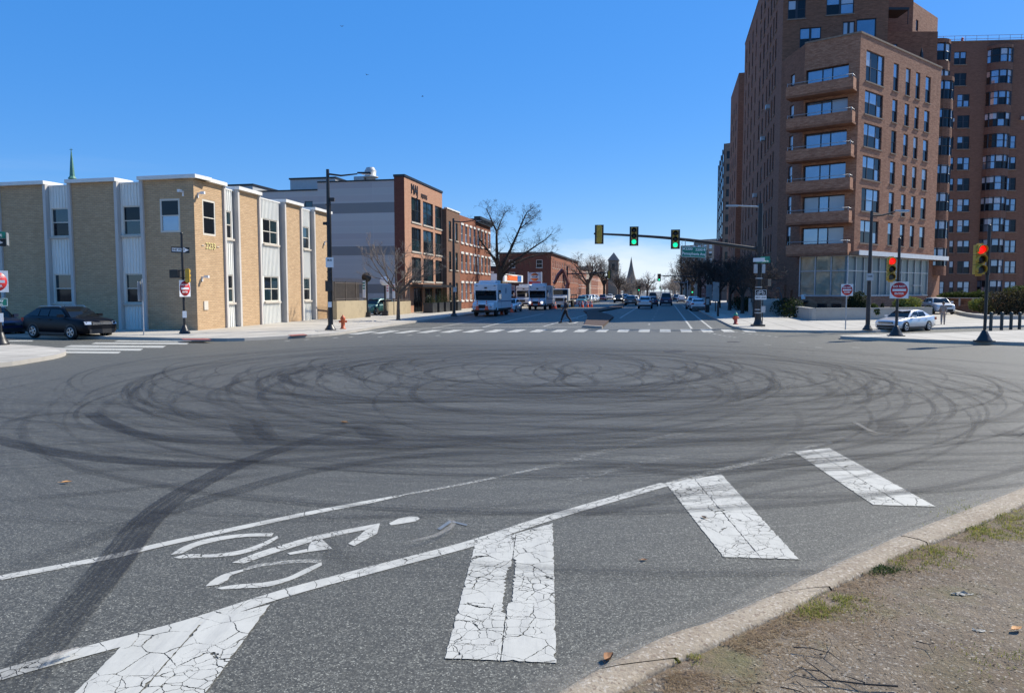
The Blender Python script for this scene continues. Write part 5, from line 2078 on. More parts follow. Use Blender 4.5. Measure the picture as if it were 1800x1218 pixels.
# base under the overhanging wing: glazed ground floor on a brick plinth
Q2, C2, R2 = (27.25, 70.35), (30.35, 67.25), (43.75, 78.2)
ZG0, ZG1 = 1.9, 5.55
pl = MB()
Lq = unit(Q2, C2)[1]
pops = [(along(Q2, C2, 1436, 1), along(Q2, C2, 1454, 1), .35, 1.15), (along(Q2, C2, 1461, 1), along(Q2, C2, 1479, 1), .35, 1.15)]
facade(pl, Q2, C2, 0, ZG0, pops, .12)
st_lv = style('navy_frame', 1, 7, False, ('g_dark',), None, fw=.06, rail=.03)
for o in pops:
    tb.win(Q2, C2, *o, st_lv, .1)
facade(pl, C2, R2, 0, ZG0, [])
facade(pl, R2, (44.2, 80), 0, 5.9, [], .1, 1)
facade(pl, K_, Q2, 0, 5.3, [(2.3, 3.0, .3, 2.9), (3.8, 4.5, 1.0, 2.4)], .3, 1)
for o in ((2.3, 3.0, .3, 2.9), (3.8, 4.5, 1.0, 2.4)):
    tb.win(K_, Q2, *o, style('navy_frame', 1, 1, False, ('g_dark',), None), .28)
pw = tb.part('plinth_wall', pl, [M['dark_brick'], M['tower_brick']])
t = NT('curtained_glass')
n1 = t.noise(1.0, t.mapping(t.tc.outputs['UV'], (7.0, .25, 1)), 3, .6)
c = t.mix(t.mapr(n1, .3, .7, 0, 1), (.105, .15, .155), (.18, .24, .245))
t.l.new(c, t.b.inputs['Base Color'])
t.b.inputs['Roughness'].default_value = .3
t.b.inputs['Specular IOR Level'].default_value = .25
t.b.inputs['Coat Weight'].default_value = .05
M['g_curtain'] = t.mat
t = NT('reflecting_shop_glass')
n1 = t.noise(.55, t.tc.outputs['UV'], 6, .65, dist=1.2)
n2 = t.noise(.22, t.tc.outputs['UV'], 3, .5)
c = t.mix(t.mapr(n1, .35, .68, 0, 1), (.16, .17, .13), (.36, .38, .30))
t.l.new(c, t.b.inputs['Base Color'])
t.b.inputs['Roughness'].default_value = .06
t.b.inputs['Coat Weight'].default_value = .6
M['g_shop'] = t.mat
gl1, gl2, fr = MB(), MB(), MB()
d1, L1_ = unit(Q2, C2)
d2, L2_ = unit(C2, R2)
gl1.obox(Q2, d1, .08, L1_ - .02, -.25, -.08, ZG0, ZG1)
gl2.obox(C2, d2, .02, L2_ - .05, -.25, -.08, ZG0, ZG1)
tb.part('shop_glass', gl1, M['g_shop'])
tb.part('curtained_glass', gl2, M['g_curtain'])
for k in range(4):
    a = L1_ * k / 3
    fr.obox(Q2, d1, a - .05, a + .05, -.1, .03, ZG0, ZG1)
n_ = 11
for k in range(n_ + 1):
    a = L2_ * k / n_
    fr.obox(C2, d2, max(.03, a - .045), a + .045, -.1, .03, ZG0, ZG1)
for p_, d_, L_ in ((Q2, d1, L1_), (C2, d2, L2_)):
    for z0, z1, o_ in ((ZG0 - .1, ZG0 + .06, .08), (4.12, 4.2, .02), (ZG1 - .08, ZG1, .025)):
        fr.obox(p_, d_, -.04, L_ + .04, -.11, o_, z0, z1)
fr.obox(C2, d2, L2_ * .795, L2_ * .905, -.1, .031, ZG0 + .95, ZG0 + 1.03)
tb.part('glazing_frame', fr, M['galv'])
mb = MB()
mb.obox(C_, d2, -.9, L2_ + 1.6, -.3, .95, 5.56, 5.9)
tb.part('flat_canopy', mb, [M['brown_sill']])
mb = MB()
mb.obox(C_, d2, -.95, L2_ + 1.65, .951, 1.0, 5.54, 5.97)
tb.part('canopy_edge', mb, M['white_trim'])
# balconies
rail_m = M['galv']
for k, z in enumerate(fl):
    zb_ = z - 1.0
    d_ = bd
    bal = MB()
    a0, a1 = along(Q_, C_, 1386, zb_) + .25, bL - .12
    dep = 1.55
    bal.obox(Q_, d_, a0, a1, .02, dep, zb_ - .2, zb_)
    o = tb.part('balcony', bal, M['tower_brick'])
    pr = MB()
    pr.obox(Q_, d_, a0, a1, dep - .22, dep + .02, zb_ + .002, zb_ + .86)
    pr.obox(Q_, d_, a0, a0 + .22, .05, dep - .221, zb_ + .002, zb_ + .86)
    pr.obox(Q_, d_, a1 - .22, a1, .55, dep - .221, zb_ + .002, zb_ + .86)
    pr.build('balcony_parapet', M['dark_brick'], o, True, 0, False)
    bpy.context.view_layer.update()
    for ch in o.children:
        ch.location = (-K_[0], -K_[1], -.1)
    rl = MB()
    P = lambda a, b, zz_: (Q_[0] + d_[0] * a + d_[1] * b - K_[0], Q_[1] + d_[1] * a - d_[0] * b - K_[1], zz_ - .1)
    rl.tube([P(a0 + .1, .1, zb_ + 1.12), P(a0 + .1, dep - .1, zb_ + 1.12), P(a1 - .1, dep - .1, zb_ + 1.12), P(a1 - .1, .5, zb_ + 1.12)], .03, 6)
    for f in (0, .33, .66, 1):
        q_ = P(a0 + .1 + (a1 - a0 - .2) * f, dep - .1, zb_ + .85)
        rl.tube([q_, (q_[0], q_[1], zb_ + 1.1)], .02, 5)
    rl.build('balcony_rail', rail_m, o, True)
# everything that closes the volume
mb = MB()
mb.prism([(K_[0] + .4, K_[1]), (Q_[0] + .4, Q_[1] + .3), (C_[0], C_[1] + .5), (R_[0] - .6, R_[1] + .1), (40, 86)], ZW - .9, ZW - .6)
mb.prism([(K_[0] + .4, K_[1] + .4), (A1[0] - .4, A1[1] + .5), (A2[0] - .4, A2[1]), (45.5, 112.5), (FL_[0] + .5, FL_[1] - .5)], ZT - .7, ZT - .4)
tb.part('roof', mb, M['asph_roof'])
facade(wl_, A2, (46, 113), ZW - 2, ZT, [], .1, 1)
facade(wl_, (46, 113), FL_, 0, ZT, [], .1, 1)
tb.part('wall', wl_, [M['dark_brick'], M['tower_brick']])  # second slot: same brick darkened for faces turned from the sun
for o in lops:
    tb.win(FL_, K_, *o, st_t1, .14)
tb.finish()
# air conditioners on the long side, terrace things
for u, z in ((1353, 22.6), (1344, 19.9), (1330, 14.2), (1341, 11.2)):
    acm = MB()
    a = along(FL_, K_, u, z)
    acm.obox(on(FL_, K_, a), unit(FL_, K_)[0], -.4, .4, 0, .45, z, z + .45)
    tb.part('air_conditioner', acm, M['galv'])
aw = thing('patio_umbrella', 'dark furled umbrella frame on the roof terrace above the wing', 'umbrella', (XU(1540, 82), 82, ZW - .4))
mb = MB()
mb.tube([(0, 0, 0), (0, 0, 2.6)], .05, 6)
mb.build('umbrella_pole', M['black_metal'], aw)
mb = MB()
mb.lathe([(.12, 1.2), (.2, 1.6), (.14, 2.3), (.02, 2.75)], 8, sm=False)
mb.build('umbrella_canopy', M['black_metal'], aw)
aw.location = (XU(1603, 78.5), 78.5, ZW - .7)
mb = MB()
rn = thing('terrace_awning', 'black retracted awning over the upper terrace beside the picture window', 'awning', (40.2, 81.5, 30.3))
mb.box(-1.7, 1.6, -1.3, 1.2, 1.5, 1.75)
mb.build('awning_cover', M['black_metal'], rn)
mb = MB()
for x in (-1.6, 1.5):
    mb.tube([(x, -1.25, 0), (x, -1.25, 1.5)], .05, 6)
mb.build('awning_post', M['black_metal'], rn)

# the far wing of the tower, then a glass tower and a beige block down the street
fw = Bld('far_brick_wing', 'narrower brown brick apartment wing set back beyond the tower along the street', 'apartment wing', (38.9, 130, .1), None, 60, 6)
w = MB()
W0, W1, W2 = (42.3, 146.0), (38.9, 129.9), (41.6, 129.3)
zf = ZH(129, 130)
fo = [(3.0 + c * 4.4, 4.4 + c * 4.4, 4 + 2.95 * k, 6 + 2.95 * k) for c in range(3) for k in range(11)]
facade(w, W0, W1, 0, zf, fo, .15)
for o in fo:
    fw.win(W0, W1, *o, st_t1, .12)
facade(w, W1, W2, 0, zf, [])
w.prism([(W0[0] + .3, W0[1]), (W1[0] + .3, W1[1] + .3), (56, 126), (58, 142)], 0, zf - .5)
fw.part('wall', w, M['tower_brick'])
fw.finish()
gt = Bld('glass_tower', 'slim blue glass tower edge showing beyond the brown brick tower', 'glass tower', (52, 180, .1), None, 60, 6)
zg = ZH(253, 181)
g0, g1, g2, g3 = (XU(1258.5, 212), 212), (XU(1268, 181), 181), (XU(1290, 179), 179), (XU(1290, 215) + 10, 215)
mb = MB()
n = 13
(dx, dy), L = unit(g0, g1)
mb.obox(g0, (dx, dy), 0, L, -6, 0, 0, zg)
gt.part('glass_face', mb, M['g_tower'])
fr = MB()
for k in range(n):
    z = zg * (k + .5) / n
    fr.obox(g0, (dx, dy), 0, L, .0, .12, z, z + .25)
for k in range(5):
    a = L * k / 4
    fr.obox(g0, (dx, dy), a - .1, a + .1, .0, .13, 0, zg)
gt.part('mullion', fr, M['navy_frame'])
mb = MB()
d_, L_ = unit(g1, g2)
ob_ = [(.6, 2.0, 4 + 3.0 * k, 5.8 + 3.0 * k) for k in range(11)]
facade(mb, g1, g2, 0, zg, ob_, .2)
for o in ob_:
    gt.win(g1, g2, *o, style('navy_frame', 1, 1, False, ('g_dark',), None), .18)
gt.part('end_wall', mb, M['grey_stone'])
gt.finish()
be = Bld('beige_apartment_block', 'beige apartment block with rows of small windows behind the green street sign', 'apartment block', (XU(1196, 330), 330, .1), None, 90, 8)
e0, e1 = (XU(1195, 340), 340), (XU(1262, 326), 326)
ze = ZH(431, 335)
mb = MB()
L = unit(e0, e1)[1]
eo = [(L * (c + .5) / 7 - .8, L * (c + .5) / 7 + .8, 3 + 3 * k, 4.9 + 3 * k) for c in range(7) for k in range(7)]
facade(mb, e0, e1, 0, ze, eo, .2)
for o in eo:
    be.win(e0, e1, *o, st_t1, .18)
mb.obox(e0, unit(e0, e1)[0], .1, L - .1, -14, -.3, 0, ze - .3)
be.part('wall', mb, M['beige_stone'])
mb = MB()
mb.obox(e0, unit(e0, e1)[0], 5, L - 2, -10, -3, ze - .3, ze + 2.5)
be.part('roof_house', mb, M['beige_stone'])
be.finish()
# red row houses on the right side far on
for k, (a, b_, h, m_, lab) in enumerate(((190, 214, 15.5, 'maroon_brick', 'tall dark red house on the right in shade below the beige block'), (214.1, 250, 11, 'grey_stone', 'dark stone house on the right beyond the tall dark red one'), (250.1, 300, 10, 'maroon_brick', 'farthest dark red house on the right of the street'))):
    p0, p1 = W(b_, 13.5), W(a, 13.5)
    b = Bld('dark_row_house', lab, 'row house', (*p0, .1), 'row houses far along the right', 60, 40 + k)
    mb = MB()
    L = b_ - a
    ro = [(L * (c + .5) / 5 - .6, L * (c + .5) / 5 + .6, z0, z1) for c in range(5) for z0, z1 in ((1.4, 3.4), (4.6, 6.6), (7.4, 9.0))]
    facade(mb, p0, p1, 0, h, ro, .15)
    for o in ro:
        b.win(p0, p1, *o, st_red, .12)
    mb.prism([W(b_, 13.8), W(a, 13.55), W(a, 26), W(b_, 26)], 0, h - .2)
    b.part('wall', mb, M[m_])
    b.finish()

# ------------------------------------------------------------------ background apartment tower at the right edge
YB = 106.0
N0, N1 = (XU(1590, YB), YB + .6), (XU(1791, YB), YB - .6)
rt = Bld('bay_windowed_tower', 'brown brick apartment tower with a column of rounded bay windows, behind at the right edge', 'apartment tower', (*N0, .1), None, 90, 23)
zr = ZH(74, YB)
w = MB()
ro, kinds_ = [], []
pit = 2.905
U = lambda u, z: along(N0, N1, u, z)
for k in range(12):
    zt_ = ZH(91, YB) - pit * k
    z0 = zt_ - 1.75
    sh = lambda u: u - 0.0 * k
    if k < 2:
        c_ = ((1637, 1658, 2), (1676.5, 1698, 2))
    else:
        c_ = ((1651, 1659, 1), (1668, 1675.5, 1), (1682, 1703.5, 2), (1765, 1785, 2)) if k not in (2, 3) else ((1668, 1675.5, 1), (1682, 1703.5, 2), (1759, 1768, 1))
    for u0, u1, n in c_:
        s_ = (1735 - (u0 + u1) / 2) * 0.0
        ro.append((U(u0, z0), U(u1, z0), z0, zt_, n))
facade(w, N0, N1, 0, zr, [o[:4] for o in ro], .15)
for o in ro:
    rt.win(N0, N1, *o[:4], st_t2 if o[4] == 2 else st_t1, .12)
M1, M2 = (XU(1791, YB + 4), YB + 4), (XU(1900, YB + 4), YB + 4)
zr2 = ZH(110, YB + 4)
ro2 = [(along(M1, M2, u0, 20), along(M1, M2, u1, 20), ZH(91, YB) - pit * k - 1.75, ZH(91, YB) - pit * k) for k in range(1, 12) for u0, u1 in ((1794, 1803), (1815, 1836))]
facade(w, M1, M2, 0, zr2, ro2, .15)
for o in ro2:
    rt.win(M1, M2, *o, st_t1, .12)
w.prism([(N0[0], YB + 1), (N1[0], YB + .6), (N1[0], YB + 18), (N0[0], YB + 18)], 0, zr - .4)
w.prism([M1, (N1[0] + .01, N1[1]), (N1[0] + .01, YB + 5)], 0, zr2)
w.prism([(M1[0], YB + 5), (M2[0], YB + 5), (M2[0], YB + 18), (M1[0], YB + 18)], 0, zr2 - .4)
rt.part('wall', w, M['rear_brick'])
bx = (XU(1737, YB), YB + .55)
bay_stack(rt, bx[0], bx[1], 1.95, ZH(91, YB) - 11 * pit - 2.75, ZH(91, YB) + .15, pit, 'bay_window', -math.pi / 2 - .1, 2.7, 'rear_brick')
mb = MB()
mb.obox(N0, unit(N0, N1)[0], -.05, unit(N0, N1)[1] + .05, -.4, .08, zr, zr + .15)
rt.part('coping', mb, M['brown_sill'])
mb = MB()
(dx, dy), L = unit(N0, N1)
for h in (.55, 1.0):
    a_, b_ = on(N0, N1, 0, -.5), on(N0, N1, L, -.5)
    mb.tube([(*a_, zr + h), (*b_, zr + h)], .035, 5)
for k in range(12):
    p = on(N0, N1, L * k / 11, -.5)
    mb.tube([(*p, zr), (*p, zr + 1.0)], .035, 5)
rt.part('roof_rail', mb, M['galv'])
for u, z in ((1672, 27.5), (1763, 24.9), (1797, 27.6)):
    p = on(N0, N1, U(u, z))
    acm = MB()
    acm.obox(p, (dx, dy), -.3, .3, 0, .4, z - 1.5, z - 1.05)
    rt.part('air_conditioner', acm, M['galv'])
rt.finish()
sg = thing('rooftop_worker', 'small red figure-like vent standing on the roof edge of the rear tower', 'roof vent', (XU(1672, YB + 2), YB + 2, zr - .2))
mb = MB()
mb.lathe([(.3, 0), (.3, .9), (.16, 1.0), (.2, 1.3), (.02, 1.5)], 10)
sg.name = 'roof_vent'
mb.build('vent_stack', M['sign_red'], sg)

# ------------------------------------------------------------------ right side: planters, low wall, steps, gate
pt = Bld('concrete_planter', 'long low pale concrete planter wall in front of the glazed corner', 'planter', (*G(1480, 572), .1))
mb = MB()
pA, pB, pC = (XU(1400, 62), 62.0), (XU(1428, 55.2), 55.2), (XU(1640, 58.5), 58.5)
for a_, b_ in ((pA, pB), (pB, pC)):
    mb.obox(a_, unit(a_, b_)[0], 0, unit(a_, b_)[1], -.3, 0, 0, .95)
pt.part('planter_wall', mb, M['planter'])
mb = MB()
for a_, b_ in ((pA, pB), (pB, pC)):
    mb.obox(a_, unit(a_, b_)[0], -.0, unit(a_, b_)[1], -.36, .06, .951, 1.04)
pt.part('planter_coping', mb, M['planter'])
mb = MB()
M['soil'] = mat('planter_soil', (.05, .035, .025), .95)
mb.prism([(pA[0] + .2, pA[1]), (pB[0] + .3, pB[1] + .3), (pC[0], pC[1] + .3), (43, 76.5), (30.6, 67.2), (27.6, 70)], 0, .8)
pt.part('planter_soil', mb, M['soil'])
# siamese pipe connection on the plinth
sc_ = thing('standpipe_connection', 'small dark twin pipe connection with a white notice on the brick plinth', 'standpipe', (*on(Q2, C2, along(Q2, C2, 1413, 1.2), .1), .8))
mb = MB()
mb.tube([(0, 0, 0), (0, -.05, .5)], .08, 8)
mb.tube([(0, -.05, .5), (-.25, -.35, .55)], .1, 8)
mb.tube([(0, -.05, .5), (.25, -.35, .55)], .1, 8)
mb.build('pipe', M['brown_pole'], sc_)
mb = MB()
mb.box(-.22, .22, -.02, .0, .75, 1.2)
mb.build('notice', M['sign_white'], sc_)
# low brick wall with openings and pale posts, on the right
lw = Bld('low_garden_wall', 'low brown brick garden wall with open bays and pale posts below the clipped hedge', 'wall', (XU(1665, 76), 76, .0))
l0, l1 = (XU(1664, 78), 78), (XU(1760, 72), 72)
(dx, dy), L = unit(l0, l1)
mb = MB()
zl = ZH(524.5, 76)
zo0, zo1 = ZH(536, 76), ZH(527, 76)
lo_ = [(L * f0, L * f1, zo0, zo1) for f0, f1 in ((.04, .235), (.285, .48), (.54, .70), (.78, .98))]
facade(mb, l0, l1, -.2, zl, lo_, .25)
mb.obox(l0, (dx, dy), 0, L, -3, -.26, -.2, zl - .05)
lw.part('wall', mb, M['dark_brick'])
mb = MB()
for f in (.02, .26, .51, .74):
    mb.obox(l0, (dx, dy), L * f - .09, L * f + .09, 0, .05, zo0 - .1, zl)
mb.obox(l0, (dx, dy), -.05, L + .05, -.3, .08, zl, zl + .07)
lw.part('pale_post', mb, M['fin'])
# raised kerb of the drive
mb = MB()
pts = smooth_line([G(1663, 549), G(1690, 557), G(1720, 562), G(1760, 564), G(1900, 563)], 6)
ribbon(mb, pts, .3, .42)
cb = thing('drive_kerb', 'curving dark raised kerb of the driveway below the low garden wall', 'kerb', (*pts[0], 0))
mb = MB()
inn = [(p[0] + n[0] * -.35, p[1] + n[1] * -.35) for p, n in zip(pts, normals2(pts))]
base_ = pts[0]
vs, fs = [], []
for p, q_ in zip(pts, inn):
    vs += [(p[0] - base_[0], p[1] - base_[1], 0), (p[0] - base_[0], p[1] - base_[1], .4), (q_[0] - base_[0], q_[1] - base_[1], .42), (q_[0] - base_[0], q_[1] - base_[1], 0)]
for i in range(len(pts) - 1):
    for k in range(3):
        fs.append((4 * i + k, 4 * i + 4 + k, 4 * i + 5 + k, 4 * i + 1 + k))
mb.add(vs, fs, 0, False)
mb.build('kerb_stone', M['kerb'], cb)
# dark stair with railing at the tower side entrance
st_ = thing('entrance_stair', 'dark entrance stair with an iron railing in the shade beside the tower', 'stair', (*W(69, 9.0), .1), SROT)
mb = MB()
for k in range(8):
    mb.box(-1.2 + 0.0, 1.5, k * .34, 3.6, k * .19, (k + 1) * .19)
mb.build('stair_step', M['planter'], st_)
mb = MB()
for x in (-1.1, 1.4):
    mb.tube([(x, -.2, .9), (x, 2.8, 2.5), (x, 4.6, 2.5)], .04, 6)
    for k in range(9):
        y = -.2 + k * .37
        zz_ = max(0, y / .34 * .19)
        mb.tube([(x, y, max(0, zz_ - .1)), (x, y, .95 + (y + .2) * .533)], .018, 5)
mb.build('stair_railing', M['black_metal'], st_)

# ------------------------------------------------------------------ left: stained wall, iron fence, gate signs
def garden_wall(name, label, a_, b_, h):
    b = Bld(name, label, 'wall', (*a_, .14))
    (dx, dy), L = unit(a_, b_)
    mb = MB()
    mb.obox(a_, (dx, dy), 0, L, -.35, 0, 0, h)
    b.part('wall', mb, M['wallstone'])
    mb = MB()
    for z in (h + .12, h + 1.35):
        mb.obox(a_, (dx, dy), 0, L, -.2, -.13, z, z + .07)
    n = max(2, int(L / 1.6))
    for k in range(n + 1):
        a = L * k / n
        mb.obox(a_, (dx, dy), max(0, a - .045), min(L, a + .045), -.212, -.118, h, h + 1.5)
    m = int(L / .16)
    for k in range(m):
        a = L * (k + .5) / m
        mb.obox(a_, (dx, dy), a - .01, a + .01, -.175, -.155, h + .13, h + 1.75)
    b.part('iron_railing', mb, M['iron'])
    return b


g0, g1 = W(52.6, -24.4), (XU(646.5, 62.3), 62.3)
garden_wall('stained_garden_wall', 'stained tan concrete wall with an iron railing between the tan building and the drive', g0, g1, 1.55)
g2, g3 = (XU(680, 66.2), 66.2), (XU(722, 72.3), 72.3)
garden_wall('short_garden_wall', 'shorter tan concrete wall with an iron railing beside the salmon brick building', g2, g3, 1.35)
mb = MB()
fe = thing('dark_screen_fence', 'dark slatted screen behind the iron railing', 'fence', (*W(54, -27), .1))
b_ = fe.location
p0, p1 = W(54, -27), W(63, -27)
mb.obox((0, 0), SD, 0, 9, -.1, 0, 0, 3.0)
fe['label'] = 'dark brown board screen standing behind the iron railing of the stained wall'
mb.build('screen_board', M['brown_pole'], fe)
M['sign_pale_red'] = mat('pale_red_sign', (.6, .18, .18), .5, var=.1)


def parking_sign(label, u, Y, z0, z1, wpx, m1, m2):
    s = thing('parking_sign', label, 'sign', (XU(u, Y), Y, 0), SROT * 0)
    w_ = wpx * Y / F / 2
    mb = MB()
    mb.box(-.03, .03, 0, .06, .14, z1)
    mb.build('sign_post', M['iron'], s)
    mb = MB()
    mb.box(-w_, w_, -.04, -.001, z0, z1)
    pl_ = mb.build('sign_plate', M['sign_white'], s)
    mb = MB()
    zm = z0 + (z1 - z0) * .5
    mb.box(-w_ + .03, w_ - .03, -.05, -.041, zm, z1 - .03)
    mb.build('sign_field', m1, pl_)
    mb = MB()
    for k in range(3):
        mb.box(-w_ * .7, w_ * .7, -.055, -.051, zm + .12 + k * .22, zm + .22 + k * .22)
    for k in range(2):
        mb.box(-w_ * .6, w_ * .6, -.047, -.041, z0 + .1 + k * .28, z0 + .18 + k * .28)
    mb.build('sign_bars', m2, pl_)


parking_sign('tall green and white parking sign on the iron railing left of the drive', 640, 61.8, 1.75, 3.2, 5.6, M['sign_green'], M['sign_white'])
parking_sign('white sign with pale red print on the railing, left of a redder one', 681.5, 66, 1.65, 2.9, 4.6, M['sign_pale_red'], M['sign_white'])
parking_sign('red topped white sign on the railing next to the street tree', 692, 67.8, 1.65, 3.0, 4.6, M['sign_red'], M['sign_white'])
for k, (u, Y, z, m_, lab) in enumerate(((645, 62.0, 3.45, 'black_metal', 'round dark backed mirror on a post left of the garage drive'), (676, 65.8, 3.2, 'sign_white', 'round pale mirror on a post right of the garage drive'))):
    s = thing('drive_mirror', lab, 'mirror', (XU(u, Y), Y, 0))
    mb = MB()
    mb.tube([(0, .1, .14), (0, .1, z)], .06, 8)
    mb.box(-.25, .25, -.12, .25, .14, .55)
    mb.build('mirror_post', M['black_metal'], s)
    mb = MB()
    mb.lathe([(.001, -.02), (.3, .0), (.4, .06), (.4, .1), (.001, .1)], 20, (0, 0, z), axis='y')
    mb.build('mirror_disc', M[m_], s)
# planters before the salmon building
t_leaf = leafmat('planter_evergreen', (.012, .028, .012), (.035, .06, .022))
for k in range(5):
    q_ = on(MA, MBk, 2.0 + k * 2.3, 1.9)
    pt_ = thing('planter_box', 'tall dark planter box with evergreen shrubs before the salmon brick building', 'planter', (*q_, .14), SROT, 'dark planters before the salmon brick building')
    pt_['label'] = ['dark planter nearest the tree in a row before the salmon brick front', 'second dark planter of the row before the salmon brick front', 'middle dark planter of the row before the salmon brick front', 'fourth dark planter of the row before the salmon brick front', 'farthest dark planter of the row before the salmon brick front'][k]
    mb = MB()
    mb.box(-.5, .5, -.75, .75, 0, 1.0)
    mb.build('box', M['black_frame'], pt_)
    mb = MB()
    rr = random.Random(k)
    for i in range(420):
        x, y, z = rr.uniform(-.5, .5), rr.uniform(-.8, .8), .9 + abs(rr.gauss(0, .55))
        r = rr.uniform(.05, .1)
        az, el = rr.uniform(0, 6.28), rr.uniform(-.5, 1)
        dx, dy, dz = math.cos(az) * math.cos(el) * r, math.sin(az) * math.cos(el) * r, math.sin(el) * r
        mb.add([(x, y, z), (x + dx - dy * .4, y + dy + dx * .4, z + dz), (x + dx * 2, y + dy * 2, z + dz * 2), (x + dx + dy * .4, y + dy - dx * .4, z + dz)], [(0, 1, 2, 3)], 0, False)
    mb.build('shrub', t_leaf, pt_, False)

# ================================================================== STREET FURNITURE
def cone_base(mb, r=.3, h=.42, rp=.085, z=0.0):
    mb.lathe([(r, z), (r, z + .05), (r * .93, z + .08), (r * .62, z + h * .55), (rp * 1.35, z + h), (rp, z + h + .02)], 14)


def signal_head(pole, loc, rz, lit, back=False, plate=False, name='signal_head', scale=1.0):
    """three 30 cm lenses facing local -y; housing is the part, lenses, visors and backplate its sub-parts"""
    mb = MB()
    for k in range(3):
        mb.box(-.17, .17, -.02, .2, .36 * k, .36 * k + .345)
    mb.box(-.06, .06, .2, .215, .05, 1.02)
    mb.box(-.1, .1, .05, .15, -.06, -.001)
    mb.box(-.1, .1, .05, .15, 1.066, 1.12)
    h = mb.build(name, M['yellow'], pole, True, .012)
    h.location = loc
    h.rotation_euler = (0, 0, rz)
    h.scale = (scale,) * 3
    for k in range(3):
        mb = MB()
        z = .36 * k + .172
        mb.lathe([(.001, .035), (.08, .03), (.14, .012), (.15, .0)], 18, (0, -.021, z), axis='y')
        c = ('green', 'amber', 'red')[k]
        m = M['lens_' + c] if lit == c else M['lens_grey' if c == 'green' and lit == 'red' else 'lens_off']
        o = mb.build('lens', m, h)
        if lit == c:
            o['label'] = 'lit %s lens' % c
    mb = MB()
    for k in range(3):
        z = .36 * k + .172
        n = 14
        vs, fs = [], []
        for i in range(n + 1):
            th = R(-35) + R(250) * i / n
            for y, r in ((-.02, .165), (-.25, .16), (-.25, .152), (-.02, .157)):
                cut = 0 if y > -.1 else .08 * (1 - math.sin(th)) * .5
                vs.append((r * math.cos(th), y + cut, z + r * math.sin(th)))
        for i in range(n):
            for j in range(4):
                fs.append((4 * i + j, 4 * i + 4 + j, 4 * i + 4 + (j + 1) % 4, 4 * i + (j + 1) % 4))
        mb.add(vs, fs, 0, True)
    mb.build('visor', M['yellow' if not plate else 'black_metal'], h)
    if plate:
        mb = MB()
        for x0, x1, z0, z1 in ((-.28, -.171, -.08, 1.14), (.171, .28, -.08, 1.14), (-.17, .17, 1.068, 1.14), (-.17, .17, -.08, -.002)):
            mb.box(x0, x1, .05, .062, z0, z1)
        mb.build('backplate', M['black_metal'], h)
    return h


def dne_plate(pole, loc, rz, w, h=None, name='sign_plate'):
    h = h or w
    mb = MB()
    mb.box(-w / 2, w / 2, -.004, .004, -h / 2, h / 2)
    p = mb.build(name, M['sign_white'], pole, True, .002)
    p.location = loc
    p.rotation_euler = (0, 0, rz)
    mb = MB()
    mb.lathe([(.001, .008), (w * .455, .008), (w * .455, .004)], 40, axis='y')
    d = mb.build('red_disc', M['sign_red'], p)
    d.scale = (1, 1, h / w)
    mb = MB()
    mb.box(-w * .36, w * .36, -.012, -.009, -h * .065, h * .065)
    mb.build('white_bar', M['sign_white'], p)
    for txt, z in (('DO NOT', .215), ('ENTER', -.215)):
        inst('lettering', text_mesh(txt, w * .165, M['sign_white'], .001, 1.0, bold=.004), p, (0, -.011, z * h))
    return p


def plate(pole, loc, rz, w, h, m, name='sign_plate', lines=(), border=None, bold=.004):
    mb = MB()
    mb.box(-w / 2, w / 2, -.005, .005, -h / 2, h / 2)
    p = mb.build(name, m, pole, True, .002)
    p.location = loc
    p.rotation_euler = (0, 0, rz)
    if border:
        mb = MB()
        b, e = .018, .01
        for x0, x1, z0, z1 in ((-w / 2 + e, w / 2 - e, h / 2 - e - b, h / 2 - e), (-w / 2 + e, w / 2 - e, -h / 2 + e, -h / 2 + e + b),
                               (-w / 2 + e, -w / 2 + e + b, -h / 2 + e + b, h / 2 - e - b), (w / 2 - e - b, w / 2 - e, -h / 2 + e + b, h / 2 - e - b)):
            mb.box(x0, x1, -.008, -.006, z0, z1)
        mb.build('sign_border', border, p)
    for txt, size, x, z, m2, sx in lines:
        inst('lettering', text_mesh(txt, size, m2, .001, sx, bold=bold), p, (x, -.008, z))
    return p


def arrow_mesh(pole, pts, m, y=-.009):
    mb = MB()
    vs = [(x, y, z) for x, z in pts]
    mb.add(vs, [tuple(range(len(vs)))], 0, False)
    return mb.build('arrow', m, pole)


face = lambda u: math.atan2(-(u - 900) / F, 1.0)     # turn to look back at the photographer

# --- pole with one way sign, left of the tan corner
X, Y = G(325, 591)
p = thing('signal_pole', 'black pole with a one way arrow and do not enter sign before the tan corner', 'signal pole', (X, Y, .14))
mb = MB()
mb.tube([(0, 0, .4), (0, 0, 5.05)], .06, 10)
mb.lathe([(.08, 5.05), (.08, 5.1), (.02, 5.16)], 10)
mb.build('pole', M['black_metal'], p)
mb = MB()
cone_base(mb, .27, .42, .07)
mb.build('pole_base', M['black_metal'], p)
rz = face(325) + R(10)
ow = plate(p, (-.05, -.08, 4.25), rz, .86, .3, M['sign_black'], lines=())
mb = MB()
mb.add([(x, -.009, z) for x, z in ((-.4, -.085), (.14, -.085), (.14, -.135), (.4, 0), (.14, .135), (.14, .085), (-.4, .085))], [tuple(range(7))], 0, False)
mb.build('arrow', M['sign_white'], ow)
inst('lettering', text_mesh('ONE WAY', .15, M['sign_black'], .001, .95, bold=.004), ow, (-.12, -.012, 0))
signal_head(p, (.26, .0, 2.62), R(188), None, name='signal_head', scale=.62)
mb = MB()
mb.box(-.22, .22, -.16, .12, 0, .42)
hd = mb.build('walk_signal', M['black_metal'], p, True, .02)
hd.location = (-.38, -.05, 2.83)
mb = MB()
mb.box(-.17, .17, -.165, -.161, .05, .37)
mb.build('walk_lens', M['lens_off'], hd)
mb = MB()
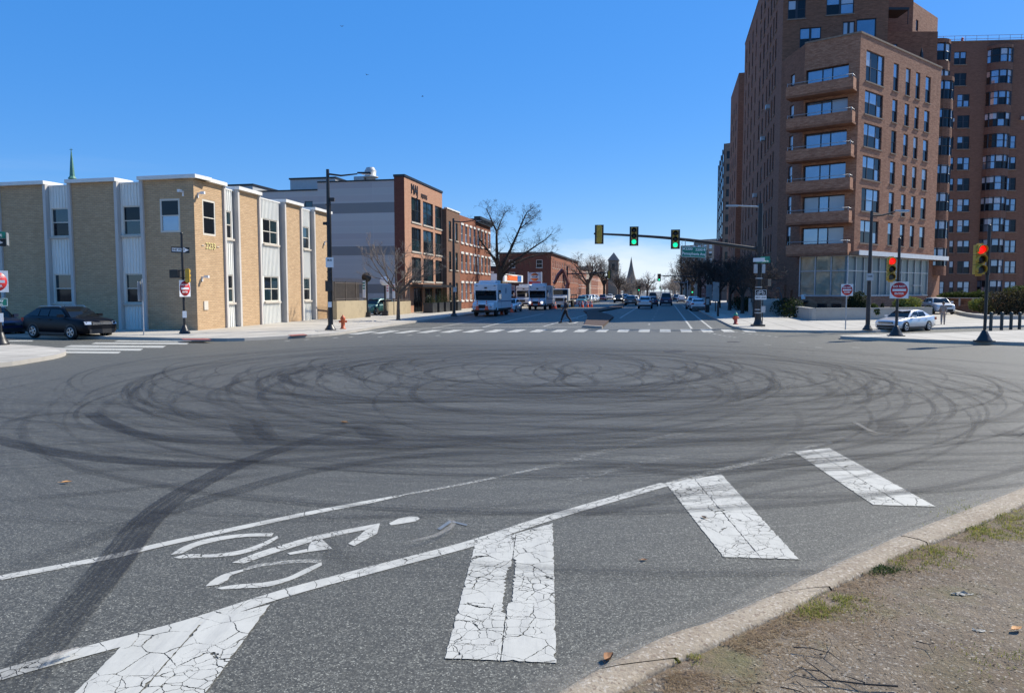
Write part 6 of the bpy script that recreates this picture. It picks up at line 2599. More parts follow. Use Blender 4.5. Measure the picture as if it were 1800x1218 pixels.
for z in (2.85, 3.22):
    mb.tube([(-.4, 0, z), (.3, 0, z)], .025, 6)
mb.build('bracket', M['black_metal'], p)
dne_plate(p, (.12, -.09, 2.3), rz + R(24), .62, .84)
plate(p, (.06, -.09, .98), rz, .2, .34, M['sign_white'], 'push_button_plate')
# thin grey pole with signs seen edge on
X, Y = G(253, 594)
p = thing('sign_pole', 'thin grey pole with two sign plates seen nearly edge on, beside the dark car', 'sign pole', (X, Y, .14))
mb = MB()
mb.tube([(0, 0, 0), (0, 0, 2.75)], .035, 6)
mb.build('pole', M['galv'], p)
plate(p, (-.09, .0, 2.15), R(62), .3, .95, M['galv'])
plate(p, (.09, .0, 2.15), R(-62), .3, .95, M['galv'])

# --- do not enter pole at the very left
X, Y = G(2, 612)
p = thing('signal_pole', 'black pole at the left edge with a do not enter sign and green plates', 'signal pole', (X, Y, .14))
mb = MB()
mb.tube([(0, 0, .4), (0, 0, 5.6)], .07, 10)
mb.build('pole', M['black_metal'], p)
mb = MB()
cone_base(mb, .3, .5, .085)
mb.build('pole_base', M['black_metal'], p)
rz = face(0)
dne_plate(p, (.0, -.1, 2.55), rz, .82, .86)
gp = plate(p, (-.05, -.1, 1.72), rz, .8, .33, M['sign_green'], lines=(('Parkway', .15, .0, .07, M['sign_white'], 1.), ('Museum', .13, .0, -.08, M['sign_white'], 1.)), border=M['sign_white'])
plate(p, (.1, -.11, 1.1), rz, .22, .36, M['sign_white'], 'push_button_plate')
sp_ = plate(p, (-.24, -.02, 4.42), rz, 1.1, .26, M['sign_green'], 'street_name_plate', lines=(('22nd St', .2, .12, 0, M['sign_white'], 1.),))
ow = plate(p, (-.24, -.02, 4.12), rz, 1.1, .3, M['sign_black'])
mb = MB()
mb.add([(x, -.009, z) for x, z in ((-.5, -.09), (.22, -.09), (.22, -.13), (.46, 0), (.22, .13), (.22, .09), (-.5, .09))], [tuple(range(7))], 0, False)
mb.build('arrow', M['sign_white'], ow)
plate(p, (.42, .1, 4.25), face(0) + R(84), .8, .5, M['galv'], 'cross_street_plate')


def lamp_post(label, u, v, top_v, arm_u, arm_v, r=.11, m='black_metal', stuff=(), head_dir=None, base='flange', z=.14):
    X, Y = G(u, v, z)
    H = ZH(top_v, Y) - z
    p = thing('lamp_post', label, 'lamp post', (X, Y, z))
    mb = MB()
    mb.tube([(0, 0, .15), (0, 0, H * .5), (0, 0, H)], [r, r * .85, r * .62], 12)
    mb.build('pole', M[m], p)
    mb = MB()
    if base == 'flange':
        mb.lathe([(r * 2.3, 0), (r * 2.3, .05), (r * 1.9, .1), (r * 1.5, .2), (r * 1.02, .3)], 12)
    else:
        cone_base(mb, .3, .42, r)
    mb.build('pole_base', M[m], p)
    ax = XU(arm_u, Y, H) - X
    az = ZH(arm_v, Y) - z
    s = 1 if ax > 0 else -1
    mb = MB()
    mb.tube([(0, 0, H - .25), (ax * .45, 0, H - .22 + (az - H) * .5), (ax, 0, az)], [.055, .05, .035], 8)
    mb.build('lamp_arm', M[m], p)
    mb = MB()
    L = .75
    mb.add([(ax, -.06, az + .02), (ax + s * L, -.13, az - .01), (ax + s * L, .13, az - .01), (ax, .06, az + .02), (ax, -.06, az + .1), (ax + s * L, -.11, az + .1), (ax + s * L, .11, az + .1), (ax, .06, az + .1)],
           [(3, 2, 1, 0), (4, 5, 6, 7), (0, 1, 5, 4), (1, 2, 6, 5), (2, 3, 7, 6), (3, 0, 4, 7)], 0, False)
    hd = mb.build('lamp_head', M['galv'] if m != 'black_metal' else M[m], p, True, .015)
    mb = MB()
    mb.box(min(ax + s * .25, ax + s * (L - .08)), max(ax + s * .25, ax + s * (L - .08)), -.09, .09, az - .03, az - .016)
    mb.build('lamp_lens', M['sign_white'], hd)
    return p, H


p, H = lamp_post('tall black lamp post with its arm to the right, beside the orange hydrant', 581, 580, 298, 628, 306, .14)
plate(p, (.06, -.17, 3.75), face(580), .42, .55, M['sign_white'], lines=(('BUS', .14, 0, .12, M['sign_black'], 1.),))
plate(p, (.03, -.17, 1.42), face(580), .2, .3, M['sign_white'])
mb = MB()
mb.box(-.2, .2, -.2, .05, 2.15, 2.75)
mb.tube([(.14, -.05, .3), (.14, -.05, 7.2)], .022, 6)
for z in (6.9, 5.8, 3.2, 2.9):
    mb.lathe([(.155, 0), (.155, .05)], 12, (0, 0, z))
mb.box(.1, .35, -.1, .1, 7.1, 7.3)
mb.box(-.3, -.1, -.08, .08, 5.82, 5.98)
mb.build('pole_fittings', M['brown_pole'], p)
p, H = lamp_post('dark lamp post before the row houses, its arm reaching right over the street', 798, 556.5, 384, 832, 388, .14)
plate(p, (.1, -.15, 2.3), face(800), .28, .4, M['galv'])
p, H = lamp_post('weathered dark lamp post in front of the glazed ground floor, arm to the right', 1525, 580, 371, 1573, 372.5, .12, 'brown_pole')
plate(p, (-.05, -.16, 2.95), face(1525), .34, .4, M['galv'], lines=(('CAM', .1, 0, .03, M['sign_black'], 1.),))
p, H = lamp_post('far pale lamp post by the white lit row house corner, arm to the left', 1208, 538, 493, 1193, 496, .1, 'galv')

# hydrants
def hydrant(label, X, Y, m1, m2, z=.14):
    h = thing('fire_hydrant', label, 'hydrant', (X, Y, z), R(200))
    mb = MB()
    mb.lathe([(.17, 0), (.17, .05), (.115, .07), (.115, .5), (.15, .52), (.15, .56)], 16)
    mb.build('hydrant_barrel', m1, h)
    mb = MB()
    mb.lathe([(.145, .56), (.14, .64), (.09, .72), (.035, .75), (.035, .8), (.001, .8)], 16)
    mb.build('hydrant_bonnet', m2, h)
    mb = MB()
    mb.lathe([(.065, -.23), (.065, .23)], 12, (0, 0, .42), axis='x')
    mb.lathe([(.08, 0), (.08, .2)], 12, (0, -.0, .36), axis='y')
    mb.build('hydrant_nozzle', m1, h)


hydrant('orange fire hydrant on the sidewalk beside the tall black lamp post', *G(603, 578, .14), M['hydrant'], M['hydrant'])
hydrant('red fire hydrant with a green top in the shade at the right kerb', *G(1293, 570, .12), M['hyd_red'], M['hyd_green'], .12)

# --- mast arm signal pole
X, Y = G(1332, 576.5)
p = thing('mast_arm_pole', 'dark mast arm pole with three signals and a green Pennsylvania Ave sign', 'signal pole', (X, Y, .12))
px0, py0 = X, Y
Hm = ZH(358, Y) - .12
mb = MB()
mb.tube([(0, 0, .1), (0, 0, Hm)], [.2, .14], 14)
mb.tube([(.24, -.1, .1), (.24, -.1, 5.0)], .03, 6)
mb.build('pole', M['black_metal'], p)
mb = MB()
mb.box(-.35, .35, -.35, .35, 0, .1)
mb.lathe([(.3, .1), (.24, .25), (.2, .4)], 14)
mb.build('pole_base', M['black_metal'], p)
# arm: from the pole to its tip over the road
tipY = py0 + 1.6
tip = (XU(1044, tipY, 5.9), tipY, ZH(411, tipY))
armv = lambda f: ((tip[0] - px0) * f, (tip[1] - py0) * f, (ZH(439, py0) - .12) * (1 - f) + (tip[2] - .12) * f + .18 * math.sin(math.pi * f))
mb = MB()
mb.tube([armv(k / 12) for k in range(13)], [.13 - .07 * k / 12 for k in range(13)], 12)
mb.lathe([(.26, -.2), (.26, .2)], 14, (0, 0, armv(0)[2]))
mb.build('mast_arm', M['brown_pole'], p)
mb = MB()
la = (XU(1300, Y, 7.6) - X, .3, ZH(361, Y) - .12)
mb.tube([(0, 0, Hm - .2), la], [.06, .04], 8)
mb.box(la[0] - .75, la[0], .2, .4, la[2] - .05, la[2] + .05)
mb.build('lamp_arm', M['galv'], p)


def on_arm(u):
    lo, hi = 0.0, 1.0
    for _ in range(40):
        m = (lo + hi) / 2
        a = armv(m)
        uu = 900 + F * (a[0] + px0) / (a[1] + py0)
        if uu > u:
            lo = m
        else:
            hi = m
    return armv(lo)


for u, lit, rz in ((1112, 'green', face(1112)), (1184, 'green', face(1184)), (1051.5, None, face(1051) + math.pi)):
    a = on_arm(u)
    bk = abs(rz) > 2
    signal_head(p, (a[0], a[1] + (.06 if not bk else -.16) - .22 * (0 if bk else 1), a[2] - .58), rz, lit, plate=True)
# green street sign hung under the arm
a = on_arm(1217)
gs = plate(p, (a[0], a[1] - .1, a[2] - .72), face(1217) + R(4), 1.5, .66, M['sign_green'], 'street_name_plate',
           lines=(('2300', .2, -.32, .17, M['sign_white'], 1.1), ('2200', .2, .3, .15, M['sign_white'], 1.1), ('Pennsylvania Ave', .24, 0, -.12, M['sign_white'], .86)), border=M['sign_white'])
gs.rotation_euler = (0, R(3.5), gs.rotation_euler[2])
for x in (-.63, .63):
    arrow_mesh(gs, [(x - .07, .18), (x, .26), (x + .07, .18), (x, .09)], M['sign_white'])
mb = MB()
for x in (-.55, .0, .55):
    mb.tube([(a[0] + x, a[1] - .08, a[2] - .45), (a[0] + x, a[1] - .08, a[2] + .02)], .022, 6)
mb.build('sign_hanger', M['galv'], p)
# bike sign, blades, walk signals
bs = plate(p, (.05, -.26, 2.1), face(1333), .68, .36, M['sign_black'], 'bike_lane_plate', border=M['sign_white'])
mb = MB()
for cx_ in (-.15, .15):
    n = 16
    vs = []
    for k in range(n):
        th = 2 * math.pi * k / n
        vs += [(cx_ + .085 * math.cos(th), -.012, -.03 + .085 * math.sin(th)), (cx_ + .062 * math.cos(th), -.012, -.03 + .062 * math.sin(th))]
    mb.add(vs, [(2 * k, 2 * k + 1, (2 * k + 3) % (2 * n), (2 * k + 2) % (2 * n)) for k in range(n)], 0, False)
for a_, b_ in (((-.15, -.03), (-.07, .08)), ((-.07, .08), (.1, .08)), ((.1, .08), (.15, -.03)), ((-.07, .08), (.0, -.03)), ((.0, -.03), (.1, .08)), ((-.15, -.03), (.0, -.03)), ((.1, .08), (.08, .12)), ((-.1, .11), (-.04, .11))):
    mb.tube([(a_[0], -.014, a_[1]), (b_[0], -.014, b_[1])], .011, 4)
mb.build('bike_pictogram', M['sign_white'], bs)
plate(p, (.05, -.26, 1.78), face(1333), .68, .24, M['sign_white'], 'bike_lane_text_plate', lines=(('BIKE LANE', .13, 0, 0, M['sign_black'], 1.),))
plate(p, (-.12, -.26, 4.12), R(-50), .8, .24, M['sign_white'], 'street_name_plate')
sb = plate(p, (.15, -.24, 4.05), face(1340), .85, .22, M['sign_green'], 'street_name_plate', lines=(('Pennsylvania', .14, 0, 0, M['sign_white'], .9),))
plate(p, (.2, -.22, 4.25), face(1340), .7, .16, M['sign_green'], 'street_name_plate')
mb = MB()
mb.box(-.2, .2, -.15, .1, 0, .42)
o = mb.build('walk_signal', M['black_metal'], p, True, .02)
o.location = (.5, -.1, 2.5)
o.rotation_euler = (0, 0, R(40))
mb = MB()
for x in (-.3, .18):
    mb.box(x - .1, x + .1, -.3, -.15, 3.3, 3.85)
for z in (2.95, 2.4, 1.0, .8):
    mb.lathe([(.215, 0), (.215, .07)], 14, (0, 0, z))
mb.box(.08, .34, -.32, -.2, .85, 1.25)
mb.build('pole_fittings', M['galv'], p)

# --- traffic island poles on the right
def island_pole(label, u, v, top_v, head_u, head_v0, lit, side, sc_=1.0):
    X, Y = G(u, v, .15)
    p = thing('signal_pole', label, 'signal pole', (X, Y, .15))
    H = ZH(top_v, Y) - .15
    mb = MB()
    mb.tube([(0, 0, .4), (0, 0, H)], .065, 10)
    mb.lathe([(.075, H), (.075, H + .04), (.02, H + .08)], 10)
    mb.build('pole', M['black_metal'], p)
    mb = MB()
    cone_base(mb, .31, .46, .075)
    mb.box(-.3, .3, -.3, .3, 0, .04)
    mb.build('pole_base', M['black_metal'], p)
    hx = XU(head_u, Y, 4) - X
    hz = ZH(head_v0, Y) - .15
    signal_head(p, (hx, -.12, hz), face(u) + R(side), lit, scale=sc_)
    mb = MB()
    for z in (hz + .02, hz + 1.04 * sc_):
        mb.tube([(0, 0, z), (hx * .8, -.02, z)], .03, 6)
        mb.lathe([(.085, -.04), (.085, .04)], 10, (0, 0, z))
    mb.build('bracket', M['black_metal'], p)
    return p, X, Y


p, X, Y = island_pole('signal pole with a red light and large do not enter sign on the island', 1575, 590.5, 421, 1565.5, 493.5, 'red', 14, 1.03)
dne_plate(p, (.02, -.1, ZH(510, Y) - .15), face(1575), .8)
p, X, Y = island_pole('signal pole with only a red light at the right end of the island', 1730, 600, 398, 1721, 482.5, 'red', 26, 1.17)
X, Y = G(1486, 579.5, .12)
p = thing('do_not_enter_sign', 'smaller do not enter sign on a thin pale post before the low planter', 'sign', (X, Y, .12))
mb = MB()
mb.tube([(0, 0, 0), (0, 0, 2.75)], .035, 6)
mb.build('sign_post', M['galv'], p)
dne_plate(p, (0, -.05, 2.25), face(1486), .62, .66)
# bollards
for k, (u, v) in enumerate(((1741, 584.5), (1760, 583), (1776.5, 582), (1791.5, 581.5))):
    X, Y = G(u, v, .02)
    b = thing('bollard', ['leftmost dark bollard, nearest the signal pole', 'second dark bollard from the signal pole', 'third dark bollard from the signal pole', 'dark bollard nearest the right edge'][k], 'bollard', (X, Y, .1), 0, 'row of dark bollards')
    H = ZH(549, Y) - .1
    mb = MB()
    mb.lathe([(.085, 0), (.085, H - .1)], 14)
    mb.build('post', M['teal_metal'] if 'teal_metal' in M else M.setdefault('teal_metal', mat('dark_teal_metal', (.02, .032, .034), .45, var=.2)), b)
    mb = MB()
    mb.lathe([(.095, H - .1), (.095, H - .05), (.07, H), (.001, H + .02)], 14)
    mb.build('bollard_cap', M['teal_metal'], b)

# --- farther signals down the street
def far_mast(label, u, Y, arm_u, arm_v, heads, sgn=1):
    X = XU(u, Y)
    p = thing('mast_arm_pole', label, 'signal pole', (X, Y, .1))
    z = ZH(arm_v, Y) - .1
    mb = MB()
    mb.tube([(0, 0, 0), (0, 0, z + 1.2)], .13, 8)
    mb.build('pole', M['black_metal'], p)
    mb = MB()
    ax = XU(arm_u, Y) - X
    mb.tube([(0, 0, z), (ax, 0, z + .25)], [.09, .06], 8)
    mb.build('mast_arm', M['black_metal'], p)
    for hu, lit, back in heads:
        hx = XU(hu, Y) - X
        signal_head(p, (hx, -.15, z - .62), face(hu) + (math.pi if back else 0), lit, plate=True)
    return p, z


far_mast('left mast arm pole farther down the street with a signal back at its arm end', 997, 116, 1071, 482, ((1070, None, True),))
far_mast('right mast arm pole farther down the street with a green signal at its arm end', 1227, 122, 1158, 487, ((1158, 'green', False),))
for u, Y, v, lab in ((1123, 175, 506, 'far signal on a short pole with a green light, left of the street end'), (1217, 150, 509, 'far signal on a short pole with a green light, right side in shade'), (1160, 330, 505, 'tiniest signal on a pole at the far end of the street')):
    X = XU(u, Y)
    p = thing('signal_pole', lab, 'signal pole', (X, Y, .05))
    z = ZH(v, Y) - .55
    mb = MB()
    mb.tube([(.25, .1, 0), (.25, .1, z + 1.2)], .08, 8)
    mb.build('pole', M['black_metal'], p)
    signal_head(p, (0, 0, z - .2), face(u), 'green', plate=True)
# filling station area light and overhead wires' post
X, Y = XU(862.5, 108), 108
p = thing('area_light', 'pale area light on a thin post between the row houses and the bare tree', 'area light', (X, Y, .1))
mb = MB()
mb.tube([(0, 0, 0), (0, 0, 4.9)], .06, 8)
mb.build('light_post', M['galv'], p)
mb = MB()
mb.box(-.1, .45, -.2, .2, 4.8, 5.05)
mb.build('light_head', M['sign_white'], p, True, .04)
for k, (u, v, h, lab) in enumerate(((1262, 556, 1.1, 'low dark post on the shaded right sidewalk'), (1243, 549, 1.6, 'parking kiosk, dark with a pale face, on the shaded right sidewalk'))):
    X, Y = G(u, v, .12)
    p = thing('parking_kiosk' if k else 'sidewalk_post', lab, 'kiosk' if k else 'post', (X, Y, .12))
    mb = MB()
    mb.lathe([(.1, 0), (.1, h * .8), (.07, h)], 10) if not k else mb.box(-.2, .2, -.15, .15, 0, h)
    mb.build('post', M['black_metal'], p)
    if k:
        mb = MB()
        mb.box(-.15, .15, -.16, -.152, .8, 1.4)
        mb.build('kiosk_face', M['galv'], p)
# bin and notice boards along the right
for k, (u, Y, z0, z1, lab) in enumerate(((1258, 80, 1.1, 3.2, 'pale hanging banner among the dark trees on the right, nearer one'), (1246, 92, 1.0, 3.0, 'pale hanging banner among the dark trees on the right, farther one'))):
    X = XU(u, Y)
    p = thing('banner', lab, 'banner', (X, Y, .1))
    mb = MB()
    mb.tube([(0, 0, 0), (0, 0, 3.6)], .05, 6)
    mb.build('banner_post', M['black_metal'], p)
    mb = MB()
    mb.box(-.35, .35, -.08, -.055, z0, z1)
    mb.build('banner_cloth', M['galv'], p)


# ================================================================== CARS
def loft(mb, stations, n_mi=0):
    """stations: list of rings (same length) -> smooth shell with capped ends"""
    n = len(stations[0])
    vs = [p for s in stations for p in s]
    fs = []
    for i in range(len(stations) - 1):
        for k in range(n - 1):
            fs.append((i * n + k, i * n + k + 1, (i + 1) * n + k + 1, (i + 1) * n + k))
    mb.add(vs, fs, n_mi, True)
    mb.add(stations[0], [tuple(range(n))[::-1]], n_mi, False)
    mb.add(stations[-1], [tuple(range(n))], n_mi, False)


SHAPES = {
    # f along length from the front, bottom, top of lower body (shoulder), width factor
    'sedan': dict(L=4.9, W=.92, H=1.47, st=[(0, .40, .60, .72), (.012, .26, .70, .84), (.04, .22, .77, .91), (.10, .2, .82, .96), (.2, .2, .89, .99), (.29, .2, .95, 1), (.45, .2, .97, 1), (.65, .2, 1.0, 1), (.8, .2, 1.03, .99), (.9, .22, 1.05, .96), (.965, .27, 1.04, .9), (.99, .34, .98, .84), (1, .42, .86, .78)],
                  gh=(.275, .43, .70, .87), wheels=(.185, .765), r=.335),
    'suv': dict(L=4.65, W=.93, H=1.63, st=[(0, .48, .76, .74), (.012, .34, .88, .86), (.04, .28, .96, .93), (.10, .26, 1.02, .97), (.2, .25, 1.07, 1), (.27, .25, 1.11, 1), (.45, .25, 1.13, 1), (.65, .25, 1.15, 1), (.85, .25, 1.17, .99), (.95, .3, 1.16, .95), (.988, .36, 1.1, .9), (1, .46, .95, .84)],
                gh=(.24, .39, .81, .975), wheels=(.195, .785), r=.37),
    'hatch': dict(L=4.1, W=.87, H=1.5, st=[(0, .40, .62, .74), (.015, .28, .72, .86), (.05, .22, .8, .93), (.12, .2, .87, .97), (.24, .2, .95, 1), (.45, .2, .98, 1), (.65, .2, 1.0, 1), (.85, .22, 1.02, .98), (.95, .28, 1.0, .94), (.99, .36, .92, .88), (1, .44, .8, .82)],
                  gh=(.25, .40, .82, .965), wheels=(.2, .79), r=.32),
    'van': dict(L=5.2, W=.98, H=2.0, st=[(0, .45, .78, .78), (.012, .34, .92, .88), (.04, .28, 1.0, .94), (.1, .26, 1.07, .98), (.17, .25, 1.12, 1), (.45, .25, 1.16, 1), (.65, .25, 1.17, 1), (.9, .25, 1.17, 1), (.985, .3, 1.14, .97), (1, .4, 1.0, .93)],
                gh=(.15, .29, .95, .985), wheels=(.18, .79), r=.36),
}
CAR_CACHE = {}


def make_car(kind, paint, label, loc, rz, group=None, scale=1.0, lights_on=False, name='parked_car', trim='plastic', roof_rails=False, cat='car'):
    """front faces local -y, origin on the ground under the middle"""
    S = SHAPES[kind]
    L, Wd, H = S['L'], S['W'], S['H']
    yy = lambda f: (f - .5) * L
    key = (kind, roof_rails)
    if key not in CAR_CACHE:
        C = {}
        mb = MB()
        rings = []
        for f, zb, zt, wf in S['st']:
            w = Wd * wf
            h = zt - zb
            half = [(0, zb), (w * .86, zb), (w * .965, zb + .12 * h), (w, zb + .38 * h), (w * .985, zb + .62 * h), (w * .955, zb + .86 * h), (w * .90, zt - .01), (w * .78, zt + .012), (w * .4, zt + .03), (0, zt + .035)]
            rings.append([(x, yy(f), z) for x, z in half] + [(-x, yy(f), z) for x, z in half[::-1][1:]])
        loft(mb, rings)
        C['body'] = mb
        f0, f1, f2, f3 = S['gh']
        zbase = lambda f: next(zt + (zt2 - zt) * (f - fa) / (fb - fa) for (fa, _, zt, _), (fb, _, zt2, _) in zip(S['st'][:-1], S['st'][1:]) if fa <= f <= fb) - .03
        wb_, wr = Wd * .905, Wd * .70
        zs = lambda f: H - .05 * ((f - (f1 + f2) / 2) / ((f2 - f1) / 2)) ** 2 if f1 <= f <= f2 else 0
        mb = MB()
        gst = []
        for f, z, w in ((f0, zbase(f0), wb_ * .93), (f0 + (f1 - f0) * .55, zbase(f0) + (H - .05 - zbase(f0)) * .6, None), (f1, H - .05, wr), ((f1 * 2 + f2) / 3, H, wr), ((f1 + 2 * f2) / 3, H - .005, wr), (f2, H - .05, wr * .98), (f2 + (f3 - f2) * .5, zbase(f3) + (H - .05 - zbase(f3)) * .55, None), (f3, zbase(f3), wb_ * .9)):
            gst.append((f, z, w))
        gst[1] = (gst[1][0], gst[1][1], wb_ * .93 + (wr - wb_ * .93) * .6)
        gst[6] = (gst[6][0], gst[6][1], wb_ * .9 + (wr * .98 - wb_ * .9) * .55)
        rings = []
        for f, z, w in gst:
            zb = min(z - .001, zbase(min(.985, f)))
            kk = (z - zb) / max(.01, H - zb)
            wlow = wb_ * (.93 if f < f1 else .95)
            rings.append([(wlow, yy(f), zb), (w + (wlow - w) * .02, yy(f), z - .06 * kk), (w * .95, yy(f), z - .015 * kk), (w * .6, yy(f), z + .012), (0, yy(f), z + .018),
                          (-w * .6, yy(f), z + .012), (-w * .95, yy(f), z - .015 * kk), (-w - (wlow - w) * .02, yy(f), z - .06 * kk), (-wlow, yy(f), zb)])
        loft(mb, rings)
        C['roof'] = mb
        # glass set 8 mm proud of the pillars
        g1, g2, g3 = MB(), MB(), []
        e = .012

        def slab(g, fa, za, wa, fb, zb2, wb2, sgn):
            g.quad((-wa, yy(fa) + sgn * e, za), (wa, yy(fa) + sgn * e, za), (wb2, yy(fb) + sgn * e, zb2), (-wb2, yy(fb) + sgn * e, zb2), 0, True)
        wsA = gst[0]
        m_ = gst[1]
        t_ = gst[2]
        slab(g1, wsA[0] + .006, wsA[1] + .05, wsA[2] * .93, m_[0], m_[1] + .022, m_[2] * .9, -1)
        slab(g1, m_[0], m_[1] + .022, m_[2] * .9, t_[0] - .003, t_[1] - .005, t_[2] * .86, -1)
        r_, m2, b_ = gst[5], gst[6], gst[7]
        slab(g2, b_[0] - .006, b_[1] + .06, b_[2] * .88, m2[0], m2[1] + .022, m2[2] * .87, 1)
        slab(g2, m2[0], m2[1] + .022, m2[2] * .87, r_[0] + .003, r_[1] - .012, r_[2] * .85, 1)
        for s in (-1, 1):
            fm = f1 + (f2 - f1) * (.42 if kind != 'van' else .3)
            fq = f1 + (f2 - f1) * (.98 if kind in ('sedan', 'hatch') else .78)
            zt_ = H - .13
            wt = wr + (wb_ * .94 - wr) * .12
            segs = [(f0 + .045, f1 + .012, fm - .006, fm - .006), (fm + .008, fm + .008, fq, fq + (.03 if kind in ('sedan', 'hatch') else 0))]
            if kind in ('suv', 'van'):
                segs.append((fq + .015, fq + .015, f2 - .01, f3 - .04))
            for fa_b, fa_t, fb_t, fb_b in segs:
                zA, zB = zbase(fa_b) + .05, zbase(min(.97, fb_b)) + .05
                wl = wb_ * .945 + e
                g3.append(MB())
                g3[-1].quad((s * wl, yy(fa_b), zA), (s * wl, yy(fb_b), zB), (s * (wt + e), yy(fb_t), zt_), (s * (wt + e), yy(fa_t), zt_), 0, False)
        C['windscreen'], C['rear_window'], C['side_window'] = g1, g2, g3
        # wheels
        r = S['r']
        ty, rm = MB(), MB()
        ty.lathe([(r * .6, -.1), (r * .93, -.105), (r, -.07), (r, .07), (r * .93, .105), (r * .6, .1)], 24, axis='x')
        ty.lathe([(r * .64, -.09), (r * .64, .08)], 20, axis='x')
        for k in range(2):
            s = 1 if k else -1
            rm.lathe([(r * .66, .085 * s), (r * .66, .108 * s), (r * .58, .108 * s), (r * .57, .09 * s)], 24, axis='x')
            rm.lathe([(.001, .11 * s), (r * .17, .105 * s), (r * .2, .09 * s)], 12, axis='x')
            for q in range(5):
                a = 2 * math.pi * q / 5
                c_, s_ = math.cos(a), math.sin(a)
                wv = r * .085
                pts = [(.103 * s, -wv * s_ + r * .15 * c_, wv * c_ + r * .15 * s_), (.103 * s, wv * s_ + r * .15 * c_, -wv * c_ + r * .15 * s_), (.1 * s, 1.5 * wv * s_ + r * .6 * c_, -1.5 * wv * c_ + r * .6 * s_), (.1 * s, -1.5 * wv * s_ + r * .6 * c_, 1.5 * wv * c_ + r * .6 * s_)]
                rm.add(pts, [(0, 1, 2, 3)], 0, False)
        C['tyre'], C['rim'] = ty, rm
        ar = []
        for fwh in S['wheels']:
            for s in (-1, 1):
                ar.append(MB())
                n = 18
                x = s * (Wd * .985 + .012)
                vs = [(x, yy(fwh), r)]
                for k in range(n + 1):
                    a = -.25 + (math.pi + .5) * k / n
                    vs.append((x - s * .002, yy(fwh) + 1.17 * r * math.cos(a), r + 1.17 * r * math.sin(a)))
                ar[-1].add(vs, [(0, k + 1, k + 2) for k in range(n)], 0, False)
        C['wheel_arch'] = ar
        st = S['st']
        zt0 = st[2][2]
        fr = MB()
        wfr = Wd * .86
        fr.box(-wfr * .62, wfr * .62, yy(0) - .03, yy(.02), zt0 - .22, zt0 - .08)
        fr.box(-wfr * .78, wfr * .78, yy(0) - .012, yy(.02), .3, .46 if kind != 'suv' else .52)
        C['grille'] = fr
        ch = MB()
        for k in range(3):
            ch.box(-wfr * .6, wfr * .6, yy(0) - .036, yy(0) - .031, zt0 - .205 + k * .045, zt0 - .19 + k * .045)
        C['grille_bar'] = ch
        hl, tl = [], []
        for s in (-1, 1):
            hl.append(MB())
            tl.append(MB())
            x0, x1 = sorted((s * wfr * .66, s * wfr * .985))
            hl[-1].add([(x0, yy(.003) if s < 0 else yy(0) - .015, zt0 - .2), (x1, yy(0) - .015 if s < 0 else yy(.003), zt0 - .2), (x1, yy(0) + .0 if s < 0 else yy(.03), zt0 - .05), (x0, yy(.03) if s < 0 else yy(0), zt0 - .05),
                    (x0, yy(.08), zt0 - .2), (x1, yy(.08), zt0 - .2), (x1, yy(.08), zt0 - .03), (x0, yy(.08), zt0 - .03)],
                   [(0, 1, 2, 3), (3, 2, 6, 7), (0, 3, 7, 4), (1, 5, 6, 2)], 0, False)
            x0, x1 = sorted((s * Wd * .58, s * Wd * .9))
            zr_ = st[-2][2]
            tl[-1].box(x0, x1, yy(.955), yy(1) + .012, zr_ - .22, zr_ - .04)
        C['headlight'], C['taillight'] = hl, tl
        pl_ = MB()
        pl_.box(-.26, .26, yy(1) + .001, yy(1) + .03, .62, .78)
        C['plate'] = pl_
        bp = MB()
        bp.box(-Wd * .8, Wd * .8, yy(.985), yy(1) + .02, .36, .52)
        for s in (-1, 1):
            bp.box(s * Wd * .98 - .02, s * Wd * .98 + .02, yy(S['wheels'][0]) + r * 1.25, yy(S['wheels'][1]) - r * 1.25, .22, .34)
        C['lower_trim'] = bp
        mr = []
        for s in (-1, 1):
            mr.append(MB())
            x0, x1 = sorted((s * Wd * .93, s * (Wd + .17)))
            mr[-1].box(x0, x1, yy(f0 + .065), yy(f0 + .1), zbase(f0 + .06) + .04, zbase(f0 + .06) + .19)
        C['mirror'] = mr
        dh = MB()
        for s in (-1, 1):
            for f in (.5, .68):
                x0, x1 = sorted((s * Wd * .965, s * (Wd * .965 + .035)))
                dh.box(x0, x1, yy(f), yy(f) + .2, zbase(f) - .13, zbase(f) - .1)
        C['door_handle'] = dh
        if roof_rails:
            rr_ = MB()
            for s in (-1, 1):
                rr_.tube([(s * wr * .93, yy(f1 + .03), H - .03), (s * wr * .93, yy(f1 + .06), H + .05), (s * wr * .93, yy(f2 - .06), H + .04), (s * wr * .93, yy(f2 - .02), H - .05)], .018, 6)
            C['roof_rail'] = rr_
        CAR_CACHE[key] = {k: [q.mesh(k, [M['plastic']], False) for q in (v if isinstance(v, list) else [v])] for k, v in C.items()}
    C = CAR_CACHE[key]
    c = thing(name, label, cat, loc, rz, group, scale)

    def add(nm, m, parent=c, l=(0, 0, 0)):
        for me in C[nm]:
            o = inst(nm, me, parent, l)
            o.material_slots[0].link = 'OBJECT'
            o.material_slots[0].material = m
        return o
    b = add('body', paint)
    add('door_handle', paint if trim != 'chrome' else M['chrome'], b)
    add('lower_trim', M['plastic'], b)
    add('roof', paint)
    for k in ('windscreen', 'rear_window', 'side_window'):
        add(k, M['carglass'])
    add('wheel_arch', M['plastic'])
    g = add('grille', M['plastic'])
    add('grille_bar', M['chrome'], g)
    add('headlight', M['headlight_on' if lights_on else 'headlight'])
    add('taillight', M['taillight'])
    add('plate', M['plate'])
    add('mirror', paint)
    if roof_rails:
        add('roof_rail', M['chrome'])
